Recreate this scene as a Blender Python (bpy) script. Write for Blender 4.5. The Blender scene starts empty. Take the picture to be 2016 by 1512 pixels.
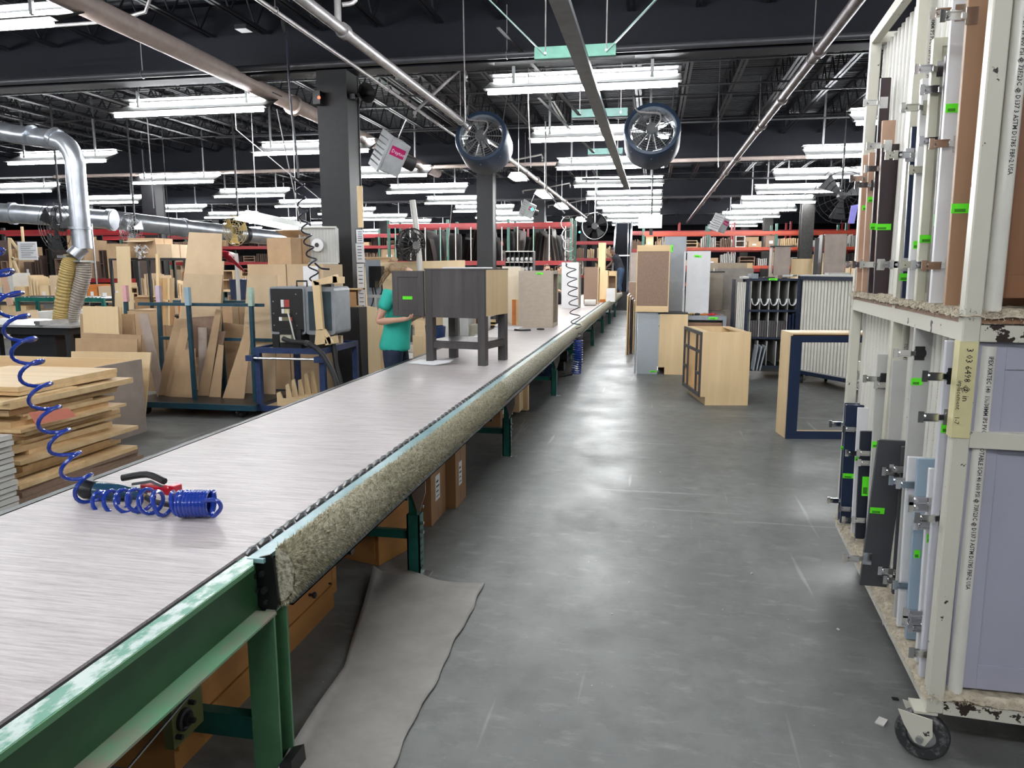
import bpy, bmesh, math, random
from mathutils import Vector as V, Matrix as M, Euler, noise
PI = math.pi
sc = bpy.context.scene
col = sc.collection
rnd = random.Random(11)
U = rnd.uniform

# ------------------------------------------------ camera, world, exposure
FPX, EYE = 1450.0, 1.62
PITCH, YAW = 8.936, 10.687
cd = bpy.data.cameras.new('camera'); cam = bpy.data.objects.new('camera', cd); col.objects.link(cam)
cd.sensor_width = 36; cd.lens = FPX / 2016 * 36; cd.clip_start = .05; cd.clip_end = 200
cam.location = (0, 0, EYE)
cam.rotation_euler = (math.radians(90 - PITCH), 0, math.radians(YAW))
sc.camera = cam
CM = cam.rotation_euler.to_matrix()
wd = bpy.data.worlds.new('world'); sc.world = wd; wd.use_nodes = True
wd.node_tree.nodes['Background'].inputs[0].default_value = (.8, .85, 1, 1)
wd.node_tree.nodes['Background'].inputs[1].default_value = .3
sc.view_settings.view_transform = 'Standard'; sc.view_settings.look = 'None'
sc.view_settings.gamma = 1; sc.view_settings.use_curve_mapping = False
sc.view_settings.exposure = 3.0
TUBE = 16.0          # radiance of the fluorescent tubes
sc.cycles.use_denoising = True
sc.cycles.max_bounces = 6; sc.cycles.diffuse_bounces = 4; sc.cycles.glossy_bounces = 3
sc.cycles.sample_clamp_indirect = 6

# where the photograph's sight lines meet real planes of the hall (metres)
def ray(px, py): return CM @ V((px - 1008, -(py - 756), -FPX))
def aY(px, py, Y): r = ray(px, py); t = Y / r.y; return V((r.x * t, Y, EYE + r.z * t))
def aZ(px, py, z): r = ray(px, py); t = (z - EYE) / r.z; return V((r.x * t, r.y * t, z))
def aX(px, py, X): r = ray(px, py); t = X / r.x; return V((X, r.y * t, EYE + r.z * t))

# ------------------------------------------------ mesh builder
class B:
    def __init__(s): s.v = []; s.f = []
    def add(s, vs, fs):
        n = len(s.v); s.v += [V(a) for a in vs]; s.f += [tuple(n + i for i in f) for f in fs]; return s
    def box(s, x0, x1, y0, y1, z0, z1):
        return s.add([(x0, y0, z0), (x1, y0, z0), (x1, y1, z0), (x0, y1, z0), (x0, y0, z1), (x1, y0, z1), (x1, y1, z1), (x0, y1, z1)],
                     [(0, 3, 2, 1), (4, 5, 6, 7), (0, 1, 5, 4), (1, 2, 6, 5), (2, 3, 7, 6), (3, 0, 4, 7)])
    def ob(s, c, d, r=(0, 0, 0)):
        m = Euler(r).to_matrix(); x, y, z = [a / 2 for a in d]; c = V(c)
        vs = [c + m @ V(p) for p in [(-x, -y, -z), (x, -y, -z), (x, y, -z), (-x, y, -z), (-x, -y, z), (x, -y, z), (x, y, z), (-x, y, z)]]
        return s.add(vs, [(0, 3, 2, 1), (4, 5, 6, 7), (0, 1, 5, 4), (1, 2, 6, 5), (2, 3, 7, 6), (3, 0, 4, 7)])
    def prism(s, pts, ext):
        n = len(pts); e = V(ext); pts = [V(p) for p in pts]
        return s.add(pts + [p + e for p in pts], [tuple(range(n - 1, -1, -1)), tuple(range(n, 2 * n))] + [(i, (i + 1) % n, (i + 1) % n + n, i + n) for i in range(n)])
    def bar(s, p0, p1, w, h, up=(0, 0, 1)):
        p0, p1 = V(p0), V(p1); d = (p1 - p0).normalized(); u = V(up)
        if abs(d.dot(u)) > .98: u = V((1, 0, 0))
        a = d.cross(u).normalized() * w / 2; b = d.cross(a).normalized() * h / 2
        return s.prism([p0 + a + b, p0 - a + b, p0 - a - b, p0 + a - b], p1 - p0)
    def tube(s, pts, r, n=8, cap=True):
        pts = [V(p) for p in pts]; k = len(pts); rr = r if isinstance(r, (list, tuple)) else [r] * k
        t = (pts[1] - pts[0]).normalized(); a = t.orthogonal().normalized(); base = len(s.v)
        for i, p in enumerate(pts):
            t2 = (pts[min(i + 1, k - 1)] - pts[max(i - 1, 0)])
            t2 = t2.normalized() if t2.length > 1e-9 else t
            a = (a - t2 * a.dot(t2)); a = a.normalized() if a.length > 1e-6 else t2.orthogonal().normalized()
            b = t2.cross(a); t = t2
            for j in range(n):
                g = 2 * PI * j / n; s.v.append(p + (a * math.cos(g) + b * math.sin(g)) * rr[i])
        for i in range(k - 1):
            for j in range(n):
                q = base + i * n + j; w = base + i * n + (j + 1) % n
                s.f.append((q, w, w + n, q + n))
        if cap:
            s.f.append(tuple(base + j for j in range(n - 1, -1, -1))); s.f.append(tuple(base + (k - 1) * n + j for j in range(n)))
        return s
    def cyl(s, p0, p1, r, r1=None, n=12): return s.tube([p0, p1], [r, r if r1 is None else r1], n)
    def lathe(s, c, ax, prof, n=16):
        c, ax = V(c), V(ax).normalized(); a = ax.orthogonal().normalized(); b = ax.cross(a); base = len(s.v)
        for r, h in prof:
            for j in range(n):
                g = 2 * PI * j / n; s.v.append(c + ax * h + (a * math.cos(g) + b * math.sin(g)) * max(r, 1e-4))
        for i in range(len(prof) - 1):
            for j in range(n):
                q = base + i * n + j; w = base + i * n + (j + 1) % n; s.f.append((q, w, w + n, q + n))
        return s
    def ring(s, c, ax, r, t, n=24, m=6):
        ax = V(ax).normalized(); a = ax.orthogonal().normalized(); b = ax.cross(a); c = V(c)
        pts = [c + (a * math.cos(2 * PI * i / n) + b * math.sin(2 * PI * i / n)) * r for i in range(n)]
        base = len(s.v)
        for i, p in enumerate(pts):
            o = (p - c).normalized()
            for j in range(m):
                g = 2 * PI * j / m; s.v.append(p + (o * math.cos(g) + ax * math.sin(g)) * t)
        for i in range(n):
            for j in range(m):
                s.f.append((base + i * m + j, base + i * m + (j + 1) % m, base + ((i + 1) % n) * m + (j + 1) % m, base + ((i + 1) % n) * m + j))
        return s
    def ball(s, c, r, n=12, sc_=(1, 1, 1)):
        c = V(c); k = n // 2
        return s.lathe((0, 0, 0), (0, 0, 1), [(r * math.sin(PI * i / k), -r * math.cos(PI * i / k)) for i in range(k + 1)], n) if False else s._ball(c, r, n, sc_)
    def _ball(s, c, r, n, q):
        k = n // 2; base = len(s.v)
        for i in range(k + 1):
            for j in range(n):
                s.v.append(c + V((q[0] * r * math.sin(PI * i / k) * math.cos(2 * PI * j / n), q[1] * r * math.sin(PI * i / k) * math.sin(2 * PI * j / n), -q[2] * r * math.cos(PI * i / k))))
        for i in range(k):
            for j in range(n):
                a = base + i * n + j; b = base + i * n + (j + 1) % n; s.f.append((a, b, b + n, a + n))
        return s

WM = {}
def mesh_of(name, b, m, smooth):
    me = bpy.data.meshes.new(name); me.from_pydata([tuple(v) for v in b.v], [], b.f)
    for q in (m if isinstance(m, (list, tuple)) else [m]): me.materials.append(q)
    me.validate()
    bm = bmesh.new(); bm.from_mesh(me); bmesh.ops.recalc_face_normals(bm, faces=bm.faces); bm.to_mesh(me); bm.free()
    if smooth:
        me.shade_smooth(); me.set_sharp_from_angle(angle=math.radians(40))
    return me
def tag(o, label=None, cat=None, group=None, kind=None):
    if label: o['label'] = label
    if cat: o['category'] = cat
    if group: o['group'] = group
    if kind: o['kind'] = kind
    return o
def part(name, b, m, parent, world=True, smooth=False, label=None, kind=None, bevel=0):
    me = mesh_of(name, b, m, smooth)
    if parent is not None and world: me.transform(WM[parent.name].inverted())
    o = bpy.data.objects.new(name, me); col.objects.link(o)
    if parent is not None: o.parent = parent; WM[o.name] = WM[parent.name].copy()
    else: WM[o.name] = M()
    if bevel:
        md = o.modifiers.new('b', 'BEVEL'); md.width = bevel; md.segments = 1; md.limit_method = 'ANGLE'
    return tag(o, label, None, None, kind)
def thing(name, label, cat, loc=(0, 0, 0), rz=0, group=None, kind=None, rot=None):
    o = bpy.data.objects.new(name, None); col.objects.link(o); o.location = loc; o.empty_display_size = .1
    o.rotation_euler = rot or (0, 0, rz); WM[o.name] = M.Translation(V(loc)) @ o.rotation_euler.to_matrix().to_4x4()
    return tag(o, label, cat, group, kind)
def solo(name, b, m, label, cat, group=None, smooth=False, kind=None, bevel=0):
    lo = V([min(v[i] for v in b.v) for i in range(3)]); hi = V([max(v[i] for v in b.v) for i in range(3)])
    c = V(((lo.x + hi.x) / 2, (lo.y + hi.y) / 2, lo.z)); b.v = [v - c for v in b.v]
    o = part(name, b, m, None, False, smooth, bevel=bevel); o.location = c; WM[o.name] = M.Translation(c)
    return tag(o, label, cat, group, kind)
def struct(name, b, m, parent=None, smooth=False):
    o = part(name, b, m, parent, True, smooth)
    if parent is None: o['kind'] = 'structure'
    return o
def dup(o, loc=None, rz=None, label=None, parent=None):
    c = o.copy(); col.objects.link(c)
    if parent is not None: c.parent = parent
    if loc is not None: c.location = loc
    if rz is not None: c.rotation_euler = (c.rotation_euler.x, c.rotation_euler.y, rz)
    if label: c['label'] = label
    WM[c.name] = M.Translation(c.location) @ c.rotation_euler.to_matrix().to_4x4()
    for k in KIDS.get(o.name, []) or [k for k in o.children]: dup(k, parent=c)
    return c
KIDS = {}
def helix(pts, r, turns, per=14, ph=0):
    """points of a coil wound round the polyline pts"""
    pts = [V(p) for p in pts]; L = [0]
    for i in range(1, len(pts)): L.append(L[-1] + (pts[i] - pts[i - 1]).length)
    out = []; N = int(turns * per); a = None
    for k in range(N + 1):
        s = L[-1] * k / N; i = 0
        while i < len(L) - 2 and L[i + 1] < s: i += 1
        u = (s - L[i]) / max(1e-9, L[i + 1] - L[i]); p = pts[i].lerp(pts[i + 1], u); t = (pts[i + 1] - pts[i]).normalized()
        if i < len(pts) - 2: t = t.lerp((pts[i + 2] - pts[i + 1]).normalized(), u * .5).normalized()
        if a is None: a = t.orthogonal()
        a = (a - t * a.dot(t)).normalized(); b = t.cross(a); g = ph + 2 * PI * k / per
        rr = r(k / N) if callable(r) else r
        out.append(p + (a * math.cos(g) + b * math.sin(g)) * rr)
    return out
def smoothpath(pts, k=6):
    pts = [V(p) for p in pts]; P = [pts[0]] + pts + [pts[-1]]; out = []
    for i in range(1, len(P) - 2):
        for j in range(k):
            t = j / k; a, b, c, d = P[i - 1], P[i], P[i + 1], P[i + 2]
            out.append(.5 * ((2 * b) + (c - a) * t + (2 * a - 5 * b + 4 * c - d) * t * t + (3 * b - a - 3 * c + d) * t ** 3))
    return out + [pts[-1]]

# ------------------------------------------------ materials
MT = {}
def mat(name, c, rough=.5, metal=0, var=.1, scl=6, st=(1, 1, 1), bump=0, c2=None, emit=0, rv=0, lo=.35, hi=.65, spec=.5, bscale=None, alpha=None, coat=0, mottle=0):
    if name in MT: return MT[name]
    m = bpy.data.materials.new(name); m.use_nodes = True; nt = m.node_tree; N = nt.nodes; L = nt.links
    bs = N['Principled BSDF']; bs.inputs['Roughness'].default_value = rough; bs.inputs['Metallic'].default_value = metal
    bs.inputs['Specular IOR Level'].default_value = spec; bs.inputs['Coat Weight'].default_value = coat
    MT[name] = m
    if emit:
        bs.inputs['Emission Color'].default_value = (*c, 1); bs.inputs['Emission Strength'].default_value = emit
        bs.inputs['Base Color'].default_value = (*c, 1); return m
    tc = N.new('ShaderNodeTexCoord'); mp = N.new('ShaderNodeMapping'); mp.inputs['Scale'].default_value = st
    L.new(tc.outputs['Object'], mp.inputs['Vector'])
    nz = N.new('ShaderNodeTexNoise'); nz.inputs['Scale'].default_value = scl; nz.inputs['Detail'].default_value = 5; nz.inputs['Roughness'].default_value = .6
    L.new(mp.outputs[0], nz.inputs['Vector'])
    rp = N.new('ShaderNodeValToRGB'); c2 = c2 or tuple(x * (1 - var * 2.2) for x in c)
    rp.color_ramp.elements[0].position = lo; rp.color_ramp.elements[0].color = (*c2, 1)
    rp.color_ramp.elements[1].position = hi; rp.color_ramp.elements[1].color = (*c, 1)
    L.new(nz.outputs[0], rp.inputs[0]); out = rp.outputs[0]
    if rv:
        oi = N.new('ShaderNodeObjectInfo'); mr = N.new('ShaderNodeMapRange'); mr.inputs[3].default_value = 1 - rv; mr.inputs[4].default_value = 1 + rv
        L.new(oi.outputs['Random'], mr.inputs[0]); hs = N.new('ShaderNodeHueSaturation'); L.new(mr.outputs[0], hs.inputs['Value'])
        L.new(out, hs.inputs['Color']); out = hs.outputs[0]
    L.new(out, bs.inputs['Base Color'])
    if bump:
        bp = N.new('ShaderNodeBump'); bp.inputs['Strength'].default_value = bump; bp.inputs['Distance'].default_value = .01
        src = nz
        if bscale:
            src = N.new('ShaderNodeTexNoise'); src.inputs['Scale'].default_value = bscale; L.new(mp.outputs[0], src.inputs['Vector'])
        L.new(src.outputs[0], bp.inputs['Height']); L.new(bp.outputs[0], bs.inputs['Normal'])
    return m
def wood(name, c, c2, axis='z', scl=5, rough=.5, rv=.06):
    st = {'x': (.12, 1.6, 1.6), 'y': (1.6, .12, 1.6), 'z': (1.6, 1.6, .12)}[axis]
    return mat(name, c, rough, c2=c2, scl=scl, st=st, bump=.04, rv=rv, lo=.3, hi=.7)

m_floor = mat('concrete', (.30, .31, .315), .34, var=.1, scl=1.1, bump=.03, bscale=60)
def floor_nodes():
    nt = m_floor.node_tree; N, L = nt.nodes, nt.links; bs = N['Principled BSDF']
    tc = N.new('ShaderNodeTexCoord')
    def nz(s, d=6, st=(1, 1, 1), rot=0):
        mp = N.new('ShaderNodeMapping'); mp.inputs['Scale'].default_value = st; mp.inputs['Rotation'].default_value = (0, 0, rot); L.new(tc.outputs['Object'], mp.inputs[0])
        n = N.new('ShaderNodeTexNoise'); n.inputs['Scale'].default_value = s; n.inputs['Detail'].default_value = d; n.inputs['Roughness'].default_value = .65; L.new(mp.outputs[0], n.inputs['Vector']); return n.outputs[0]
    def ramp(src, a, b, ca, cb):
        r = N.new('ShaderNodeValToRGB'); r.color_ramp.elements[0].position = a; r.color_ramp.elements[1].position = b
        r.color_ramp.elements[0].color = (*ca, 1); r.color_ramp.elements[1].color = (*cb, 1); L.new(src, r.inputs[0]); return r.outputs[0]
    def mix(f, a, b):
        x = N.new('ShaderNodeMix'); x.data_type = 'RGBA'
        if isinstance(f, float): x.inputs[0].default_value = f
        else: L.new(f, x.inputs[0])
        L.new(a, x.inputs[6])
        if isinstance(b, tuple): x.inputs[7].default_value = (*b, 1)
        else: L.new(b, x.inputs[7])
        return x.outputs[2]
    base = ramp(nz(.55, 8), .33, .68, (.12, .124, .12), (.23, .235, .23))
    c = mix(ramp(nz(2.2, 9), .4, .72, (0, 0, 0), (.62, .62, .62)), base, (.095, .1, .098)); c = mix(ramp(nz(.9, 7, (1, .35, 1), .3), .5, .7, (0, 0, 0), (.45, .45, .45)), c, (.3, .305, .3))
    sp = N.new('ShaderNodeTexVoronoi'); sp.inputs['Scale'].default_value = 16; L.new(tc.outputs['Object'], sp.inputs['Vector'])
    speck = ramp(sp.outputs['Distance'], .035, .07, (.8, .8, .8), (0, 0, 0))
    msk = ramp(nz(1.7, 3), .52, .62, (0, 0, 0), (1, 1, 1))
    mm = N.new('ShaderNodeMath'); mm.operation = 'MULTIPLY'; L.new(speck, mm.inputs[0]); L.new(msk, mm.inputs[1])
    c = mix(mm.outputs[0], c, (.62, .61, .57))
    scr = ramp(nz(9, 2, (1, .05, 1), .5), .68, .72, (0, 0, 0), (.35, .35, .35)); c = mix(scr, c, (.5, .5, .49))
    scr2 = ramp(nz(8, 2, (.05, 1, 1), .2), .69, .73, (0, 0, 0), (.35, .35, .35)); c = mix(scr2, c, (.5, .5, .49))
    c = mix(ramp(nz(6.5, 12), .45, .7, (0, 0, 0), (.5, .5, .5)), c, (.09, .092, .088)); c = mix(ramp(nz(14, 8, (.4, 1, 1), .8), .55, .75, (0, 0, 0), (.4, .4, .4)), c, (.36, .365, .35))
    L.new(c, bs.inputs['Base Color'])
    rr = N.new('ShaderNodeMapRange'); L.new(nz(1.5, 6), rr.inputs[0]); rr.inputs[1].default_value = .3; rr.inputs[2].default_value = .7; rr.inputs[3].default_value = .36; rr.inputs[4].default_value = .55; bs.inputs['Specular IOR Level'].default_value = .4
    L.new(rr.outputs[0], bs.inputs['Roughness'])
floor_nodes()
m_deck = mat('deck steel', (.075, .08, .092), .45, .2, scl=3)
m_joist = mat('black painted steel', (.02, .021, .027), .5, .2)
m_joist2 = mat('grey joist steel', (.028, .029, .036), .45, .3)
m_beam = mat('dark navy black beam paint', (.0055, .0065, .012), .6, spec=.25)
m_colm = mat('charcoal column paint', (.008, .008, .011), .55, var=.2, scl=14, bump=.05)
m_colb = mat('brown grey column paint', (.03, .027, .024), .5, var=.2, scl=14)
m_pipe = mat('silver painted pipe', (.36, .34, .34), .4, .3, var=.15, scl=9)
m_pipeb = mat('dusty brown pipe', (.16, .13, .13), .4, .3, var=.2, scl=9)
m_tan = mat('tan pink duct paint', (.55, .45, .41), .5, var=.08)
m_galv = mat('galvanised duct', (.5, .53, .58), .3, .75, var=.14, scl=5)
m_fixt = mat('white fixture enamel', (.62, .63, .6), .35)
m_refl = mat('grey reflector panel', (.009, .010, .010), .7)
m_tube = mat('lit tube', (.96, .985, 1), emit=TUBE)
m_wall = mat('dark far wall', (.02, .02, .024), .8)
m_white = mat('white paint', (.74, .74, .76), .4, var=.03, rv=.03)
m_offw = mat('off white paint', (.66, .64, .6), .4, var=.03)
m_black = mat('black plastic', (.012, .012, .014), .4)
m_rub = mat('black rubber', (.018, .018, .02), .6)
m_dkmetal = mat('dark metal', (.05, .05, .052), .4, .6)
m_chrome = mat('chrome', (.75, .75, .76), .18, 1, var=.05)
m_steel = mat('brushed steel', (.5, .51, .52), .3, .9, var=.1)
m_green = mat('worn green enamel', (.04, .12, .05), .35, c2=(.025, .08, .035), scl=3, rv=0, spec=.6)
m_greenl = mat('light green enamel', (.14, .34, .17), .35, c2=(.1, .25, .13), scl=6)
m_teal = mat('dark teal enamel', (.012, .13, .105), .35, var=.15, scl=8)
m_mint = mat('pale mint enamel', (.33, .56, .49), .35, var=.1)
m_navy = mat('navy paint', (.01, .022, .06), .35, var=.08)
m_cartnavy = mat('dark navy cart enamel', (.008, .02, .055), .4, c2=(.006, .012, .03), scl=20)
m_cartblue = mat('cart blue enamel', (.022, .05, .15), .4, c2=(.014, .03, .09), scl=20, bump=.05)
m_tealup = mat('teal blue upright paint', (.012, .065, .10), .4, c2=(.008, .04, .065), scl=15)
m_card = mat('cardboard', (.52, .355, .21), .8, var=.06, scl=5, rv=.08)
m_cardl = mat('pale cardboard', (.65, .485, .315), .8, var=.05, scl=5, rv=.08)
m_cardb = mat('brown carton', (.36, .19, .085), .7, var=.08, scl=4, rv=.05)
m_mdf = mat('brown hardboard', (.29, .19, .135), .7, var=.07, scl=30, rv=.05)
m_maple = wood('maple', (.80, .60, .35), (.70, .50, .27), 'z')
m_maplex = wood('maple across', (.80, .60, .35), (.68, .47, .25), 'x')
m_mapley = wood('maple along', (.80, .60, .35), (.68, .47, .25), 'y')
m_ply = wood('birch plywood', (.78, .61, .38), (.70, .52, .3), 'z', 4)
m_plyx = wood('birch plywood flat', (.72, .55, .34), (.62, .45, .26), 'x', 5, rv=.12)
m_birch = mat('grey birch side', (.44, .36, .31), .5, var=.08, scl=6)
m_beige = mat('beige laminate', (.40, .335, .265), .55, var=.05, scl=12, st=(1, 1, 2), rv=.04)
m_oak = wood('honey oak', (.47, .22, .06), (.36, .15, .04), 'y', 4)
m_walnut = wood('brown cherry', (.27, .125, .06), (.19, .08, .035), 'z', 5)
m_walnutl = wood('light cherry edge', (.42, .25, .15), (.34, .19, .11), 'z', 5)
m_char = wood('charcoal stained wood', (.088, .08, .08), (.05, .044, .046), 'z', 6, .4)
m_slate = mat('slate grey paint', (.06, .062, .07), .45, var=.05)
m_grey = mat('light grey cabinet paint', (.40, .43, .46), .45, var=.03, scl=40)
m_greyp = mat('pale blue grey paint', (.33, .36, .4), .4, var=.05)
m_lav = mat('lavender grey paint', (.40, .40, .49), .45, var=.04, scl=2)
m_lgr = mat('light warm grey paint', (.5, .5, .48), .4, var=.03)
m_blgr = mat('blue grey paint', (.3, .4, .5), .4, var=.03)
m_plum = mat('plum brown stain', (.045, .028, .032), .4, var=.1, scl=10, st=(3, 3, .3))
m_sal = mat('salmon maple', (.52, .33, .23), .5, var=.06)
m_cream = mat('chipped cream enamel', (.60, .58, .5), .4, scl=13, c2=(.035, .022, .02), lo=.335, hi=.345)
m_chip = mat('badly chipped cream rail', (.60, .58, .5), .45, scl=16, c2=(.03, .018, .015), lo=.47, hi=.48)
m_creamc = mat('clean cream enamel', (.62, .60, .5), .4, var=.05)
m_pvc = mat('white pvc', (.74, .72, .66), .3, var=.04, coat=.2)
m_ink = mat('grey print ink', (.015, .015, .018), .6)
m_carpet = mat('cream shag carpet', (.52, .46, .36), .95, c2=(.32, .27, .2), scl=45, bump=.8, lo=.3, hi=.6)
m_carpg = mat('olive grey shag carpet', (.56, .53, .41), .95, c2=(.22, .2, .14), scl=70, bump=.9, lo=.38, hi=.58)
m_stick = mat('lime sticker', (.13, .92, .02), .5, var=.02)
m_stick2 = mat('sticker print', (.05, .3, .01), .5)
m_paper = mat('paper', (.8, .8, .82), .6, var=.02)
m_paperp = mat('coral paper', (.85, .28, .2), .6, var=.03)
m_tape = mat('pale yellow masking tape', (.68, .62, .34), .6, var=.06)
m_red = mat('rack red enamel', (.33, .02, .025), .4, var=.1)
m_redo = mat('rack orange red enamel', (.55, .07, .03), .4, var=.1)
m_redc = mat('crimson cloth', (.5, .02, .045), .7, var=.2)
m_rackg = mat('rack green enamel', (.05, .15, .11), .4)
m_hose = mat('blue polyurethane hose', (.012, .045, .34), .22, var=.05, coat=.5)
m_hosed = mat('dark hose', (.02, .02, .04), .3)
m_fan = mat('fan drum blue', (.015, .03, .06), .45, var=.1)
m_skin = mat('skin', (.62, .36, .26), .5, var=.05)
m_skind = mat('brown skin', (.2, .11, .075), .5, var=.05)
m_hair = mat('dark blond hair', (.30, .19, .1), .6, var=.25, scl=30, st=(1, 1, .2))
m_hairb = mat('brown hair', (.16, .09, .05), .6, var=.25, scl=30)
m_hairk = mat('black hair', (.01, .01, .012), .5)
m_tee = mat('turquoise jersey', (.03, .48, .38), .8, var=.05, scl=6, bump=.12)
m_jean = mat('navy denim', (.014, .024, .06), .8, c2=(.008, .014, .035), scl=12, bump=.05)
m_lilac = mat('lilac plastic', (.2, .18, .55), .4)
m_oran = mat('orange wood', (.62, .2, .04), .5, var=.1)
m_brass = mat('brass', (.6, .4, .15), .3, 1)
m_yel = mat('amber ribbed hose', (.42, .3, .1), .45, var=.1)
m_flex = mat('grey ribbed hose', (.3, .26, .22), .45, var=.1)
m_mat = mat('grey rubber mat', (.34, .32, .3), .7, var=.12, scl=3, bump=.15, bscale=25)
m_screen = mat('lit monitor picture', (.55, .57, .85), emit=.13)
m_screen2 = mat('lit monitor columns', (.85, .87, 1.0), emit=.17)
m_led = mat('green led', (.05, .9, .55), emit=.5)
m_redled = mat('red exit lamp', (1, .1, .05), emit=.5)

def text(s, size, mtx, m, parent, name='printed_text', bold=0, wrap=None, squash=1):
    cu = bpy.data.curves.new('t', 'FONT'); cu.body = s; cu.size = size; cu.offset = bold; cu.resolution_u = 1
    o = bpy.data.objects.new('t', cu); col.objects.link(o)
    me = bpy.data.meshes.new_from_object(o); bpy.data.objects.remove(o); bpy.data.curves.remove(cu)
    if wrap:
        for v in me.vertices:
            a = v.co.y / wrap; v.co = V((v.co.x * squash, wrap * math.sin(a), wrap * (math.cos(a) - 1)))
    me.transform(mtx)
    if parent is not None: me.transform(WM[parent.name].inverted())
    me.materials.clear(); me.materials.append(m)
    q = bpy.data.objects.new(name, me); col.objects.link(q)
    if parent is not None: q.parent = parent
    WM[q.name] = M()
    return q
def frame(o, x, y):
    """matrix putting text x axis along x, its up along y, at o"""
    x, y = V(x).normalized(), V(y).normalized(); z = x.cross(y)
    return M(((x.x, y.x, z.x, o[0]), (x.y, y.y, z.y, o[1]), (x.z, y.z, z.z, o[2]), (0, 0, 0, 1)))
def sticker(parent, o, x, y, w, h, m=None):
    """small lime label: backing with a printed block, on plane spanned by x,y"""
    o, x, y = V(o), V(x).normalized(), V(y).normalized(); n = x.cross(y).normalized() * .0015
    s_ = part('sticker', B().prism([o, o + x * w, o + x * w + y * h, o + y * h], n), m or m_stick, parent, label='lime green paper sticker' if m is None else None)
    part('print', B().prism([o + n + x * w * .15 + y * h * .12, o + n + x * w * .7 + y * h * .12, o + n + x * w * .7 + y * h * .45, o + n + x * w * .15 + y * h * .45], n * .4), m_stick2, s_)
    return s_
# ================================================ THE SETTING
b = B(); b.add([(-50, -12, 0), (24, -12, 0), (24, 64, 0), (-50, 64, 0)], [(0, 1, 2, 3)]); struct('floor', b, m_floor)
for nm, a in (('wall_back', (-50, 24, 63.8, 64, 0, 5.5)), ('wall_left', (-50.2, -50, -12, 64, 0, 5.5)), ('wall_right', (24, 24.2, -12, 64, 0, 5.5)), ('wall_front', (-50, 24, -12.2, -12, 0, 5.5))):
    struct(nm, B().box(*a), m_wall)
# ribbed steel deck
b = B(); y = -12.0; vs = []
while y < 64:
    for dy, z in ((0, 5.3), (.06, 5.3), (.08, 5.35), (.13, 5.35), (.15, 5.3)):
        vs.append((y + dy, z))
    y += .15
n0 = 0
for (yy, z) in vs: b.v += [V((-50, yy, z)), V((24, yy, z))]
for i in range(len(vs) - 1):
    if abs(vs[i][0] - vs[i + 1][0]) > 1e-6: b.f.append((2 * i, 2 * i + 1, 2 * i + 3, 2 * i + 2))
ceiling = struct('ceiling', b, m_deck)
BY = [.7, 10, 19.3, 28.6, 38, 47.3, 56.6]
# open-web joists: two chords and a zigzag of round bars, one mesh shared by the copies
def joist_bm(L=9.3):
    q = B()
    for x in (-.035, .035):
        q.box(x - .022, x + .022, .06, L - .06, 4.80, 4.808); q.box(x - .003, x + .003, .06, L - .06, 4.80, 4.84)
    q.box(-.05, .05, 0, L, 5.25, 5.295)
    n = int(L / .31); t = L / n
    for i in range(n):
        z0, z1 = (4.82, 5.26) if i % 2 else (5.26, 4.82)
        q.bar((0, i * t, z0), (0, (i + 1) * t, z1), .02, .02, (1, 0, 0))
    return q
jm = mesh_of('joist', joist_bm(), m_joist2, False)
XJ = [-25.0 + .83 * i for i in range(50)]
cnt = 0; extra = []
for k, y0 in enumerate(BY[:-1]):
    for i in range(86):
        x = -46 + .83 * i
        if x > 14 or (k == 0 and x < -14) or (k == 1 and x < -20) or (k == 2 and x < -27) or (k == 3 and x < -34): continue
        ratio = (x + 0) / (y0 + 6)
        if k < 4 and cnt < 295 and ratio < .75:
            o = bpy.data.objects.new('joist', jm); col.objects.link(o); o.parent = ceiling; o.location = (x, y0, 0); cnt += 1
        else: extra.append((x, y0))
q = B(); jb = joist_bm()
for x, y0 in extra:
    n = len(q.v); q.v += [v + V((x, y0, 0)) for v in jb.v]; q.f += [tuple(n + i for i in f) for f in jb.f]
far_j = part('joist', q, m_joist2, ceiling, kind='stuff')
# bridging angles across the joists
for k, y0 in enumerate(BY[:-1]):
    for t in (.25, .5, .75):
        part('bridging', B().box(-46, 15, y0 + 9.3 * t, y0 + 9.3 * t + .03, 4.78, 4.8), m_joist, ceiling)
        part('bridging', B().box(-46, 15, y0 + 9.3 * t + .02, y0 + 9.3 * t + .05, 5.22, 5.24), m_joist, ceiling)
for y in BY:
    b = B(); b.box(-50, 24, y - .015, y + .015, 4.27, 5.25); b.box(-50, 24, y - .16, y + .16, 4.25, 4.28); b.box(-50, 24, y - .16, y + .16, 5.22, 5.25)
    struct('ceiling_beam', b, m_beam)
# columns
for ix, x in enumerate((-33.5, -23.8, -14.05, -4.32, 5.4, 15.1)):
    for y in BY[1:]:
        if y == 10 and ix != 3: continue
        w = .215
        b = B(); b.box(x - w, x + w, y - w, y - w + .03, .02, 4.25); b.box(x - w, x + w, y + w - .03, y + w, .02, 4.25); b.box(x - .02, x + .02, y - w + .03, y + w - .03, .02, 4.25)
        if ix == 3 or y == 19.3: b.box(x - w + .01, x + w - .01, y - w + .03, y + w - .03, .02, 4.25)
        b.box(x - w - .08, x + w + .08, y - w - .08, y + w + .08, 0, .02)
        struct('column', b, m_colb if ix > 3 else m_colm)
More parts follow.
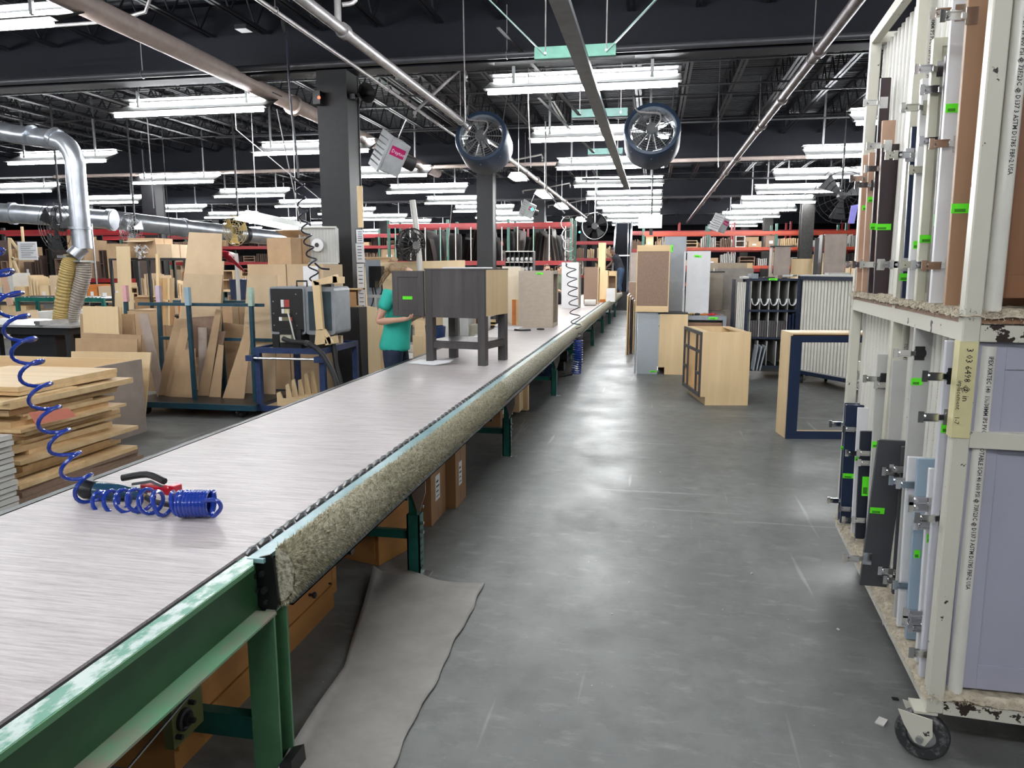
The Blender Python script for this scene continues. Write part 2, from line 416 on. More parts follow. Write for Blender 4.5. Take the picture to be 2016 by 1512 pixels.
# pipes hung along and across the hall
def pipe(pts, r, m, label, n=12, coup=(), hang=(), ztop=4.9):
    t = thing('ceiling_pipe', label, 'pipe', pts[0])
    part('pipe_run', B().tube(pts, r, n), m, t, smooth=True)
    for c, d in coup: part('coupling', B().cyl(V(c) - V(d) * .05, V(c) + V(d) * .05, r * 1.35, n=n), m, t, smooth=True)
    for c in hang:
        c = V(c); q = B().ring(c, (0, 1, 0) if abs(pts[1][1] - pts[0][1]) > abs(pts[1][0] - pts[0][0]) else (1, 0, 0), r + .008, .006, 16, 4); q.cyl(c + V((0, 0, r)), (c.x, c.y, ztop), .006, n=5)
        part('hanger', q, m_pipe, t)
    return t
pc = pipe([(-3.15, 3, 4.0), (-3.2, 45, 4.0)], .056, m_pipe, 'silver sprinkler main running over the conveyor, left of the drum fans', 14, [((-3.155, y, 4.0), (0, 1, 0)) for y in (7.5, 13.9, 20.4, 27)], [(-3.16, y, 4.0) for y in (6.2, 12.2, 18.5, 24.5, 31, 37)])
part('riser', B().tube([(-3.15, 7.35, 4.0), (-3.15, 7.35, 4.6)], .035, 10), m_pipe, pc, smooth=True)
part('bypass_loop', B().tube(smoothpath([(-3.1, 7.35, 4.2), (-2.98, 7.4, 4.25), (-3.0, 7.4, 4.45), (-3.0, 7.4, 4.8)], 4), .022, 8), m_pipe, pc, smooth=True)
for y in (10.6,):
    part('sprinkler_arm', B().tube([(-3.4, y, 3.85), (-3.28, y, 3.95), (-2.75, y, 4.38), (-2.68, y, 4.40), (-2.66, y, 4.3)], .022, 8).lathe((-2.66, y, 4.3), (0, 0, -1), [(.03, 0), (.03, .03), (.012, .05), (.03, .08), (.0, .085)], 8).lathe((-3.42, y, 3.84), (0, 0, -1), [(.03, 0), (.03, .03), (.012, .05), (.03, .08), (.0, .085)], 8), m_pipe, pc, smooth=True)
for y in (16.8, 22.5, 28, 34):
    part('sprinkler_arm', B().tube([(-3.9, y, 3.93), (-3.2, y, 4.0), (-2.5, y, 4.12), (-2.48, y, 4.05)], .02, 6).lathe((-2.48, y, 4.06), (0, 0, -1), [(.03, 0), (.012, .05), (.03, .08), (.0, .085)], 6).lathe((-3.9, y, 3.93), (0, 0, -1), [(.03, 0), (.012, .05), (.03, .08), (.0, .085)], 6), m_pipe, pc, smooth=True)
pipe([(-3.42, 4, 3.93), (-3.5, 13.5, 3.93)], .022, m_pipe, 'thin grey conduit beside the silver sprinkler main', 8, [], [(-3.43, 6.6, 3.93), (-3.46, 9.6, 3.93)], 4.05)
pipe([(1.76, 3, 4.02), (1.72, 41, 4.02)], .06, m_pipeb, 'dusty brown pipe running from above the door cart to the far hall', 14, [((1.76, y, 4.02), (0, 1, 0)) for y in (9.2, 11.6, 13.6, 17.5, 20, 24, 29)], [(1.75, y, 4.02) for y in (9.5, 14, 20)])
pipe([(-5.62, 5.5, 4.22), (-5.9, 20.2, 4.2)], .115, m_tan, 'thick tan duct crossing above the left fixtures', 16, [((-5.74, 11.5, 4.2), (0, 1, 0))])
pipe([(-16, 9.72, 4.3), (2.95, 9.72, 4.3), (3.0, 9.72, 4.32), (3.05, 9.72, 4.4), (3.05, 9.72, 4.62), (3.1, 9.72, 4.72), (3.2, 9.72, 4.76), (5.5, 9.72, 4.76), (5.62, 9.72, 4.7), (5.65, 9.72, 4.5), (5.75, 9.72, 4.4), (7.5, 9.72, 4.38)], .045, m_pipe if 0 else mat('grey black pipe', (.07, .07, .08), .4, .3), 'dark pipe strapped along the near ceiling beam with an upward jog', 10, [], [(-7.1, 9.72, 4.3), (-1.9, 9.72, 4.3)], 4.9)
pipe([(-17, 19.05, 4.22), (9, 19.05, 4.22)], .05, m_tan, 'long tan pipe strapped along the second ceiling beam', 10)
pipe([(-17, 28.35, 4.2), (9, 28.35, 4.2)], .04, mat('grey pipe', (.12, .12, .13), .4, .3), 'grey pipe strapped along the third ceiling beam', 8)
pipe([(-12.5, 7.9, 4.38), (-6.2, 8.0, 4.42), (-5.75, 8.0, 4.5), (-5.6, 7.95, 4.7), (-5.58, 7.9, 4.85)], .02, m_pipe, 'thin silver conduit bending up at the left ceiling', 8)
pipe([(-4.6, 12.6, 4.52), (3.6, 12.7, 4.5)], .016, mat('black conduit', (.03, .03, .035), .5), 'thin black conduit across the joists behind the near beam', 6)
pipe([(-9.5, 15.3, 4.45), (7.2, 15.4, 4.42)], .02, MT['black conduit'], 'black conduit across the joists midway between beams', 6)
pipe([(-2.0, 21, 4.05), (3.6, 21.3, 4.0)], .025, MT['black conduit'], 'black conduit behind the second beam right of the fans', 6)
# twin-tube fluorescent fixtures, each 2.5 m, hung across the hall
def make_fixture():
    t = thing('fluorescent_fixture', 'x', 'ceiling light')
    h = B(); h.prism([(-1.27, -.09, .05), (-1.27, 0, .075), (-1.27, .37, .225), (-1.27, .37, .215), (-1.27, .02, .03), (-1.27, -.08, .04)], (2.54, 0, 0))
    part('reflector', h, m_refl, t, False)
    part('top_cap', B().box(-1.27, 1.27, .22, .5, .285, .295), m_dkmetal, t, False)
    for x in (-.9, .9): part('bracket', B().box(x - .02, x + .02, .1, .13, .14, 1.385), m_steel, t, False)
    for (y, z, r) in ((0, 0, .025), (.36, .245, .016)):
        for s in (-1, 1):
            part('tube', B().cyl((s * .01, y, z), (s * 1.22, y, z), r, n=6), m_tube, t, False, smooth=True)
    return t
fx = make_fixture(); first = True
cols = [(-25.3, 'far left'), (-19.05, 'fourth left'), (-12.85, 'third left'), (-6.83, 'second left'), (-1.0, 'conveyor'), (4.32, 'right')]
cname = {'conveyor': 'over the conveyor', 'second left': 'left of the big black column', 'third left': 'above the table saw', 'fourth left': 'in the far left bays', 'far left': 'at the left end of the hall', 'right': 'above the blue carts'}
ordn = ['nearest', 'second', 'third', 'fourth', 'fifth', 'sixth', 'seventh', 'eighth', 'ninth', 'tenth', 'eleventh', 'twelfth', 'thirteenth']
for x, cn in cols:
    y0 = {'conveyor': 6.15, 'second left': 6.5, 'third left': 6.75, 'fourth left': 15.8, 'far left': 23.5, 'right': 9.35}[cn]
    st = {'conveyor': 3.82, 'second left': 3.9, 'right': 3.72}.get(cn, 3.9)
    ys = [y0 + st * i for i in range(-3 if x > -15 else 0, 13) if y0 + st * i < (43 if x > -15 else 50)]
    vis = 0
    for y in ys:
        seen = y > (5.5 if x > -7 else 6.2 if x > -8 else 14)
        if x == 4.32: seen = y > 16
        if seen: lb = 'twin tube fluorescent light, %s one in the line %s' % (ordn[min(vis, 12)], cname[cn]); vis += 1
        else: lb = 'twin tube light %s, %s before the nearest visible one' % (cname[cn], ['one', 'two', 'three', 'four', 'five'][int((5.5 + (8 if x < -8 or x > 4 else 0) - y) // 3.8) % 5])
        if x > 4 and 8 < y < 10: continue
        if not seen and y > -3 and x not in (-1.0, 4.32, -6.83, -12.85): continue
        loc = (x + U(-.04, .04), y + U(-.05, .05), 3.9)
        if first: fx.location = loc; fx['label'] = lb; fx['group'] = 'twin tube lights ' + cname[cn]; first = False; KIDS[fx.name] = [o for o in bpy.data.objects if o.parent is fx]; WM[fx.name] = M.Translation(loc)
        else: o = dup(fx, loc, 0, lb); o['group'] = 'twin tube lights ' + cname[cn]
# hooded lamps under the sprinkler main
for i, (y, L, lb) in enumerate(((14.6, .62, 'bright hooded lamp under the sprinkler main, nearest'), (17.9, 1.2, 'bright hooded lamp under the sprinkler main, second'), (21.5, 1.2, 'bright hooded lamp under the sprinkler main, third'), (27.5, 1.2, 'bright hooded lamp under the sprinkler main, farthest'))):
    t = thing('hooded_lamp', lb, 'ceiling light', (-2.68, y, 3.38), group='hooded lamps under the main')
    part('hood', B().prism([(-.17, 0, 0), (-.1, 0, .1), (.1, 0, .1), (.17, 0, 0), (.15, 0, 0), (.09, 0, .085), (-.09, 0, .085), (-.15, 0, 0)], (0, L, 0)), m_fixt, t, False)
    part('lamp_lens', B().box(-.12, .12, .02, L - .02, -.01, .02), mat('lit lamp lens', (1, .97, .88), emit=9), t, False)
    part('chain', B().cyl((0, L / 2, .1), (0, L / 2, 1.9), .006, n=5), m_steel, t, False)
# steel channel with green hanger brackets
t = thing('strut_channel', 'long silver steel channel hung between the two blue drum fans', 'ceiling channel', (-.8, 6, 3.8))
b = B(); p0, p1 = V((-.83, 4.2, 3.79)), V((-.77, 21.5, 3.79))
b.prism([p0 + V((-.08, 0, 0)), p0 + V((.08, 0, 0)), p0 + V((.08, 0, .06)), p0 + V((.073, 0, .06)), p0 + V((.073, 0, .008)), p0 + V((.02, 0, .008)), p0 + V((.02, 0, .025)), p0 + V((-.02, 0, .025)), p0 + V((-.02, 0, .008)), p0 + V((-.073, 0, .008)), p0 + V((-.073, 0, .06)), p0 + V((-.08, 0, .06))], p1 - p0)
part('channel', b, mat('dull steel channel', (.16, .17, .18), .5, .5), t)
for k, (y, xa, xb, py) in enumerate(((8.3, 1052, 1212, 132), (11.5, 1127, 1238, 248), (15.2, 1160, 1230, 312))):
    xa, xb = aY(xa, 120, y).x, aY(xb, 120, y).x; h = .115 if k == 0 else .11
    pl = part('bracket', B().box(xa, xb, y - .004, y + .004, 3.855, 3.855 + h).box(xa, xb, y, y + .05, 3.85, 3.856), mat('mint bracket enamel', (.12, .36, .27), .4) if k == 0 else m_teal, t, label='green flat hanger bracket')
    part('pivot_bar', B().box(xa - .45 if k == 0 else xa, xb + .2 if k == 0 else xb, y + .06, y + .09, 3.83, 3.852), m_dkmetal, pl)
    for s in (-1, 1):
        x = xa + .12 if s < 0 else xb - .1
        part('rod', B().cyl((x, y, 3.88), (x, y, 5.29), .008, n=6), m_pipe, pl)
        part('bolt', B().cyl((x, y - .012, 3.9), (x, y + .008, 3.9), .015, n=8), m_steel, pl)
        if k == 0: part('brace', B().bar((x, y - .01, 3.88), (x + s * 1.1, y - .01, 4.95), .012, .05, (0, 1, 0)), mat('pale green angle', (.25, .38, .34), .4), pl)
        elif s < 0: part('brace', B().bar((x, y, 3.88), (x - .75, y - 2.4, 4.45), .05, .012), m_dkmetal, pl)
# ================================================ THE ASSEMBLY CONVEYOR
m_belt = mat('grey conveyor belt', (.50, .475, .53), .42, c2=(.34, .315, .36), scl=9, st=(.28, 3.2, 1), bump=.04, lo=.3, hi=.7)
def belt_nodes():
    nt = m_belt.node_tree; N, L = nt.nodes, nt.links; bs = N['Principled BSDF']; tc = N.new('ShaderNodeTexCoord')
    mp = N.new('ShaderNodeMapping'); mp.inputs['Scale'].default_value = (2.5, 42, 1); L.new(tc.outputs['Object'], mp.inputs[0])
    n = N.new('ShaderNodeTexNoise'); n.inputs['Scale'].default_value = 2.2; n.inputs['Detail'].default_value = 8; n.inputs['Roughness'].default_value = .75; L.new(mp.outputs[0], n.inputs['Vector'])
    r = N.new('ShaderNodeValToRGB'); r.color_ramp.elements[0].position = .36; r.color_ramp.elements[0].color = (.31, .30, .335, 1); r.color_ramp.elements[1].position = .62; r.color_ramp.elements[1].color = (.60, .592, .65, 1)
    L.new(n.outputs[0], r.inputs[0])
    # tan wear along the right-hand edge
    sx = N.new('ShaderNodeSeparateXYZ'); L.new(tc.outputs['Object'], sx.inputs[0])
    mr = N.new('ShaderNodeMapRange'); L.new(sx.outputs[0], mr.inputs[0]); mr.inputs[1].default_value = -1.42; mr.inputs[2].default_value = -1.27; mr.inputs[4].default_value = .5
    mm = N.new('ShaderNodeMath'); mm.operation = 'MULTIPLY'; L.new(mr.outputs[0], mm.inputs[0]); L.new(n.outputs[0], mm.inputs[1])
    x = N.new('ShaderNodeMix'); x.data_type = 'RGBA'; L.new(mm.outputs[0], x.inputs[0]); L.new(r.outputs[0], x.inputs[6]); x.inputs[7].default_value = (.55, .38, .24, 1)
    L.new(x.outputs[2], bs.inputs['Base Color'])
belt_nodes()
m_railtop = mat('scuffed rail top', (.55, .66, .62), .3, c2=(.12, .34, .24), scl=26, st=(1, .5, 1), lo=.42, hi=.56, bump=.15)
m_flange = mat('dusty green flange', (.16, .34, .2), .4, c2=(.27, .25, .2), scl=5, st=(1, .6, 1), lo=.45, hi=.58)
cv = thing('assembly_conveyor', 'long grey belt conveyor on green legs running down the aisle', 'conveyor', (-1.75, -1.5, 0))
Y1 = 28.0
q = B(); q.box(-2.33, -1.262, -1.6, Y1, .69, .72); part('belt', q, m_belt, cv)
part('slider_bed', B().box(-2.3, -1.27, -1.6, Y1, .63, .685), m_dkmetal, cv)
# near side rail: top flange, web and dusty bottom flange
part('belt_gap', B().box(-1.262, -1.238, -1.6, 2.0, .66, .712), m_black, cv)
part('rail_top', B().box(-1.238, -1.178, -1.6, 1.96, .712, .722).prism([(-1.238, 1.96, .712), (-1.178, 1.96, .712), (-1.2, 2.0, .712), (-1.238, 2.02, .712)], (0, 0, .01)), m_railtop, cv)
part('rail_lip', B().box(-1.178, -1.174, -1.6, 1.96, .706, .721), m_greenl, cv)
part('side_rail', B().box(-1.21, -1.2, -1.6, 2.05, .552, .712), m_green, cv)
part('bottom_flange', B().box(-1.21, -1.13, -1.6, 2.0, .545, .552).box(-1.17, -1.14, 2.0, 2.09, .546, .553), m_flange, cv)
part('left_rail', B().box(-2.37, -2.335, -1.6, Y1, .5, .722), m_dkmetal, cv)
# guard section with clips, teal strip, black channel and carpeted bumper
part('guard_gap', B().box(-1.262, -1.222, 2.0, Y1, .66, .705), m_black, cv)
q = B(); y = 2.06
while y < 14:
    q.tube([(-1.258, y - .004, .712), (-1.25, y + .010, .728), (-1.235, y + .018, .73), (-1.222, y + .014, .718)], .0062, 5); y += .085
part('clip', q, m_steel, cv, kind='stuff')
part('teal_strip', B().box(-1.222, -1.165, 2.0, Y1, .71, .724), mat('pale blue green strip', (.28, .45, .47), .3, c2=(.2, .36, .38), scl=12), cv)
q = B()
for z0, z1, x0, x1 in ((.555, .56, -1.2, -1.1), (.555, .59, -1.105, -1.1), (.56, .71, -1.2, -1.195), (.587, .592, -1.2, -1.1)): q.box(x0, x1, 2.05, Y1, z0, z1)
part('guard_channel', q, mat('black guard steel', (.02, .035, .035), .22, .4, var=.2), cv)
q = B(); q.prism([(-1.212, 2.012, .575), (-1.212, 2.012, .685), (-1.195, 2.012, .722), (-1.15, 2.012, .735), (-1.14, 2.012, .72), (-1.13, 2.012, .575), (-1.14, 2.012, .548), (-1.19, 2.012, .548)], (0, .01, 0))
ep = part('end_plate', q, mat('black end plate', (.015, .017, .017), .3, .5), cv)
for x, z, r in ((-1.198, .665, .007), (-1.178, .672, .01), (-1.196, .615, .007), (-1.172, .618, .011), (-1.168, .58, .006)): part('bolt', B().cyl((x, 2.0, z), (x, 2.012, z), r, n=8), m_dkmetal, ep)
def bumper(y0, y1, dy, nseg, amp):
    q = B(); n = max(2, int((y1 - y0) / dy))
    for i in range(n + 1):
        y = y0 + (y1 - y0) * i / n
        for j in range(nseg + 1):
            a = -1.95 + 3.6 * j / nseg
            p = V((-1.135 + .055 * math.cos(a), y, .662 + .088 * math.sin(a)))
            k = noise.noise(p * 38) * amp + noise.noise(p * 90) * amp * .8 + .004 * math.sin(y * 3.1) * (amp > .005) + noise.noise(V((0, y * 1.3, 4))) * .007
            q.v.append(p + V((math.cos(a), 0, math.sin(a))) * k)
    w = nseg + 1
    for i in range(n):
        for j in range(nseg): a = i * w + j; q.f.append((a, a + 1, a + w + 1, a + w))
    q.f.append(tuple(range(w)));
    return q
part('carpet_bumper', bumper(2.03, 4.0, .012, 26, .0065), m_carpg, cv, smooth=True, label='olive grey shag carpet wrapped over the guard')
part('carpet_bumper', bumper(3.99, 9.0, .035, 16, .005), m_carpg, cv, smooth=True)
part('carpet_bumper', bumper(8.98, Y1, .12, 10, .004), m_carpg, cv, smooth=True)
# loose shag fibres on the near bumper
q = B()
for i in range(22000):
    y = 2.03 + (rnd.random() ** 1.6) * 3.5; a = U(-1.7, 1.5)
    p = V((-1.135 + .057 * math.cos(a), y, .662 + .09 * math.sin(a))); d = V((math.cos(a), 0, math.sin(a)))
    t = V((U(-1, 1), U(-1, 1), U(-1, 1))) * .8 + d * U(.2, .9); L = U(.008, .02); s = t.cross(d).normalized() * .0016
    q.add([p - s, p + s, p + t.normalized() * L + d * .004], [(0, 1, 2)])
part('shag_fibre', q, mat('shag fibre', (.62, .59, .44), .9, c2=(.25, .22, .14), scl=60, lo=.4, hi=.6), cv, kind='stuff')
# legs: near green one, then the adjustable teal ones
m_legf = mat('near leg light green', (.10, .24, .12), .4, c2=(.07, .18, .09), scl=8)
lg = part('leg', B().box(-1.225, -1.13, 1.98, 1.99, 0.0, .545).box(-1.225, -1.215, 1.99, 2.06, .0, .545).box(-1.225, -1.13, 2.06, 2.07, .0, .545), m_legf, cv, label='light green channel leg')
part('foot', B().box(-1.2, -1.06, 1.97, 2.1, 0, .01).prism([(-1.13, 1.96, .01), (-1.08, 1.96, .01), (-1.085, 1.96, .07), (-1.125, 1.96, .055)], (0, .09, 0)), m_dkmetal, lg)
part('cross_bar', B().box(-2.35, -1.225, 2.0, 2.04, .10, .18), m_teal, cv)
part('leg', B().box(-2.37, -2.28, 1.98, 2.07, 0, .5), m_teal, cv)
for i, y in enumerate((3.55, 6.1, 9.23, 12.3, 15.45, 18.6, 21.7, 24.8)):
    l = part('leg', B().box(-1.235, -1.165, y, y + .008, 0, .34).box(-1.235, -1.227, y, y + .07, 0, .34).box(-1.173, -1.165, y, y + .07, 0, .34).box(-1.225, -1.18, y + .01, y + .05, .3, .555), m_teal, cv, label='dark teal channel leg')
    part('foot', B().box(-1.25, -1.12, y - .01, y + .08, 0, .006), m_steel, l)
    part('knee_plate', B().prism([(-1.17, y - .01, .36), (-1.16, y - .01, .36), (-1.15, y - .01, .39), (-1.125, y - .01, .47), (-1.125, y - .01, .555), (-1.205, y - .01, .555), (-1.20, y - .01, .45)], (0, .006, 0)), m_steel, l)
    if i < 2:
        for k in range(7): part('slot', B().box(-1.1645, -1.163, y + .015 , y + .045, .04 + k * .04, .052 + k * .04), m_black, l)
        for zz in (.29, .24, .38): part('bolt', B().cyl((-1.165, y + .03, zz), (-1.15, y + .03, zz), .009, n=8), m_steel, l)
    part('leg', B().box(-2.36, -2.28, y, y + .07, 0, .56), m_teal, cv)
    for z in ((.2, .41) if i < 4 else (.3,)): part('cross_bar', B().box(-2.35, -1.235, y + .02, y + .05, z, z + .045), m_teal, cv)
part('return_belt', B().box(-2.25, -1.33, -1.5, Y1, .36, .375), m_black, cv)
for k in range(9): part('return_roller', B().cyl((-2.3, 2.9 + 2.9 * k, .395), (-1.26, 2.9 + 2.9 * k, .395), .02, n=10), m_dkmetal, cv, smooth=True)
bc_ = aX(366, 1416, -1.36)
p = part('bearing_bracket', B().box(-1.40, -1.37, bc_.y - .05, bc_.y + .1, bc_.z - .07, .5), mat('oily yellow green', (.12, .13, .04), .5), cv)
part('bearing', B().lathe((-1.37, bc_.y, bc_.z), (1, 0, 0), [(.034, 0), (.034, .012), (.027, .016), (.02, .012), (.018, .025), (.009, .025), (.009, .04), (0, .04)], 18).cyl((-1.37, bc_.y - .035, bc_.z - .035), (-1.35, bc_.y - .035, bc_.z - .035), .008, n=6).cyl((-1.37, bc_.y + .035, bc_.z + .035), (-1.35, bc_.y + .035, bc_.z + .035), .008, n=6), m_dkmetal, p, smooth=True)
part('tension_rod', B().cyl((-1.36, .6, .12), (-1.33, 2.3, .43), .004, n=5), m_steel, cv)
# concrete dust line, rubber mat with curled corner
q = B(); nx, ny = 26, 60
def mpt(u, v):
    x0 = -1.62 + .10 * math.sin(v * 3 + .6) + .26 * (1 - v) ** 2 * 0; y = .2 + 3.35 * v - .28 * (1 - v) * 0
    x1 = -.775 - .03 * v + .006 * math.sin(v * 37) + .004 * math.sin(v * 91)
    x0 = (-1.12 - .08 * max(0, v - .3) / .7 - .25 * max(0, v - .72) / .28 - .02 * math.sin(v * 11)) if v > .5 else -1.14 - .02 * math.sin(v * 11)
    x = x0 + (x1 - x0) * u; yy = y + (-.05 * u * v + .02 * math.sin(u * 7)) * (v > .9)
    z = .006 + .004 * (noise.noise(V((x * 2.2, y * 2.2, 1))) + .6) + (.02 * max(0, 1 - abs(u - .35) / .25) * max(0, (v - .93) / .07)) + .03 * max(0, (.06 - u) / .06) * (.5 + .5 * math.sin(v * 14))
    return V((x, yy, z))
for i in range(ny + 1):
    for j in range(nx + 1): q.v.append(mpt(j / nx, i / ny))
for i in range(ny):
    for j in range(nx): a = i * (nx + 1) + j; q.f.append((a, a + 1, a + nx + 2, a + nx + 1))
o = solo('floor_mat', q, m_mat, 'grey rubber anti-fatigue mat on the floor beside the near conveyor leg', 'mat', smooth=True)
md = o.modifiers.new('s', 'SOLIDIFY'); md.thickness = .006; md.offset = -1
# chest of drawers under the belt
t = thing('drawer_chest', 'honey oak drawer cabinet with a round knob stored under the belt', 'cabinet', (-1.8, 2.8, 0))
X = -1.45
part('carcass', B().box(-2.05, X - .02, 1.92, 3.14, .0, .33), m_oak, t)
part('drawer_front', B().box(X - .02, X, 1.98, 3.09, .14, .325), m_oak, t, bevel=.004)
part('bottom_rail', B().box(X - .02, X - .002, 1.92, 3.14, .085, .132), m_oak, t)
part('side_stile', B().box(X - .02, X - .002, 3.095, 3.14, .132, .325), m_oak, t)
part('knob', B().lathe((X, 2.85, .195), (1, 0, 0), [(.007, 0), (.007, .014), (.013, .02), (.015, .026), (.012, .032), (0, .033)], 14), m_dkmetal, t, smooth=True)
part('catch', B().lathe((X, 3.05, .16), (1, 0, 0), [(.004, 0), (.006, .012), (0, .014)], 8), m_dkmetal, t, smooth=True)
solo('timber_block', B().ob((-1.47, 1.86, .17), (.06, .1, .1), (0, 0, .1)), m_oak, 'small orange timber block behind the near green leg', 'block') if 0 else None
t = thing('oak_box', 'honey oak cabinet turned askew on the floor behind the second conveyor leg', 'cabinet', (-1.68, 3.72, 0), -.3)
q = B().box(-.2, .26, 0, .34, .0, .34); part('carcass', q, m_oak, t, False, bevel=.003)
part('side_panel', B().box(-.18, .24, -.012, 0, .03, .31), m_oak, t, False)
part('door', B().box(-.34, -.21, .02, .32, .0, .34), m_black, t, False)
# cartons with white labels
def carton(name, x0, x1, y0, y1, h, label, m=m_cardb, flap=True, lab=True, group=None, rz=0, z=0, cat='box'):
    cx, cy = (x0 + x1) / 2, (y0 + y1) / 2; w, d = (x1 - x0) / 2, (y1 - y0) / 2
    t = thing(name, label, cat, (cx, cy, z), rz, group)
    part('carton_body', B().box(-w, w, -d, d, 0, h), m, t, False)
    part('tape_seam', B().box(w, w + .001, -.012, .012, h * .02, h * .98), m_cardb if m is not m_cardb else m_mdf, t, False)
    if flap: part('flap', B().ob((-w * .2, -d * 1.02, h + .01), (w * 1.2, .09, .004), (.35, 0, 0)), m, t, False)
    if lab:
        l = part('paper_label', B().box(w + .001, w + .0025, -d * .45, d * .15, h * .33, h * .72), m_paper, t, False)
        for k in range(4): part('print', B().box(w + .0026, w + .003, -d * .35, d * (.05 - .1 * (k % 2)), h * (.38 + .075 * k), h * (.395 + .08 * k)), m_ink, l, False)
    return t
carton('carton', -1.75, -1.33, 4.3, 4.63, .42, 'brown carton with white label under the belt, nearer of the two')
carton('carton', -1.7, -1.27, 4.67, 4.95, .42, 'brown carton with white label under the belt, farther of the two')
carton('carton', -1.95, -1.5, 7.3, 7.7, .33, 'brown carton with a white label on the floor beyond the third leg')
solo('timber_box', B().box(-1.75, -1.4, 7.85, 8.1, .05, .33).box(-1.62, -1.35, 8.12, 8.2, .02, .45), m_maple, 'small maple offcut frame standing under the belt past the carton', 'offcut')
solo('storage_bin', B().prism([(-1.8, 10.0, .1), (-1.35, 10.0, .1), (-1.3, 10.0, .45), (-1.85, 10.0, .45)], (0, .5, 0)), m_navy, 'dark blue tub under the belt beside the hanging hose', 'bin')
solo('storage_bin', B().prism([(-1.7, 12.6, .06), (-1.33, 12.6, .06), (-1.28, 12.6, .5), (-1.75, 12.6, .5)], (0, .7, 0)), m_teal, 'teal metal tub under the belt past the blue tub', 'bin')
t = thing('motor', 'black gearmotor slung low under the conveyor past the hanging hose', 'motor', (-1.4, 11.9, .12))
part('motor_body', B().cyl((-1.7, 11.7, .22), (-1.3, 11.7, .22), .09, n=14), m_black, t, smooth=True)
part('shaft_end', B().cyl((-1.3, 11.7, .22), (-1.24, 11.7, .22), .04, n=12), m_steel, t)
part('mount', B().box(-1.65, -1.35, 11.6, 11.8, .0, .14), m_black, t)

# ---------- near blue coil hose
def wY(a, Y=2.42): return aY(a[0], a[1], Y)
top = [V((-3.9, 3.2, 4.9)), V((-3.3, 2.9, 2.9)), wY((-70, 400), 2.75), wY((5, 548), 2.62), wY((45, 655), 2.56), wY((88, 775), 2.50), wY((130, 875), 2.45), wY((165, 945), 2.42), wY((205, 1000), 2.4)]
t = thing('coil_hose', 'bright blue coiled air hose hanging onto the near belt', 'air hose', (-1.9, 2.4, .72))
seg = top[2:]
path = []
# hand-placed loops so that the swing of the coil follows the photograph, unrolled as a true helix in depth
def coilrun(A, Rr, turns, ph, squ):
    return helix(A, Rr, turns, 16, ph)
h1 = helix([wY((-95, 345), 2.8), wY((-30, 480), 2.68), wY((15, 575), 2.62), wY((33, 640), 2.58), wY((54, 705), 2.54), wY((76, 765), 2.5), wY((98, 822), 2.47), wY((120, 872), 2.44), wY((143, 920), 2.42), wY((167, 962), 2.40), wY((195, 990), 2.38)], lambda s: .056 - .012 * s, 15.5, 16, 1.2)
h2 = helix([wY((195, 990), 2.38), V((-1.83, 2.33, .772)), V((-1.745, 2.30, .772)), V((-1.67, 2.315, .772))], lambda s: .043, 6.5, 16, 0)
h3 = helix([V((-1.67, 2.315, .772)), V((-1.56, 2.34, .772))], lambda s: .044, 9, 16, 0)
part('coil', B().tube(h1, .0078, 8), m_hose, t, smooth=True)
part('coil', B().tube(h2, .0078, 8), m_hose, t, smooth=True)
part('coil', B().tube(h3, .0078, 8), m_hose, t, smooth=True)
part('tail', B().tube(smoothpath(h3[-3:] + [V((-1.545, 2.32, .735)), V((-1.515, 2.31, .75)), V((-1.495, 2.30, .775)), V((-1.5, 2.29, .80)), V((-1.53, 2.29, .802)), V((-1.56, 2.3, .79))], 5), .0078, 8), m_hose, t, smooth=True)
part('supply_line', B().tube([V((-3.9, 3.2, 4.9)), V((-3.6, 3.1, 3.6)), wY((-95, 345), 2.8)], .0078, 6), m_hose, t)
# ---------- pneumatic stapler
t = thing('pneumatic_stapler', 'dark blue pneumatic stapler with red magazine lying on the near belt', 'stapler', (-2.05, 2.5, .72))
q = B(); q.lathe((-2.19, 2.44, .762), (.93, .1, -.08), [(0, 0), (.03, .003), (.038, .02), (.036, .06), (.03, .065)], 16)
part('end_cap', q, m_black, t, smooth=True)
part('body', B().lathe((-2.13, 2.447, .757), (.93, .1, -.06), [(.032, 0), (.034, .02), (.033, .1), (.026, .14), (.022, .2), (.0, .2)], 16), mat('steel blue enamel', (.02, .07, .13), .25, coat=.5), t, smooth=True)
part('handle', B().tube(smoothpath([(-2.1, 2.56, .775), (-2.0, 2.58, .79), (-1.9, 2.55, .775)], 4), .014, 8), m_black, t, smooth=True)
part('magazine', B().ob((-1.91, 2.53, .748), (.17, .035, .03), (0, 0, -.18)).ob((-1.825, 2.51, .755), (.03, .045, .045), (0, 0, -.18)), mat('red enamel', (.5, .01, .03), .3), t, bevel=.003)
part('trigger_guard', B().tube([(-2.0, 2.49, .775), (-1.93, 2.51, .785), (-1.87, 2.5, .77)], .006, 6), m_steel, t)
part('fitting', B().cyl((-1.955, 2.46, .745), (-1.90, 2.44, .742), .012, n=8), m_brass, t, smooth=True)
part('whip_hose', B().tube(smoothpath([(-1.90, 2.44, .742), (-1.85, 2.41, .74), (-1.79, 2.39, .74), (-1.74, 2.37, .745)], 4), .011, 8), m_rub, t, smooth=True)
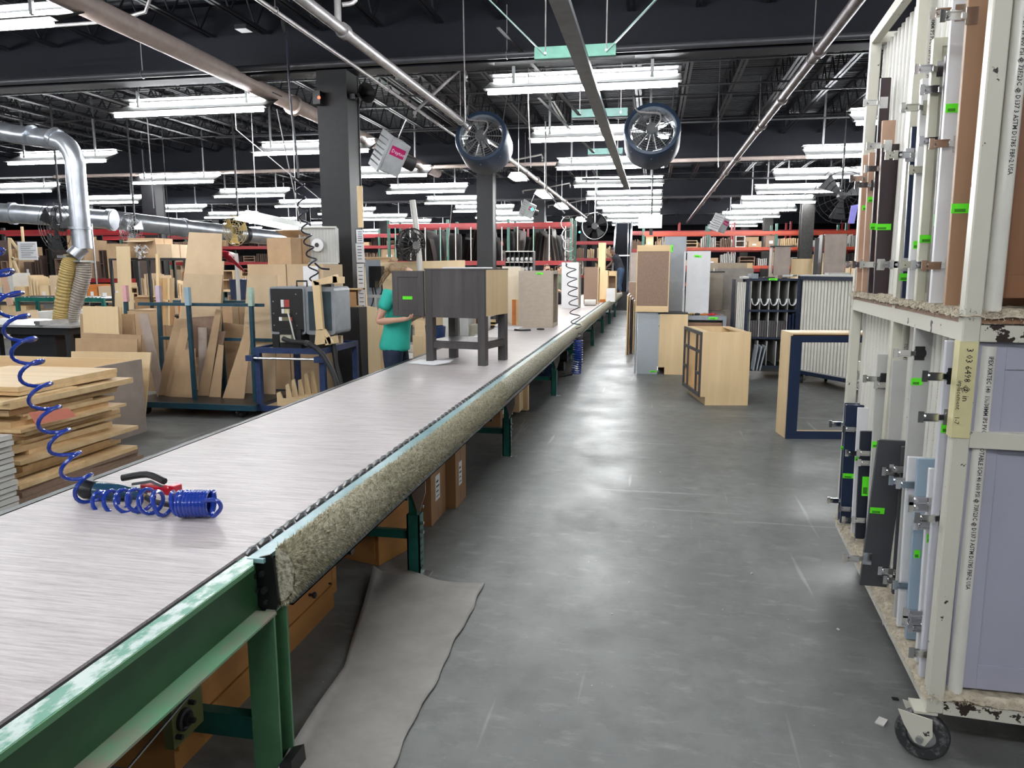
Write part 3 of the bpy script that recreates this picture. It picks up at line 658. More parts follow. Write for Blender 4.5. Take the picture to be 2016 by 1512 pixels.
# ---------- far hanging hose with blower nozzle
t = thing('coil_hose', 'hanging coiled hose, dark above and blue below, in front of the white panel', 'air hose', (-1.15, 11.1, 0))
a0, a1, a2 = aY(1118, 425, 12), aY(1124, 520, 11.2), aY(1138, 668, 11.05)
part('coil', B().tube(helix([aY(1112, 420, 12.5), aY(1116, 470, 12.0), a1], .075, 5, 12), .008, 5), m_steel, t, smooth=True)
part('coil', B().tube(helix([a1, aY(1130, 600, 11.1), a2], .075, 8, 12), .008, 5), m_hosed, t, smooth=True)
part('coil', B().tube(helix([a2, aY(1137, 710, 11.0), aY(1134, 735, 11.0)], .07, 15, 12), .009, 6), m_hose, t, smooth=True)
part('drop_pipe', B().tube([aY(1112, 420, 12.5), V((-1.78, 12.5, 2.9)), V((-1.8, 12.5, 4.0))], .012, 6), m_pipe, t)
part('blower_gun', B().tube([(-1.12, 11.0, .1), (-1.16, 10.95, .05), (-1.25, 10.9, .035)], [.015, .03, .022], 8).tube([(-1.25, 10.9, .035), (-1.33, 10.85, .02)], [.03, .012], 8), m_black, t, smooth=True)
# ================================================ THE CREAM DOOR CART
CX, CY, CR = .93, 2.45, -math.atan(.13 / 1.8)
ct = thing('door_cart', 'chipped cream two-tier door cart with white tube dividers, right edge of the aisle', 'cart', (CX, CY, 0), CR)
CL, CWd, PW = 1.84, 1.0, .05
for (x, y) in ((0, 0), (CWd - PW, 0), (0, CL - PW), (CWd - PW, CL - PW)):
    part('post', B().box(x, x + PW, y, y + PW, .17, 2.80), m_cream, ct, False, bevel=.004)
for (x, z0, z1) in ((0, 1.40, 1.455), (0, .17, .205), (0, 2.75, 2.80), (CWd - PW, 1.40, 1.455), (CWd - PW, .17, .205), (CWd - PW, 2.75, 2.80)):
    part('side_rail', B().box(x + .002, x + PW - .01, PW, CL - PW, z0, z1), m_cream, ct, False)
part('post', B().box(0.004, .04, .88, .93, .2, 2.76), m_creamc, ct, False)
for y in (0, CL - PW):
    for z in (.17, 1.40, 2.75, 1.07): part('end_rail', B().box(PW, CWd - PW, y + .002, y + .042, z, z + (.05 if z > .2 else .045)), m_chip if z in (1.40, .17) else m_cream, ct, False)
for z in (.205, 1.455):
    part('shelf_board', B().box(.008, CWd - .01, .01, CL - .01, z, z + .02), mat('shelf plywood edge', (.34, .18, .1), .6), ct, False)
    q = B(); nx, ny = 40, 110
    for i in range(ny + 1):
        for j in range(nx + 1):
            x = -.012 + (CWd + .02) * (j / nx) ** 1.3; y = -.004 + (CL + .008) * i / ny; e = min(1, (x + .012) / .03, (y + .004) / .02 if y < .02 else 1, 1)
            q.v.append(V((x + .006 * noise.noise(V((y * 30, z, 1))) * (j == 0), y, z + .02 + .022 * max(e, 0) + .009 * noise.noise(V((x * 30, y * 42, z))) + .007 * noise.noise(V((x * 12, y * 60, z + 4))))))
    for i in range(ny):
        for j in range(nx): a = i * (nx + 1) + j; q.f.append((a, a + 1, a + nx + 2, a + nx + 1))
    cp = part('shelf_carpet', q, m_carpet, ct, False, smooth=True, label='matted cream shag carpet lining')
    q = B()
    for i in range(4200):
        if i % 3: p = V((U(-.014, .05), U(0, CL), z + U(.012, .045)))
        else: p = V((U(0, .7), U(-.006, .02), z + U(.01, .04)))
        tt = V((U(-1, .4), U(-1, 1), U(-.8, .6))).normalized(); s = tt.cross(V((0, 0, 1))).normalized() * .0016; L = U(.008, .022)
        q.add([p - s, p + s, p + tt * L], [(0, 1, 2)])
    part('carpet_fringe', q, m_carpet, ct, False, kind='stuff')
# white plastic divider tubes
tm = mesh_of('divider_tube', B().tube([(0, 0, 0), (0, 0, 1.15)], .0245, 12), m_pvc, True)
tub = []
for z in (.235, 1.49):
    for r_, x in enumerate((.085, .37, .66, .93)):
        for i in range(25):
            y = .035 + i * .0735
            if abs(y - .905) < .05 and r_ == 0: continue
            o = bpy.data.objects.new('divider_tube', tm); col.objects.link(o); o.parent = ct; o.location = (x, y, z)
            if z > 1: o.scale = (1, 1, 1.08)
            tub.append((o, x, y, z, r_, i))
TX = 'IPEX XIRTEC 140  1\u00bd/38MM IPS PVC 1120 POTABLE SCH 40 600 PSI @ 73F/23C @ D137 3 ASTM D1785 FBF-2 USA'
lm = []
for k, tx in enumerate((TX, TX[16:] + '  ' + TX[:14], TX[44:] + '   ' + TX[:40])):
    o = text(tx, .019, M(), m_ink, None, bold=.0003, wrap=.0248, squash=.8); lm.append(o.data); bpy.data.objects.remove(o)
for (o, x, y, z, r_, i) in tub:
    if (r_ == 0) or (i == 0 and r_ == 1):
        if i > 14 and i % 2: continue
        q = bpy.data.objects.new('printed_text', lm[i % 3]); col.objects.link(q); q.parent = o
        a = math.radians(-118 if i else -96)
        nrm = V((math.cos(a), math.sin(a), 0)); q.matrix_local = frame(nrm * .0252 + V((0, 0, 1.12 - .05 * (i % 4))), (0, 0, -1), V((0, 0, -1)).cross(nrm) * -1)
# casters
def caster(parent, c, r, m_w, m_f, w=.045, rz=0, hub=True, top=.17, world=True):
    x, y = c; R_ = M.Rotation(rz, 3, 'Z')
    T = lambda p: V((x, y, 0)) + R_ @ V(p)
    q = B(); q.lathe(T((-w / 2, 0, r)), R_ @ V((1, 0, 0)), [(r * .55, 0), (r * .93, 0), (r, w * .2), (r, w * .8), (r * .93, w), (r * .55, w)], 28)
    k = part('wheel', q, m_w, parent, world, smooth=True)
    part('hub', B().lathe(T((-w / 2 - .004, 0, r)), R_ @ V((1, 0, 0)), [(0, 0), (r * .2, 0), (r * .25, .01), (r * .6, .012), (r * .62, w), (r * .2, w + .006), (0, w + .006)], 20), m_steel, k, world, smooth=True)
    q = B()
    for s in (-1, 1):
        X = s * (w / 2 + .012)
        q.prism([T((X - .002, .06 * 1.2, top - .01)), T((X - .002, -.03, top - .01)), T((X - .002, -.035, r + .02)), T((X - .002, -.015, r - .022)), T((X - .002, .015, r - .02)), T((X - .002, .05, r + .03))], R_ @ V((.004, 0, 0)))
    q.box(x - .035, x + .035, y - .02, y + .06, top - .008, top)
    f_ = part('fork', q, m_f, parent, world)
    part('axle_bolt', B().cyl(T((-w / 2 - .03, 0, r)), T((w / 2 + .03, 0, r)), .011, n=8), m_steel, f_, world)
    return k
m_tyre = mat('grey white worn tyre', (.03, .03, .032), .5, c2=(.2, .2, .2), scl=30, lo=.3, hi=.45)
for (x, y) in ((.0, .02), (.1, .84), (.12, 1.62), (.9, 0), (.9, 1.65)):
    caster(ct, (x, y), .082, m_tyre, m_cream, rz=1.15 if y < .5 else .05, world=False)
# tape with handwriting on the near post
tp = part('masking_tape', B().box(-.004, -.001, -.001, .05, 1.1, 1.4).box(-.004, .046, -.003, -.001, 1.1, 1.4), m_tape, ct, False, label='pale yellow masking tape with handwriting')
text('3 03 6498 @ in', .026, M.Translation((CX, CY, 0)) @ M.Rotation(CR, 4, 'Z') @ frame((.016, -.0045, 1.38), (0, 0, -1), (1, 0, 0)), m_black, tp, squash=1)
text('irplacement    1-7', .019, M.Translation((CX, CY, 0)) @ M.Rotation(CR, 4, 'Z') @ frame((.0, -.0045, 1.28), (0, 0, -1), (1, 0, 0)), m_black, tp)

# hinges: clip arm, plate and cup
def hinge(parent, p, s=1, cup=False):
    x, y, z = p
    q = B(); q.box(x - .034 * s, x + .012 * s, y - .012, y - .008, z - .012, z + .012); q.box(x - .034 * s, x + .012 * s, y - .02, y - .008, z - .013, z - .010); q.box(x - .034 * s, x + .012 * s, y - .02, y - .008, z + .010, z + .013)
    q.cyl((x - .026 * s, y - .022, z), (x - .026 * s, y - .01, z), .006, n=6); q.prism([(x + .012 * s, y - .016, z - .009), (x + .03 * s, y - .004, z - .009), (x + .03 * s, y, z - .009), (x + .012 * s, y - .008, z - .009)], (0, 0, .018))
    q.box(x - .05 * s, x - .034 * s, y - .017, y - .012, z - .018, z + .018)
    h = part('hinge', q, m_chrome, parent)
    part('hinge_cup', B().cyl((x + .045 * s, y - .004, z), (x + .045 * s, y + .001, z), .0175 * (1.3 if cup else 1), n=14).box(x + .028 * s, x + .062 * s, y - .003, y, z - .026, z + .026), m_black if cup else m_chrome, h, smooth=False)
    return h
def panel(name, label, m, Y, tl, bl, D=.5, th=.019, hinges=(), stick=(), shaker=None, group='doors stored in the cream cart', m2=None, tr=None, cat='door', cup=False):
    """an upright cabinet door in the cart: tl and bl are the corners of its free edge"""
    TL = aY(tl[0], tl[1], Y); BL = aY(bl[0], bl[1], Y) if len(bl) == 2 else V((TL.x + .012, Y, bl[2]))
    if tr: TR = aY(tr[0], tr[1], Y); D = (TR - TL).length; ax = (TR - TL).normalized()
    else: ax = V((1, 0, 0))
    BR, TR = BL + ax * D, TL + ax * D
    t = thing(name, label, cat, BL, 0, group)
    dn = V((0, th, 0))
    part('door_panel', B().prism([BL, BR, TR, TL], dn), m, t, bevel=.0015)
    up = (TL - BL).normalized(); H = (TL - BL).length
    if shaker:
        w = shaker; f = V((0, -.006, 0))
        for (a, b_) in (((0, 0), (w, H)), ((D - w, 0), (D, H)), ((w, 0), (D - w, w)), ((w, H - w), (D - w, H))):
            P = lambda u, v: BL + ax * u + up * v
            part('frame_rail', B().prism([P(*a), P(b_[0], a[1]), P(*b_), P(a[0], b_[1])], f), m, t, bevel=.001)
    for h in hinges:
        p = aY(h[0], h[1], Y - (.006 if shaker else 0)); hinge(t, (p.x, p.y, p.z), 1, cup and h is hinges[0])
    for s_ in stick:
        p = aY(s_[0], s_[1], Y - (.0065 if shaker else .0005)); sticker(t, p, ax, up, s_[2] if len(s_) > 2 else .035, s_[3] if len(s_) > 3 else .022)
    return t
SZ = 1.50; LZ = .25
b_ = lambda px, z: (px, 0, z)
# upper tier, far to near
panel('door_blank', 'pale salmon door at the far end of the upper tier of the cream cart', m_sal, 4.16, (1700, 305), b_(1690, SZ), hinges=[(1692, 352), (1684, 521)], stick=[(1697, 414, .03, .025)])
panel('door_blank', 'salmon door just before the farthest one high in the cream cart', m_sal, 4.02, (1712, 300), b_(1700, SZ), hinges=[(1702, 365), (1697, 521)], stick=[(1708, 398, .03, .025)])
panel('door_blank', 'tall narrow plum brown door in the upper tier of the cream cart', m_plum, 3.9, (1735, 153), b_(1708, SZ), .045, hinges=[(1720, 203), (1722, 333)], stick=[(1712, 452, .035, .03)])
panel('door_blank', 'short salmon strip standing between two plum doors of the cream cart', m_sal, 3.86, (1738, 237), (1722, 540), .06, hinges=[])
panel('door_blank', 'wide plum brown door in the upper tier of the cream cart', m_plum, 3.76, (1737, 284), b_(1718, SZ), .4, hinges=[(1727, 288), (1713, 521)], stick=[(1722, 453, .07, .028)])
panel('door_blank', 'navy stained door beside the middle post of the cream cart', m_navy, 3.24, (1796, 249), b_(1772, SZ), hinges=[(1767, 306), (1784, 306), (1775, 521), (1758, 521)], stick=[(1770, 553, .04, .03)])
panel('door_blank', 'white door with moulded lines beside the navy one in the cream cart', m_white, 3.12, (1815, 155), b_(1788, SZ), hinges=[(1800, 213), (1814, 335), (1797, 521)], shaker=.05, stick=[(1797, 490, .02, .03)])
panel('door_blank', 'ivory door with a grooved frame in the cream cart', mat('ivory paint', (.62, .6, .48), .4, var=.03), 2.97, (1838, 75), b_(1810, SZ), hinges=[(1827, 137), (1838, 178), (1836, 279), (1820, 522)], shaker=.03, stick=[(1810, 478, .05, .028)])
panel('door_blank', 'very dark plum door edge beside the tall white door', m_plum, 2.88, (1863, 108), b_(1829, SZ), hinges=[], stick=[(1838, 445, .02, .04)])
panel('door_blank', 'tall white door beside the light brown one in the cream cart', m_white, 2.79, (1881, -60), b_(1839, SZ), hinges=[(1861, 27), (1858, 284), (1842, 523)], stick=[(1861, 222, .042, .028)])
panel('door_blank', 'light brown wooden door nearest the corner in the upper tier', m_walnutl, 2.64, (1912, -60), b_(1864, SZ), hinges=[(1882, 33)], stick=[(1872, 420, .06, .03)])
panel('door_blank', 'dark cherry framed door behind the front tubes of the upper tier', m_walnut, 2.5, (1985, -100), b_(1958, SZ + .03), .5, shaker=.07, m2=None)
# lower tier, far to near
panel('door_blank', 'navy door sticking out farthest at the far end of the lower tier', m_navy, 4.2, (1664, 794), (1650, 1026), .4, hinges=[(1650, 834), (1646, 984)], stick=[(1655, 885, .02, .02)])
panel('door_blank', 'second navy door with lime sticker at the far end of the lower tier', m_navy, 4.08, (1666, 797), (1654, 1030), .1, hinges=[(1677, 844), (1668, 1000)], stick=[(1659, 941, .06, .026)])
panel('door_blank', 'short white door between navy doors in the lower tier', m_white, 3.96, (1690, 803), (1676, 1050), .3, hinges=[(1683, 891), (1676, 1022)], stick=[(1683, 907, .025, .02)])
panel('door_blank', 'blackish navy door with a long lime sticker in the lower tier', mat('blackish navy', (.012, .018, .035), .4), 3.84, (1695, 849), (1684, 1059), .3, hinges=[(1706, 891), (1708, 910), (1696, 1022), (1694, 1063)], stick=[(1696, 976, .035, .1)])
panel('door_blank', 'light grey door left of the middle post in the lower tier', m_lgr, 3.62, (1729, 697), b_(1694, LZ), .35, hinges=[(1720, 745), (1742, 757)], stick=[(1716, 881, .03, .03)], cup=True)
panel('door_blank', 'warm grey door right of the middle post in the lower tier', m_lgr, 3.3, (1759, 709), b_(1728, LZ), .45)
panel('door_blank', 'grey door with a lime sticker high in the lower tier', m_lgr, 2.98, (1803, 638), b_(1762, LZ), .4, hinges=[(1785, 695), (1775, 945)], stick=[(1793, 758, .04, .027)], cup=True)
panel('door_blank', 'dark slate door leaning out of the cart at an angle', m_slate, 3.12, (1730, 866), (1693, 1152), .14, tr=(1785, 869), hinges=[(1684, 1098), (1760, 927)], stick=[(1712, 1010, .055, .025)])
panel('door_blank', 'second slate door standing behind the leaning one', m_slate, 3.06, (1777, 880), (1757, 1170), .03, hinges=[(1775, 922), (1752, 1122), (1762, 1140)])
panel('door_blank', 'pale white panel with a hinge low in the lower tier', m_white, 2.9, (1789, 900), b_(1766, LZ), .06, hinges=[(1790, 952), (1783, 1150)])
panel('door_blank', 'narrow blue grey door in the lower tier', m_blgr, 2.8, (1808, 903), b_(1790, LZ), .4, stick=[(1799, 1098, .02, .03)])
panel('door_blank', 'short white door with stacked hinges near the corner', m_white, 2.63, (1831, 923), b_(1811, LZ), .4, hinges=[(1817, 983), (1817, 997), (1826, 1032), (1806, 1205), (1804, 1220), (1815, 1234)], stick=[(1824, 1068, .02, .03)])
panel('door_blank', 'pale lavender white door nearest the front corner of the lower tier', mat('lavender white', (.62, .62, .68), .4, var=.03), 2.53, (1864, 671), b_(1830, LZ), .45, hinges=[(1846, 740), (1838, 820), (1830, 1018), (1818, 1283)], stick=[(1852, 852, .032, .03)], cup=True)
panel('door_blank', 'wide lavender grey framed door facing the aisle in the lower tier', m_lav, 2.475, (1922, 672), b_(1893, LZ + .01), .75, shaker=.085)

# ================================================ CABINETS ON THE RIGHT OF THE AISLE
def casew(t, w, d, h, m, open_='-y', th=.018, z0=0, mb=None, m_in=None):
    """cabinet box made of separate panels; local x 0..w, y 0..d"""
    P = {'-x': (0, th, 0, d, z0, h), '+x': (w - th, w, 0, d, z0, h), '-y': (th, w - th, 0, th, z0, h), '+y': (th, w - th, d - th, d, z0, h), '-z': (th, w - th, th, d - th, z0, z0 + th), '+z': (th, w - th, th, d - th, h - th, h)}
    for k, a in P.items():
        if k in open_.split(','): continue
        part('back_panel' if k == '+y' else 'side_panel' if 'x' in k else 'top_panel' if k == '+z' else 'bottom_panel' if k == '-z' else 'front_panel', B().box(*a), (mb if k == '+y' and mb else m), t, False)
t = thing('base_cabinet', 'pale maple base cabinet with a charcoal face frame standing in the aisle', 'cabinet', (.60, 8.93, 0), .17)
W, D_, H_ = .57, .92, .875
part('side_panel', B().prism([(.0, 0, .1), (.06, 0, .1), (.06, 0, 0), (W, 0, 0), (W, 0, H_), (0, 0, H_)], (0, .016, 0)), m_maple, t, False)
part('side_panel', B().prism([(.0, D_ - .016, .1), (.06, D_ - .016, .1), (.06, D_ - .016, 0), (W, D_ - .016, 0), (W, D_ - .016, H_), (0, D_ - .016, H_)], (0, .016, 0)), m_maple, t, False)
part('back_panel', B().box(W - .008, W - .001, .016, D_ - .016, .1, H_ - .001), m_maple, t, False)
part('bottom_panel', B().box(.02, W - .01, .016, D_ - .016, .1, .115), m_maple, t, False)
part('stretcher', B().box(.02, .1, .016, D_ - .016, H_ - .018, H_ - .001), m_maplex, t, False)
part('stretcher', B().box(W - .09, W - .01, .016, D_ - .016, H_ - .018, H_ - .001), m_maplex, t, False)
part('stretcher', B().box(.1, W - .09, .016, .05, H_ - .018, H_ - .001), m_maplex, t, False)
part('toe_kick', B().box(.06, .075, .016, D_ - .016, 0, .1), m_maplex, t, False)
q = B()
for y0, y1 in ((-.003, .04), (.2, .235), (.66, .695), (D_ - .04, D_)): part('frame_stile', B().box(-.02, 0, y0, y1, .1, H_), m_char, t, False)
for z0, z1 in ((.1, .145), (H_ - .04, H_)): part('frame_rail', B().box(-.019, -.001, .04, D_ - .04, z0, z1), m_char, t, False)
for z in (.62,): part('frame_rail', B().box(-.019, -.001, .235, .66, z, z + .035), m_char, t, False)
for y0, y1 in ((.04, .2), (.695, D_ - .04)):
    for z in (.36, .62): part('frame_rail', B().box(-.019, -.001, y0, y1, z, z + .035), m_char, t, False)
sticker(t, V((.57, 9.25, .86)), V((-.17, 1, 0)) * -1, (0, 0, 1), .05, .02)

t = thing('wall_cabinet', 'open maple box with a thick navy front frame standing on the floor', 'cabinet', (1.30, 7.3, 0), .14)
W, D_, H_ = .86, .3, 1.02
part('side_panel', B().box(0, .018, 0, D_, 0, H_), m_maple, t, False); part('side_panel', B().box(W - .018, W, 0, D_, 0, H_), m_maple, t, False)
part('top_panel', B().box(.018, W - .018, 0, D_, H_ - .018, H_), m_maplex, t, False); part('bottom_panel', B().box(.018, W - .018, 0, D_, 0, .018), m_maplex, t, False)
part('shelf_cleat', B().box(.018, W - .018, D_ - .02, D_ - .002, H_ - .1, H_ - .018), m_mdf, t, False)
for a in ((-.002, .1, 0, H_ - .03), (W - .1, W + .002, 0, H_ - .03)): part('frame_stile', B().box(a[0], a[1], -.02, 0, a[2], a[3]), m_navy, t, False)
for z0, z1 in ((H_ - .09, H_ - .03), (0, .075)): part('frame_rail', B().box(.1, W - .1, -.019, -.001, z0, z1), m_navy, t, False)

def flatcab(name, label, p, w, d, h, m, rz=0, z=0, mf=None, cat='cabinet', group=None, toe=None, bev=.002):
    """closed cabinet seen from behind or the side: panels, plus a recessed front"""
    t = thing(name, label, cat, (p[0], p[1], z), rz, group)
    casew(t, w, d, h, m, '-x,+y' if toe is None else '-x', mb=mf)
    part('door', B().box(-.02, -.001, .01, d - .01, (toe or 0) + .004, h - .004), mf or m, t, False)
    return t
t = flatcab('tall_cabinet', 'pale grey end panel cabinet on the floor with a lime sticker at its foot', (-.22, 11.5), .33, .58, .96, m_grey)
sticker(t, (.0, 11.497, .03), (1, 0, 0), (0, 0, 1), .11, .025)
t = thing('base_cabinet', 'pale maple base cabinet with a black toe kick beside the grey one', 'cabinet', (.13, 11.5, 0))
part('side_panel', B().prism([(0, 0, .11), (.09, 0, .11), (.09, 0, 0), (.42, 0, 0), (.42, 0, .93), (0, 0, .93)], (0, .018, 0)), m_maple, t, False)
part('side_panel', B().box(0, .42, .55, .568, 0, .93), m_maple, t, False); part('back_panel', B().box(.41, .42, .018, .55, 0, .93), m_maple, t, False)
part('worktop_edge', B().box(-.03, .42, -.004, .57, .93, .945), m_black, t, False)
part('door', B().box(-.022, -.002, .0, .28, .12, .74), m_lgr, t, False); part('door', B().box(-.022, -.002, .29, .56, .12, .74), m_lgr, t, False); part('drawer_front', B().box(-.022, -.002, 0, .56, .75, .92), m_lgr, t, False)
part('toe_kick', B().box(.09, .1, .018, .55, 0, .11), m_black, t, False)
t = thing('wall_cabinet', 'brown hardboard-backed cabinet set across two lower cabinets', 'cabinet', (-.24, 11.45, .962), -.03)
part('back_panel', B().box(.01, .48, 0.006, .012, .09, .91), m_mdf, t, False)
part('side_panel', B().box(0, .012, 0, .32, 0, 1.0), m_maple, t, False); part('side_panel', B().box(.478, .49, 0, .32, 0, 1.0), m_maple, t, False)
for z in (0, .91): part('hanging_rail', B().box(.012, .478, 0, .012, z, z + .09), m_maplex, t, False)
part('top_panel', B().box(.012, .478, .012, .32, .985, 1.0), m_maplex, t, False); part('bottom_panel', B().box(.012, .478, .012, .32, 0, .015), m_maplex, t, False)
part('door', B().box(0, .49, .32, .338, 0, 1.0), m_maple, t, False)
t = flatcab('tall_cabinet', 'tall slate blue grey cabinet behind the hardboard-backed one', (.16, 12.3), .36, .3, 2.12, m_greyp)
sticker(t, (.31, 12.297, 1.88), (0, 0, 1), (-1, 0, 0), .11, .035)
t = flatcab('wall_cabinet', 'tall white cabinet standing on a low grey drawer unit', (.50, 11.85), .37, .32, .98, m_white, z=.90)
sticker(t, (.62, 11.847, 1.79), (1, 0, -.1), (.1, 0, 1), .11, .035)
t = thing('drawer_unit', 'low lilac grey drawer unit carrying the tall white cabinet', 'cabinet', (.50, 11.6, 0))
casew(t, .62, .6, .895, m_greyp, '-y')
part('drawer_box', B().box(.06, .56, .0, .02, .68, .8), mat('drawer brown', (.3, .16, .09), .5), t, False)
for a in ((0, .05, 0, .895), (.57, .62, 0, .895)): part('frame_stile', B().box(a[0], a[1], -.018, 0, a[2], a[3]), m_greyp, t, False)
for z in (.84, .62, .0): part('frame_rail', B().box(.05, .57, -.018, 0, z, z + .055), m_greyp, t, False)
sticker(t, (.86, 11.58, .85), (1, 0, 0), (0, 0, 1), .13, .035)
for k, (px, py, m_, lb) in enumerate(((1365, 622, m_brass, 'brass coloured clamp'), (1375, 618, m_black, 'black handled cutter'), (1390, 618, m_oran, 'orange pliers'), (1405, 620, mat('red tool plastic', (.7, .03, .03), .4), 'red gripped screwdriver'))):
    p = aY(px, py, 11.7); solo('hand_tool', B().tube([(p.x - .09, 11.7, .915), (p.x - .02, 11.72, .92), (p.x + .02, 11.7, .92)], [.012, .02, .016], 8).tube([(p.x + .02, 11.7, .92), (p.x + .1, 11.74, .91)], [.006, .004], 6), m_, lb + ' lying on the lilac grey drawer unit', 'tool', smooth=True, group='tools on the drawer unit')
flatcab('wall_cabinet', 'beige cabinet behind the tall white one, black cap on top', (.79, 12.6), .35, .3, .62, m_beige, z=.93)
solo('dark_strip', B().box(.78, 1.16, 12.59, 12.92, 1.551, 1.57), m_black, 'black strip lying on the beige cabinet behind the white one', 'strip')
t = flatcab('base_cabinet', 'maple cabinet box supporting the beige black-capped cabinet', (.78, 12.55), .5, .4, .925, m_birch)
flatcab('wall_cabinet', 'broad grey beige panel cabinet left of the tile cart', (1.08, 13.3), .62, .4, 1.62, mat('warm grey laminate', (.36, .32, .28), .5))
t = thing('framed_end', 'framed wooden end panel with a pale centre on the maple pallet', 'door', (.95, 14.6, 1.1))
part('door_panel', B().box(.0, .85, .0, .02, 0, .62), mat('pale green grey panel', (.5, .5, .4), .5), t, False)
for a in ((-.04, .06, 0, .62), (.79, .89, 0, .62)): part('frame_stile', B().box(a[0], a[1], -.02, 0, a[2], a[3]), m_maple, t, False)
for z in (0, .48): part('frame_rail', B().box(.06, .79, -.02, 0, z, z + .14), mat('greyed maple', (.42, .34, .25), .5), t, False)
solo('pallet_stack', B().box(.85, 1.9, 14.4, 15.2, 0, 1.095), m_maplex, 'maple case under the framed end panel', 'case')
flatcab('wall_cabinet', 'narrow white cabinet beside the framed end panel', (.78, 15.3), .2, .3, 1.87, m_white)
flatcab('wall_cabinet', 'birch box with a dark top behind the tile cart', (2.02, 13.4), .28, .3, .78, m_birch, z=1.2)
solo('pallet_stack', B().box(1.95, 3.2, 13.3, 14.2, 0, 1.195), m_card, 'big carton block behind the tile cart carrying the birch boxes', 'box')
solo('dark_strip', B().box(1.96, 2.4, 13.38, 13.72, 1.982, 2.0), m_black, 'dark board lying on the birch box behind the tile cart', 'board')
flatcab('wall_cabinet', 'low maple cabinet behind the tile cart between taller boxes', (2.32, 13.5), .36, .3, .58, m_maple, z=1.2)
t = flatcab('wall_cabinet', 'birch wall cabinet showing a charcoal door edge behind the tile cart', (2.8, 13.3), .36, .3, .98, m_birch, z=1.2, mf=m_char)
part('door', B().box(-.14, -.07, .0, .018, .0, .92), m_char, t, False)
flatcab('wall_cabinet', 'tall charcoal cabinet with a chrome strip beyond the tube cart', (5.15, 19.4), .75, .3, 2.05, mat('dark slate blue', (.03, .038, .055), .4))
flatcab('base_cabinet', 'cream maple cabinet left of the charcoal one beyond the tube cart', (3.6, 18.2), .38, .4, 1.75, m_maple)
flatcab('base_cabinet', 'second cream maple cabinet with open shelves beyond the tube cart', (4.45, 18.2), .32, .4, 1.78, m_maple)
# ---------- blue tile cart (three tiers, white dividers)
t = thing('tile_cart', 'navy three-tier cart with white dividers and wrapped doors', 'cart', (1.36, 11.3, 0), 0)
W, D_ = .92, .55
for (x, y) in ((0, 0), (W - .035, 0), (0, D_ - .035), (W - .035, D_ - .035)): part('post', B().box(x, x + .035, y, y + .035, .06, 1.49), m_cartnavy, t, False)
part('end_panel', B().box(-.16, -.15, .1, .5, .3, 1.46), m_cartnavy, t, False)
for z in (.2, .62, 1.02, 1.47):
    for y in (0, D_ - .03): part('rail', B().box(.035, W - .035, y, y + .03, z - .03, z), m_cartnavy, t, False)
    part('shelf', B().box(.0, W, .03, D_ - .03, z - .015, z), m_dkmetal, t, False)
for (z0, z1, n) in ((.2, .56, 6), (.62, .99, 7), (1.02, 1.43, 7)):
    for i in range(n):
        x = .06 + i * .13
        if x < W - .05: part('divider', B().box(x, x + .012, .02, D_ - .04, z0, z1), m_lgr, t, False)
for i in range(5): part('end_tube', B().cyl((-.12 + .025 * i, .02, .3), (-.12 + .025 * i, .02, 1.42), .011, n=8), m_pvc, t, False, smooth=True)
for i in range(6): part('end_tube', B().cyl((.78 + .022 * i, .0, .22), (.78 + .022 * i, .0, 1.42), .010, n=8), m_pvc, t, False, smooth=True)
for (x, y) in ((.06, .06), (W - .1, .06), (.06, D_ - .1), (W - .1, D_ - .1)): caster(t, (x, y), .05, m_rub, m_steel, .03, top=.11, world=False)
part('base', B().box(-.02, W + .02, 0, D_, .115, .17), m_dkmetal, t, False)
part('back_board', B().box(.035, W - .035, D_ - .04, D_ - .03, .17, 1.46), mat('dim grey board', (.2, .19, .18), .6), t, False)
for i in range(4):
    x = 1.36 + .075 + .13 * i
    for k in range(3): solo('drawer_facing', B().box(x + .035 * k, x + .03 + .035 * k, 11.31, 11.7, .622, .86), m_char, 'charcoal drawer front, %s of its slot, %s slot of the middle tier' % (('leftmost', 'middle', 'rightmost')[k], ('first', 'second', 'third', 'fourth')[i]), 'drawer front', 'charcoal drawer fronts in the tile cart')
for k in range(6): solo('drawer_facing', B().box(1.97 + .045 * k, 2.0 + .045 * k, 11.31, 11.7, .622, .95 + .02 * (k % 2)), m_navy, 'navy drawer front, %s from the left in the middle tier of the tile cart' % ('first', 'second', 'third', 'fourth', 'fifth', 'sixth')[k], 'drawer front', 'navy drawer fronts in the tile cart')
for i in range(5):
    x = 1.36 + .075 + .13 * i; q = B()
    for j in range(9):
        a = PI * j / 8; q.v += [V((x + .055 - .055 * math.cos(a), 11.28, 1.16 - .1 * math.sin(a) + .02)), V((x + .055 - .055 * math.cos(a), 11.5, 1.16 - .1 * math.sin(a) + .02))]
    q.f = [(2 * j, 2 * j + 1, 2 * j + 3, 2 * j + 2) for j in range(8)]
    o = solo('foam_wrap', q, m_paper, 'sagging white foam liner in the %s slot of the top tier' % ('leftmost', 'second', 'middle', 'fourth', 'rightmost')[i], 'foam liner', 'foam liners in the tile cart', smooth=True); md = o.modifiers.new('s', 'SOLIDIFY'); md.thickness = .006
for k in range(3): solo('door_blank', B().ob((1.5 + .05 * k, 11.2, .33), (.018, .3, .36), (0, .12 + .03 * k, 0)), m_greyp, 'grey door leaning at the foot of the tile cart, %s of three' % ('left', 'middle', 'right')[k], 'door', 'grey doors at the tile cart foot')
sticker(t, V((1.66, 11.298, 1.445)), (1, 0, 0), (0, 0, 1), .12, .03)
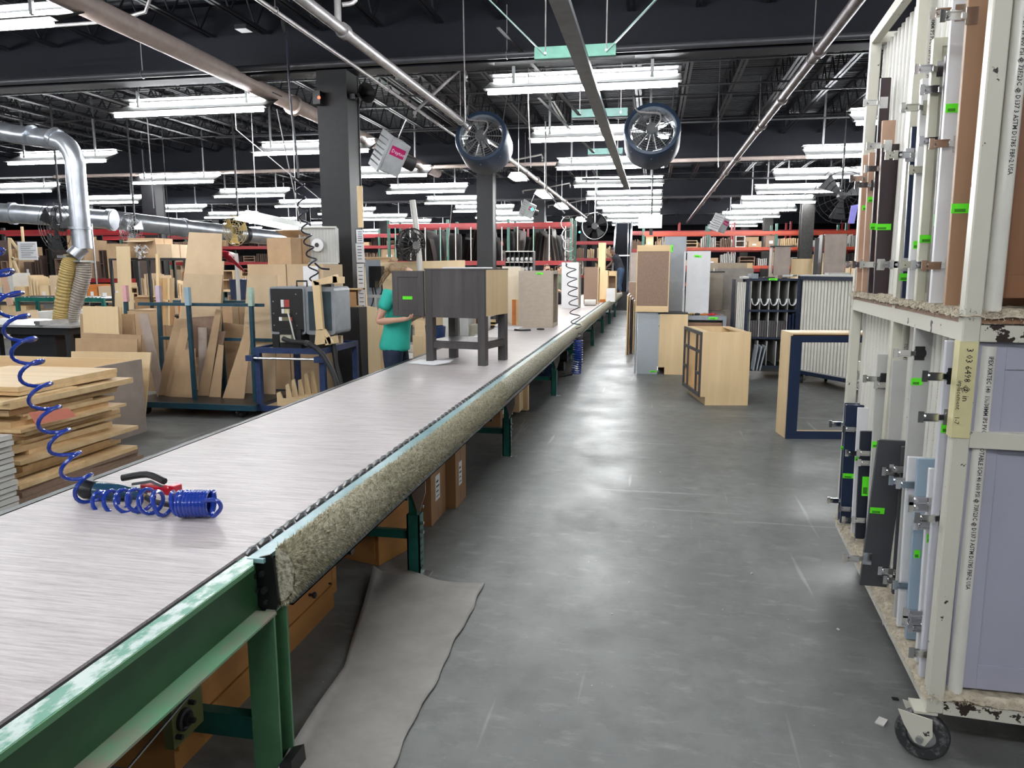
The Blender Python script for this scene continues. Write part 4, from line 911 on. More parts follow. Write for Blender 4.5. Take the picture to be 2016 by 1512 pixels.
for k, (px, w, h, m_) in enumerate(((1465, .12, .03, m_lgr), (1483, .1, .07, m_greyp), (1510, .22, .02, m_char), (1530, .12, .045, m_beige), (1560, .3, .025, m_lgr), (1545, .2, .015, m_char))):
    x = aY(px, 540, 11.4).x; z = 1.471 + (.028 if k in (4,) else .0) ; solo('offcut', B().ob((x, 11.35 + .06 * k, z + h / 2), (w, .14, h), (0, 0, .3 * k)), m_, '%s offcut on top of the tile cart' % ('pale flat', 'small grey block', 'long charcoal', 'short beige', 'long pale', 'thin charcoal')[k], 'offcut', 'offcuts on the tile cart')
# ---------- blue tube cart
t = thing('tube_cart', 'blue cart with a tall row of white divider tubes on black casters', 'cart', (2.02, 11.0, 0), math.atan2(-.75, .45))
L_ = 1.1
for x in (0, L_):
    for y in (0, .6): part('post', B().box(x - .02, x + .02, y, y + .035, .16, 1.52), m_cartnavy, t, False)
for z in (.18, 1.50):
    for y in (0, .6): part('rail', B().box(-.02, L_ + .02, y, y + .035, z - .04, z + .01), m_cartnavy, t, False)
part('base_board', B().box(0, L_, .035, .6, .19, .205), m_lgr, t, False); part('top_board', B().box(-.02, L_ + .02, 0, .63, 1.51, 1.53), m_lgr, t, False)
for y in (.06, .5):
    for i in range(18):
        o = bpy.data.objects.new('divider_tube', tm); col.objects.link(o); o.parent = t; o.location = (.05 + i * .06, y, .205); o.scale = (.9, .9, 1.12)
for (x, y) in ((.08, .08), (L_ - .06, .08), (.08, .52), (L_ - .06, .52)): caster(t, (x, y), .062, m_rub, m_steel, .035, rz=.9, top=.15, world=False)
for k, a in enumerate(((2.5, 10.9, .3), (2.7, 10.55, .45))): solo('offcut', B().ob((a[0], a[1], 1.545), (a[2], .12, .025), (0, 0, .2 + k)), m_lgr, '%s white board lying on the tube cart' % ('shorter', 'longer')[k], 'board')
# ================================================ LEFT OF THE CONVEYOR
ORD = ['first', 'second', 'third', 'fourth', 'fifth', 'sixth', 'seventh', 'eighth', 'ninth', 'tenth', 'eleventh', 'twelfth', 'thirteenth', 'fourteenth', 'fifteenth', 'sixteenth', 'seventeenth', 'eighteenth', 'nineteenth', 'twentieth', 'twenty-first', 'twenty-second', 'twenty-third', 'twenty-fourth', 'twenty-fifth', 'twenty-sixth', 'twenty-seventh', 'twenty-eighth', 'twenty-ninth', 'thirtieth', 'thirty-first', 'thirty-second']
def sheet(name, label, cat, Y, pts, m, th=.012, group=None):
    """flat sheet standing in the plane y=Y; pts are its corners seen in the photograph"""
    P = [aY(a, c, Y) for a, c in pts]
    return solo(name, B().prism(P, (0, th, 0)), m, label, cat, group)
m_pine = wood('fresh maple board', (.78, .58, .33), (.62, .42, .21), 'x', 6, rv=.12)
# stack of drawer parts and panels
k = 0; r2 = random.Random(5)
solo('stack_base', B().box(-5.4, -4.22, 4.12, 5.42, .0, .05), m_mdf, 'dark brown base board under the tall stack of maple panels', 'board')
z = .052
while z < .80:
    th = r2.choice([.022, .03, .034, .042]); top = z > .74
    x1 = -4.28 + r2.uniform(-.10, .06); y0 = 4.26 + r2.uniform(-.12, .12); y1 = 5.3 + r2.uniform(-.12, .12)
    if z < .12: x1, y0, y1 = -4.24, 4.18, 5.38
    if k % 7 == 3: y1 += .12
    lb = 'maple panel in the tall stack left of the belt, %s layer from the floor' % ORD[k]
    q = B(); q.ob(((x1 - 5.35) / 2, (y0 + y1) / 2, z + th / 2), (x1 + 5.35, y1 - y0, th), (0, 0, r2.uniform(-.035, .035)))
    
    solo('maple_blank', q, m_mdf if z < .1 else m_pine, lb, 'panel', 'panels in the tall stack'); z += th + .0005; k += 1
    if k % 3 == 0 and not top:
        solo('cleat', B().ob((x1 - .05, y0 + .3, z + .008), (.06, .7, .016), (0, 0, .05)), m_pine, 'narrow cleat laid on the %s layer of the maple panel stack' % ORD[k - 1], 'cleat', 'cleats in the tall stack'); z += .0165
TOPZ = z
solo('order_sheet', B().prism([aX(x, y, -4.155) for x, y in ((56, 812), (70, 836), (150, 820), (134, 803))], (.003, 0, 0)), m_paperp, 'coral paper order sheet sticking out of the maple panel stack', 'paper')
z = .02; k = 0
while z < .55:
    th = .03; solo('white_board', B().ob((-4.65 + r2.uniform(-.012, .012), 3.72, z + th / 2), (1.1, .62, th), (0, 0, 0)), m_offw, 'cream painted board in the low neat stack at the left edge, %s from the floor' % ORD[k], 'board', 'cream boards at the left edge'); z += th + .008; k += 1
# crate of birch with an open top
t = thing('open_crate', 'large open-topped cabinet box of birch behind the maple panel stack', 'cabinet', (-6.9, 5.62, 0))
W, D_, H_ = 1.95, .82, .73
part('side_panel', B().box(W - .018, W, 0, D_, 0, H_), m_birch, t, False); part('side_panel', B().box(0, .018, 0, D_, 0, H_), m_birch, t, False)
part('back_panel', B().box(.018, W - .018, D_ - .018, D_, 0, H_), m_maplex, t, False); part('bottom_panel', B().box(.018, W - .018, .018, D_ - .018, .0, .018), m_maplex, t, False)
part('face_rail', B().box(.018, W - .018, 0, .018, H_ - .05, H_), m_lgr, t, False); part('face_rail', B().box(.018, W - .018, 0, .018, 0, .06), m_lgr, t, False)
part('face_stile', B().box(W - .06, W - .018, -.001, .017, .06, H_ - .05), m_lgr, t, False); part('inner_board', B().box(.1, W - .1, .4, .418, .018, .6), m_maplex, t, False)
sheet('plywood_sheet', 'pale plywood sheet standing behind the birch crate', 'sheet', 6.75, [(140, 692), (297, 694), (279, 880), (140, 880)], m_ply, .018)
sheet('hardboard_sheet', 'brown hardboard sheet lying across the crate end behind the plywood', 'sheet', 7.0, [(148, 666), (270, 668), (268, 760), (150, 760)], m_card)
sheet('hardboard_sheet', 'taller brown hardboard sheet behind the long low one', 'sheet', 7.15, [(160, 655), (278, 660), (276, 800), (160, 800)], m_card)
sheet('plywood_sheet', 'square pale plywood sheet standing left of the teal sheet cart', 'sheet', 7.3, [(162, 603), (232, 604), (238, 800), (172, 800)], m_ply, .02)
sheet('plywood_sheet', 'second square plywood sheet just behind the square one', 'sheet', 7.4, [(168, 603), (238, 605), (244, 800), (180, 800)], m_ply)
sheet('hardboard_sheet', 'dark hardboard sheet right of the square plywood sheets', 'sheet', 7.5, [(157, 618), (264, 618), (275, 800), (165, 800)], m_card)
# sheet cart with teal uprights and leaning cardboard
t = thing('sheet_cart', 'teal sheet cart with padded uprights holding leaning cardboard', 'cart', (-5.0, 7.4, 0))
part('deck', B().box(-5.75, -4.2, 7.15, 8.2, .13, .15), m_dkmetal, t)
for y in (7.12, 8.17): part('deck_rail', B().box(-5.8, -4.15, y, y + .04, .1, .16), m_tealup, t)
ups = [((312, 571), (320, 745), 8.1, 'lilac tape'), ((369, 572), (384, 786), 7.45, 'blue tape'), ((430, 572), (443, 766), 8.1, 'tan tape'), ((493, 565), (503, 790), 7.45, 'mint tape'), ((247, 570), (254, 745), 8.15, 'pink tape')]
tapes = {'lilac tape': (.62, .5, .62), 'blue tape': (.35, .5, .6), 'tan tape': (.7, .55, .35), 'mint tape': (.45, .6, .5), 'pink tape': (.75, .4, .42)}
for a, b2, Y, nm in ups:
    p, q_ = aY(a[0], a[1], Y), aY(b2[0], b2[1], Y); q_.z = .15; p.z = 1.40
    u = part('upright', B().bar(q_, p, .04, .04, (0, 1, 0)), m_tealup, t)
    part('tape_wrap', B().bar(p + V((0, 0, -.19)), p + V((0, 0, .01)), .052, .052, (0, 1, 0)), mat(nm, tapes[nm], .5), u, label=nm + ' wrapped round the upright')
for z, y in ((1.2, 8.1), (.78, 7.8), (1.2, 7.47)): part('cross_rail', B().box(-5.75, -4.2, y + .02, y + .05, z, z + .035), m_tealup, t)
for (x, y) in ((-5.56, 7.25), (-5.9, 7.25), (-4.4, 7.25), (-5.5, 8.05), (-4.4, 8.05)): caster(t, (x, y), .065, m_rub, m_dkmetal, .05, rz=1.2, top=.125)
SH = [('tall cardboard sheet reaching highest above the sheet cart', 8.06, [(372, 457), (437, 460), (433, 775), (335, 775)], m_cardl),
 ('cardboard sheet with two small pin holes just below the tallest', 8.02, [(371, 513), (441, 514), (430, 775), (345, 775)], m_cardl),
 ('wide cardboard sheet in front of the pin-holed one', 7.97, [(362, 538), (438, 541), (428, 700), (352, 700)], m_cardl),
 ('long cardboard sheet slanting at the left of the teal uprights', 7.6, [(344, 627), (372, 627), (333, 786), (304, 788)], m_card),
 ('second slanting cardboard sheet beside the first', 7.56, [(356, 646), (373, 644), (347, 786), (322, 788)], m_card),
 ('low wide cardboard sheet at the foot of the second upright', 7.52, [(358, 690), (384, 686), (386, 788), (330, 788)], m_card),
 ('narrow pale strip of board standing between two uprights', 7.7, [(390, 645), (407, 645), (408, 787), (392, 787)], m_birch),
 ('broad brown cardboard sheet standing at the back of the cart', 8.12, [(372, 628), (485, 640), (485, 770), (372, 770)], m_card),
 ('tall narrow cardboard leaning right of the narrow pale strip', 7.66, [(425, 608), (436, 612), (410, 788), (386, 788)], m_card),
 ('narrow cardboard leaning behind the third upright', 7.72, [(424, 652), (444, 652), (418, 788), (402, 788)], m_mdf),
 ('short cardboard leaning right of the third upright', 7.6, [(430, 678), (440, 680), (434, 788), (410, 788)], m_card),
 ('long curved cardboard sheet leaning by the fourth upright', 7.56, [(484, 642), (496, 648), (480, 788), (436, 790)], m_card),
 ('cardboard sheet seen at the right end of the sheet cart', 7.9, [(487, 540), (545, 542), (542, 788), (470, 788)], m_cardl),
 ('hardboard sheet low at the back left of the sheet cart', 8.14, [(243, 612), (312, 614), (314, 770), (250, 770)], m_card),
 ('grey white strip of board leaning at the left of the sheet cart', 7.5, [(271, 618), (291, 617), (318, 740), (310, 784)], m_birch),
 ('short brown board behind the low wide sheet', 7.75, [(371, 625), (425, 622), (424, 700), (371, 705)], m_mdf)]
for lb, Y, pts, m_ in SH: sheet('cardboard_sheet', lb, 'cardboard', Y, pts, m_, .01, 'sheets on the teal sheet cart')
# big flat cartons behind, carton and box fan on top
solo('flat_carton', B().box(aY(487, 520, 8.9).x, aY(562, 520, 8.9).x, 8.9, 9.5, 0, 1.67), m_cardl, 'tall pale carton left of the paper notice behind the welding cart', 'box')
solo('flat_carton', B().box(aY(564, 520, 8.9).x, aY(636, 520, 8.9).x, 8.9, 9.5, 0, 1.67), m_cardl, 'tall pale carton carrying the white box fan', 'box')
sheet('paper_notice', 'paper notice taped on the tall carton behind the wooden jig', 'paper', 8.88, [(596, 524), (626, 524), (629, 590), (599, 592)], m_paper, .003)
p = aY(540, 516, 9.2); t = carton('open_carton', p.x, p.x + .42, 9.05, 9.45, .34, 'open-flapped brown carton on top of the tall pale carton', m_card, False, False, rz=-.3, z=1.672)
part('flap', B().ob((.02, .05, .40), (.42, .25, .006), (-.35, 0, 0)), m_cardl, t, False)
# box fan
bx0, bx1 = aY(607, 480, 9.3).x, aY(647, 480, 9.3).x
t = thing('box_fan', 'white box fan with a round hub standing on the tall carton', 'fan', ((bx0 + bx1) / 2, 9.3, 1.672))
w = .26; q = B().tube(smoothpath([(-w, 0, .04), (-w, 0, .44), (-w + .04, 0, .48), (w, 0, .48)], 3), .014, 8).tube([(-w, 0, .04), (-w + .03, 0, .01), (w, 0, .01), (w, 0, .48)], .014, 8); part('case', q, m_fixt, t, False, smooth=True)
part('shroud', B().box(-w + .02, w - .01, .03, .09, .02, .47), m_lgr, t, False)
for i in range(11): part('grille_bar', B().cyl((-w + .03 + i * .046, -.01, .03), (-w + .03 + i * .046, -.01, .46), .003, n=4), m_fixt, t, False)
part('hub', B().lathe((0, -.02, .25), (0, -1, 0), [(0, 0), (.085, 0), (.085, .02), (.03, .03), (0, .03)], 20), m_white, t, False, smooth=True); part('motor_badge', B().lathe((0, -.05, .25), (0, -1, 0), [(0, 0), (.03, 0), (.03, .004), (0, .004)], 12), m_dkmetal, t, False)
# second curly black hose by the column
t = thing('coil_hose', 'black coiled air hose hanging in front of the box fan', 'air hose', (-4.6, 8.5, 1.7))
part('coil', B().tube(helix([aY(588, 350, 8.6), aY(600, 440, 8.6), aY(616, 520, 8.5), aY(620, 560, 8.5)], .055, 8.5, 12), .010, 6), m_hosed, t, smooth=True)
part('drop_cable', B().tube(smoothpath([aY(562, 62, 8.6), aY(566, 110, 8.6), aY(572, 200, 8.6), aY(580, 270, 8.6), aY(588, 350, 8.6)], 5), .014, 6), m_hosed, t, smooth=True)
part('swivel', B().box(-4.95, -4.8, 8.5, 8.66, 4.42, 4.47).cyl(aY(557, 40, 8.6), aY(562, 64, 8.6), .03, n=8), m_dkmetal, t)
part('tail', B().tube(smoothpath([aY(620, 518, 8.5), aY(632, 528, 8.5), aY(648, 530, 8.6)], 4), .012, 6), m_hosed, t, smooth=True)
# pull cords and droplines
for k, (a, c, Y, lb) in enumerate((((290, 235), (303, 410), 9.5, 'white cord hanging below the second left light'), ((545, 215), (592, 440), 9.5, 'thin white cord left of the black coiled hose'), ((465, 255), (645, 405), 11, 'slanting white cable running to the big black column'), ((912, 0), (916, 240), 9.3, 'thin steel rod holding the sprinkler main by the left drum fan'), ((1040, 200), (1045, 330), 10.2, 'thin steel rod left of the strut channel'), ((1414, 215), (1414, 330), 14, 'thin rod hanging right of the right drum fan'), ((890, 400), (880, 505), 14, 'white pull cord above the vanity cabinet'), ((323, 320), (340, 520), 14, 'dark drop cord right of the left black column'))):
    solo('hanging_cord', (lambda q: q if k in (0, 1, 6) else q.cyl(aY(*a, Y), (aY(*a, Y).x, Y, 5.29), .008, n=5))(B().cyl(aY(*a, Y), aY(*c, Y), .008, n=5)), m_dkmetal if 'dark' in lb else m_pipe, lb, 'cord', 'cords and rods under the roof')
# blue cart with the machine
t = thing('machine_cart', 'blue steel cart carrying a black and grey adhesive machine', 'cart', (-3.85, 7.3, 0))
x0, x1, y0, y1 = -4.23, -3.42, 7.3, 8.25
for z in (.74, .10): part('shelf_frame', B().box(x0, x1, y0, y0 + .03, z - .03, z + .03).box(x0, x1, y1 - .03, y1, z - .03, z + .03).box(x0, x0 + .03, y0 + .03, y1 - .03, z - .03, z + .03).box(x1 - .03, x1, y0 + .03, y1 - .03, z - .03, z + .03), m_cartblue, t)
part('top_board', B().box(x0 + .03, x1 - .03, y0 + .03, y1 - .03, .72, .745), mat('dusty grey board', (.34, .32, .33), .6), t); part('lower_board', B().box(x0 + .03, x1 - .03, y0 + .03, y1 - .03, .08, .105), m_maplex, t)
for (x, y) in ((x0, y0), (x1 - .06, y0), (x0, y1 - .06), (x1 - .06, y1 - .06)): part('leg', B().box(x, x + .06, y, y + .06, .13, .71), m_cartblue, t)
part('push_bar', B().cyl((x0 - .05, y0 - .05, .66), (x1 + .02, y0 - .05, .66), .013, n=8), m_steel, t, smooth=True)
part('bar_clamp', B().box(x0 - .06, x0 + .02, y0 - .08, y0, .63, .69).box(x1 - .08, x1 + .02, y0 - .08, y0, .63, .69), m_cartblue, t)
for (x, y) in ((x0 + .07, y0 + .07), (x1 - .07, y0 + .07), (x0 + .07, y1 - .1), (x1 - .07, y1 - .1)): caster(t, (x, y), .035, m_rub, m_steel, .03, rz=1.0, top=.07)
t = thing('adhesive_machine', 'black faced grey machine with warning stickers on the blue cart', 'machine', (-3.9, 7.55, .745))
gx0, gx1, gx2 = aY(531, 600, 7.5).x, aY(598, 600, 7.5).x, aY(640, 600, 7.5).x
def rr(x0, x1, z0, z1, r, y):
    out = []
    for cx, cz, a0 in ((x1 - r, z1 - r, 0), (x0 + r, z1 - r, 90), (x0 + r, z0 + r, 180), (x1 - r, z0 + r, 270)):
        for a in (0, 30, 60, 90): g = math.radians(a0 + a); out.append((cx + r * math.cos(g), y, cz + r * math.sin(g)))
    return out
m_case = mat('grey moulded case', (.32, .34, .37), .45, var=.1)
part('case', B().prism(rr(gx0, gx1 + .01, .90, 1.42, .035, 7.5), (0, .5, 0)), m_case, t)
part('side_case', B().prism(rr(gx1 + .0, gx2 + .1, .90, 1.42, .04, 7.52), (0, .42, 0)), m_case, t)
fp = part('face_plate', B().prism(rr(gx0 + .02, gx1 - .008, .93, 1.40, .012, 7.488), (0, .012, 0)), m_black, t)
part('side_window', B().box(gx1 + .05, gx2 + .06, 7.505, 7.52, .95, 1.37), mat('smoky teal window', (.05, .08, .1), .2), t)
part('plinth', B().box(gx0 + .01, gx0 + .09, 7.5, 7.9, .75, .9).box(gx1 + .05, gx1 + .14, 7.5, 7.9, .75, .9).box(gx0 + .12, gx1 - .03, 7.46, 7.8, .75, .96), m_black, t)
for k in range(6): part('screw', B().cyl((gx0 + .05 + (k % 2) * .27, 7.488, 1.0 + .13 * (k // 2) + .08 * (k == 5)), (gx0 + .05 + (k % 2) * .27, 7.483, 1.0 + .13 * (k // 2) + .08 * (k == 5)), .008, n=6), m_steel, fp)
for k, (dx, z, w, h, m_) in enumerate(((.14, 1.2, .035, .08, m_paper), (.18, 1.2, .06, .08, mat('red warning print', (.45, .06, .05), .5)), (.145, 1.13, .03, .05, m_paper), (.18, 1.13, .06, .05, mat('yellow warning print', (.7, .6, .3), .5)), (.11, 1.05, .035, .04, m_paper), (.15, 1.05, .08, .04, mat('olive print', (.2, .18, .1), .5)), (.23, 1.05, .035, .04, MT['red warning print']))):
    part('warning_sticker', B().box(gx0 + dx, gx0 + dx + w, 7.484, 7.488, z, z + h), m_, fp)
part('pump_block', B().box(gx0 + .15, gx0 + .28, 7.41, 7.47, .82, .90), mat('cream pump block', (.5, .47, .38), .4), t)
part('thin_cable', B().tube(smoothpath([(gx0 + .22, 7.47, 1.17), (gx0 + .27, 7.43, 1.05), (gx0 + .31, 7.43, .86), (gx0 + .33, 7.45, .8)], 4), .009, 6), m_offw, t, smooth=True)
part('carry_handle', B().tube([(gx1 - .12, 7.6, 1.42), (gx1 - .12, 7.6, 1.48), (gx1 + .0, 7.6, 1.48), (gx1 + .0, 7.6, 1.42)], .01, 6), m_black, t)
part('delivery_hose', B().tube(smoothpath([(gx0 + .2, 7.4, .86), (gx0 + .35, 7.3, .84), aY(606, 676, 7.2), aY(630, 692, 7.15), aY(650, 722, 7.1), aY(662, 752, 7.05), aY(670, 790, 7.0), aY(676, 880, 6.9)], 6), .027, 10), m_rub, t, smooth=True)
part('hose_band', B().cyl(aY(602, 675, 7.22), aY(609, 677, 7.2), .032, n=12), m_steel, t, smooth=True)
t = thing('black_pipe_stand', 'tall black pipe pair leaning in front of the black column', 'pipe', aY(680, 800, 7.3))
part('pipe_run', B().tube([aY(641, 556, 7.6), aY(650, 600, 7.6), aY(654, 660, 7.55), aY(662, 720, 7.5), aY(684, 800, 7.4), aY(700, 880, 7.3)], [.035, .035, .028, .028, .028, .028], 8), m_rub, t, smooth=True)
part('bracket_plate', B().box(aY(634, 600, 7.62).x, aY(655, 600, 7.62).x, 7.60, 7.68, 1.1, 1.45), m_black, t)
# wooden jigs on the cart
def jig(label, Y, parts_, m_=None):
    P0 = aY(*parts_[0][1][0], Y); t = thing('wooden_jig', label, 'jig', P0)
    for nm, pts, th in parts_: part(nm, B().prism([aY(a, c, Y) for a, c in pts], (0, th, 0)), m_ or m_ply, t)
    return t
jig('maple clamp jig with a tall slotted post standing on the blue cart', 7.42, [('foot_block', [(619, 680), (622, 650), (634, 648), (644, 676)], .12), ('post', [(614, 552), (628, 556), (636, 650), (622, 650)], .05), ('arm', [(616, 553), (662, 540), (664, 556), (620, 562)], .05), ('arm', [(655, 544), (672, 545), (672, 558), (655, 558)], .09), ('brace', [(634, 650), (640, 648), (655, 675), (648, 678)], .03), ('foot_rail', [(640, 665), (650, 663), (652, 678), (640, 680)], .2)], m_maple)
solo('block', B().ob(aY(665, 668, 7.9), (.1, .1, .08), (0, 0, .2)), m_ply, 'small maple block at the back edge of the blue cart top', 'block')
solo('steel_can', B().lathe(aY(644, 680, 7.8), (0, 0, 1), [(0, 0), (.05, 0), (.05, .15), (.045, .15), (.045, .01)], 16), m_steel, 'bare steel can beside the wooden clamp jig', 'can', smooth=True)
for k, (dx, h) in enumerate(((0, .16), (.07, .24), (.1, .28), (.14, .27), (.18, .33), (.22, .35))):
    solo('plywood_bracket', B().prism([(-4.07 + dx, 7.45 + .08 * k, .106), (-3.5, 7.45 + .08 * k, .106), (-3.5, 7.45 + .08 * k, .17 + .01 * k), (-4.0 + dx, 7.45 + .08 * k, .19), (-4.03 + dx, 7.45 + .08 * k, .106 + h), (-4.07 + dx, 7.45 + .08 * k, .09 + h)], (0, .018, 0)), m_ply, 'plywood corner bracket on the lower shelf of the blue cart, %s from the front' % ORD[k], 'bracket', 'plywood brackets on the blue cart')
# things fixed to the big column (front face y=9.785, right face x=-4.105)
cx = lambda px, py: aX(px, py, -4.07)
t = thing('wall_box', 'shallow open tan wooden box fixed to the big black column', 'box', aY(672, 600, 9.7))
bx = [aY(650, 570, 9.55), aY(704, 605, 9.55)]
part('back_board', B().box(bx[0].x, bx[1].x, 9.76, 9.782, bx[1].z, bx[0].z), m_cardb, t); part('floor_board', B().box(bx[0].x, bx[1].x, 9.5, 9.76, bx[1].z, bx[1].z + .015), m_maplex, t); part('lid_board', B().box(bx[0].x - .02, bx[1].x + .01, 9.48, 9.782, bx[0].z, bx[0].z + .015), m_maplex, t); part('front_board', B().box(bx[0].x, bx[1].x, 9.5, 9.51, bx[1].z + .015, bx[0].z - .03), mat('tan lacquer', (.5, .3, .14), .5), t)
def colpaper(nm, lb, pts, m_=m_paper, th=.006):
    P = [aY(a, c, 9.72) for a, c in pts]; return solo(nm, B().prism(P, (0, th, 0)), m_, lb, 'paper' if m_ is m_paper else 'board')
part_strip = solo('mounting_board', B().box(aY(702, 500, 9.76).x, aY(716, 500, 9.76).x, 9.74, 9.78, .0, 2.15), m_dkmetal, 'dark mounting strip fixed down the edge of the big black column', 'board')
colpaper('wood_board', 'pale wooden board high on the edge of the big black column', [(702, 366), (713, 366), (715, 448), (705, 448)], m_maple, .02)
for lb, pts in (('small printed sheet under the wooden board on the column', [(701, 452), (714, 452), (715, 478), (702, 478)]), ('printed sheet with a diagram on the column edge', [(700, 479), (716, 479), (718, 517), (702, 517)]), ('long printed list on the column edge, upper one', [(702, 519), (716, 519), (718, 567), (704, 567)]), ('long printed list on the column edge, lower one', [(704, 570), (718, 570), (720, 620), (707, 620)])):
    o = colpaper('notice_sheet', lb, pts)
    for k in range(5):
        a, c2 = pts[0], pts[3]; yy = a[1] + (c2[1] - a[1]) * (.15 + .16 * k); xx = a[0] + (c2[0] - a[0]) * (.15 + .16 * k)
        part('print', B().prism([aY(xx + 3, yy, 9.715), aY(xx + 11, yy, 9.715), aY(xx + 11, yy + 1.2, 9.715), aY(xx + 3, yy + 1.2, 9.715)], (0, .003, 0)), m_ink, o)
# tall black sheet beside the column, boards leaning right of it
sheet('black_cabinet', 'tall black cabinet panel standing left of the mounting strip', 'panel', 9.0, [(662, 606), (706, 606), (716, 800), (668, 800)], m_slate if 0 else m_black, .3)
for k, (lb, Y, pts, m_) in enumerate((('long plywood offcut leaning left of the woman', 8.3, [(722, 602), (742, 606), (752, 760), (727, 790)], m_ply), ('second plywood offcut leaning behind the first', 8.5, [(738, 625), (768, 630), (772, 790), (735, 790)], m_ply), ('short plywood sheet right of the woman', 8.6, [(812, 660), (832, 662), (840, 760), (815, 770)], m_ply), ('pale plywood sheet leaning right of the woman, taller one', 8.9, [(815, 630), (835, 632), (846, 745), (822, 745)], m_plyx))):
    sheet('plywood_offcut', lb, 'board', Y, pts, m_, .015)
# workbench back board with electrical box and fan behind the woman
sheet('bench_backboard', 'pale plywood bench back with a small round hole behind the woman', 'board', 11.0, [(735, 517), (915, 512), (915, 640), (745, 640)], m_ply, .02)
sheet('bench_backboard', 'greyer board at the left end of the bench back beside the column', 'board', 10.8, [(718, 512), (748, 512), (752, 610), (724, 610)], m_greyp, .02)
solo('workbench_slab', B().box(-4.5, -2.5, 11.1, 12.2, .86, .9), m_maplex, 'workbench top behind the woman carrying odds and ends', 'workbench')
t = thing('switch_box', 'black electrical switch box on the bench back left of the woman', 'switch box', aY(745, 560, 10.75))
part('enclosure', B().box(aY(731, 540, 10.7).x, aY(742, 540, 10.7).x, 10.6, 10.79, aY(740, 566, 10.7).z, aY(740, 524, 10.7).z), m_black, t); part('enclosure', B().box(aY(742, 540, 10.7).x, aY(753, 540, 10.7).x, 10.65, 10.79, aY(740, 553, 10.7).z, aY(740, 524, 10.7).z), m_dkmetal, t)
part('cable', B().tube(smoothpath([aY(738, 566, 10.65), aY(742, 582, 10.65), aY(752, 575, 10.65), aY(750, 548, 10.65)], 5), .012, 6).tube(smoothpath([aY(733, 566, 10.65), aY(735, 590, 10.65), aY(728, 610, 10.65)], 5), .01, 6), m_rub, t, smooth=True)
solo('shelf_frame', B().box(*[aY(722, 580, 10.3).x, aY(760, 580, 10.3).x, 10.3, 10.34, aY(720, 586, 10.3).z, aY(720, 580, 10.3).z]).box(aY(737, 580, 10.3).x, aY(740, 580, 10.3).x, 10.3, 10.34, .6, aY(720, 586, 10.3).z), m_fixt, 'white metal shelf frame left of the woman', 'shelf')
t = thing('pole_fan', 'black caged fan on a slanting white pole behind the vanity door', 'fan', aY(822, 535, 10.9))
part('pole', B().tube([aY(812, 394, 10.9), aY(822, 470, 10.9), aY(827, 534, 10.9)], .045, 10), m_offw, t, smooth=True)
fc, ax = aY(812, 482, 10.8), V((.82, -.55, -.12)).normalized()
part('cage', B().ring(fc, ax, .24, .012, 24, 5).ring(fc - ax * .12, ax, .22, .008, 24, 5).ring(fc + ax * .05, ax, .12, .008, 20, 4), m_dkmetal, t, smooth=True)
q = B()
for k in range(20):
    a = 2 * PI * k / 20; u = ax.orthogonal().normalized(); w_ = ax.cross(u); d = u * math.cos(a) + w_ * math.sin(a)
    q.tube([fc + ax * .07, fc + ax * .05 + d * .13, fc + d * .24, fc - ax * .12 + d * .22], .005, 4)
part('cage_wire', q, m_dkmetal, t); part('motor', B().lathe(fc - ax * .25, ax, [(0, 0), (.09, .01), (.1, .15), (.04, .2), (.04, .3), (0, .3)], 14), m_black, t, smooth=True)
for k in range(4):
    a = PI / 2 * k; u = ax.orthogonal().normalized(); w_ = ax.cross(u); d = u * math.cos(a) + w_ * math.sin(a); e = u * math.cos(a + .8) + w_ * math.sin(a + .8)
    part('blade', B().prism([fc + d * .03, fc + d * .21 + ax * .02, fc + e * .2 - ax * .03, fc + e * .03], ax * .006), m_black, t)
part('badge', B().lathe(fc + ax * .075, ax, [(0, 0), (.06, 0), (.06, .005), (0, .006)], 14), m_steel, t)
solo('blue_tub', B().lathe((aY(850, 660, 9.5).x, 9.5, .55), (0, 0, 1), [(0, 0), (.17, 0), (.19, .3), (.17, .3), (.16, .01)], 20), m_cartblue, 'blue plastic tub seen under the vanity door on the bench shelf', 'tub', smooth=True)
solo('bench_shelf', B().box(-3.6, -2.45, 9.2, 10.0, .52, .545).box(-3.6, -3.55, 9.2, 9.25, 0, .52).box(-2.5, -2.45, 9.2, 9.25, 0, .52), m_offw, 'cream bench shelf with the blue tub behind the vanity legs', 'shelf')
solo('cream_cabinet', B().box(aY(872, 640, 10.2).x, aY(895, 640, 10.2).x, 10.2, 10.6, .0, .95), m_offw, 'narrow cream cabinet seen between the vanity legs', 'cabinet')
solo('cream_cabinet', B().box(aY(905, 640, 10.4).x, aY(922, 640, 10.4).x, 10.4, 10.8, .0, .95), m_lgr, 'second narrow cream cabinet seen between the vanity legs', 'cabinet')
solo('beige_drum', B().lathe((aY(935, 660, 10.6).x, 10.6, .3), (0, 0, 1), [(0, 0), (.14, 0), (.15, .4), (.15, .5), (0, .5)], 18), mat('beige drum', (.4, .36, .28), .5), 'beige drum behind the vanity legs', 'drum', smooth=True)
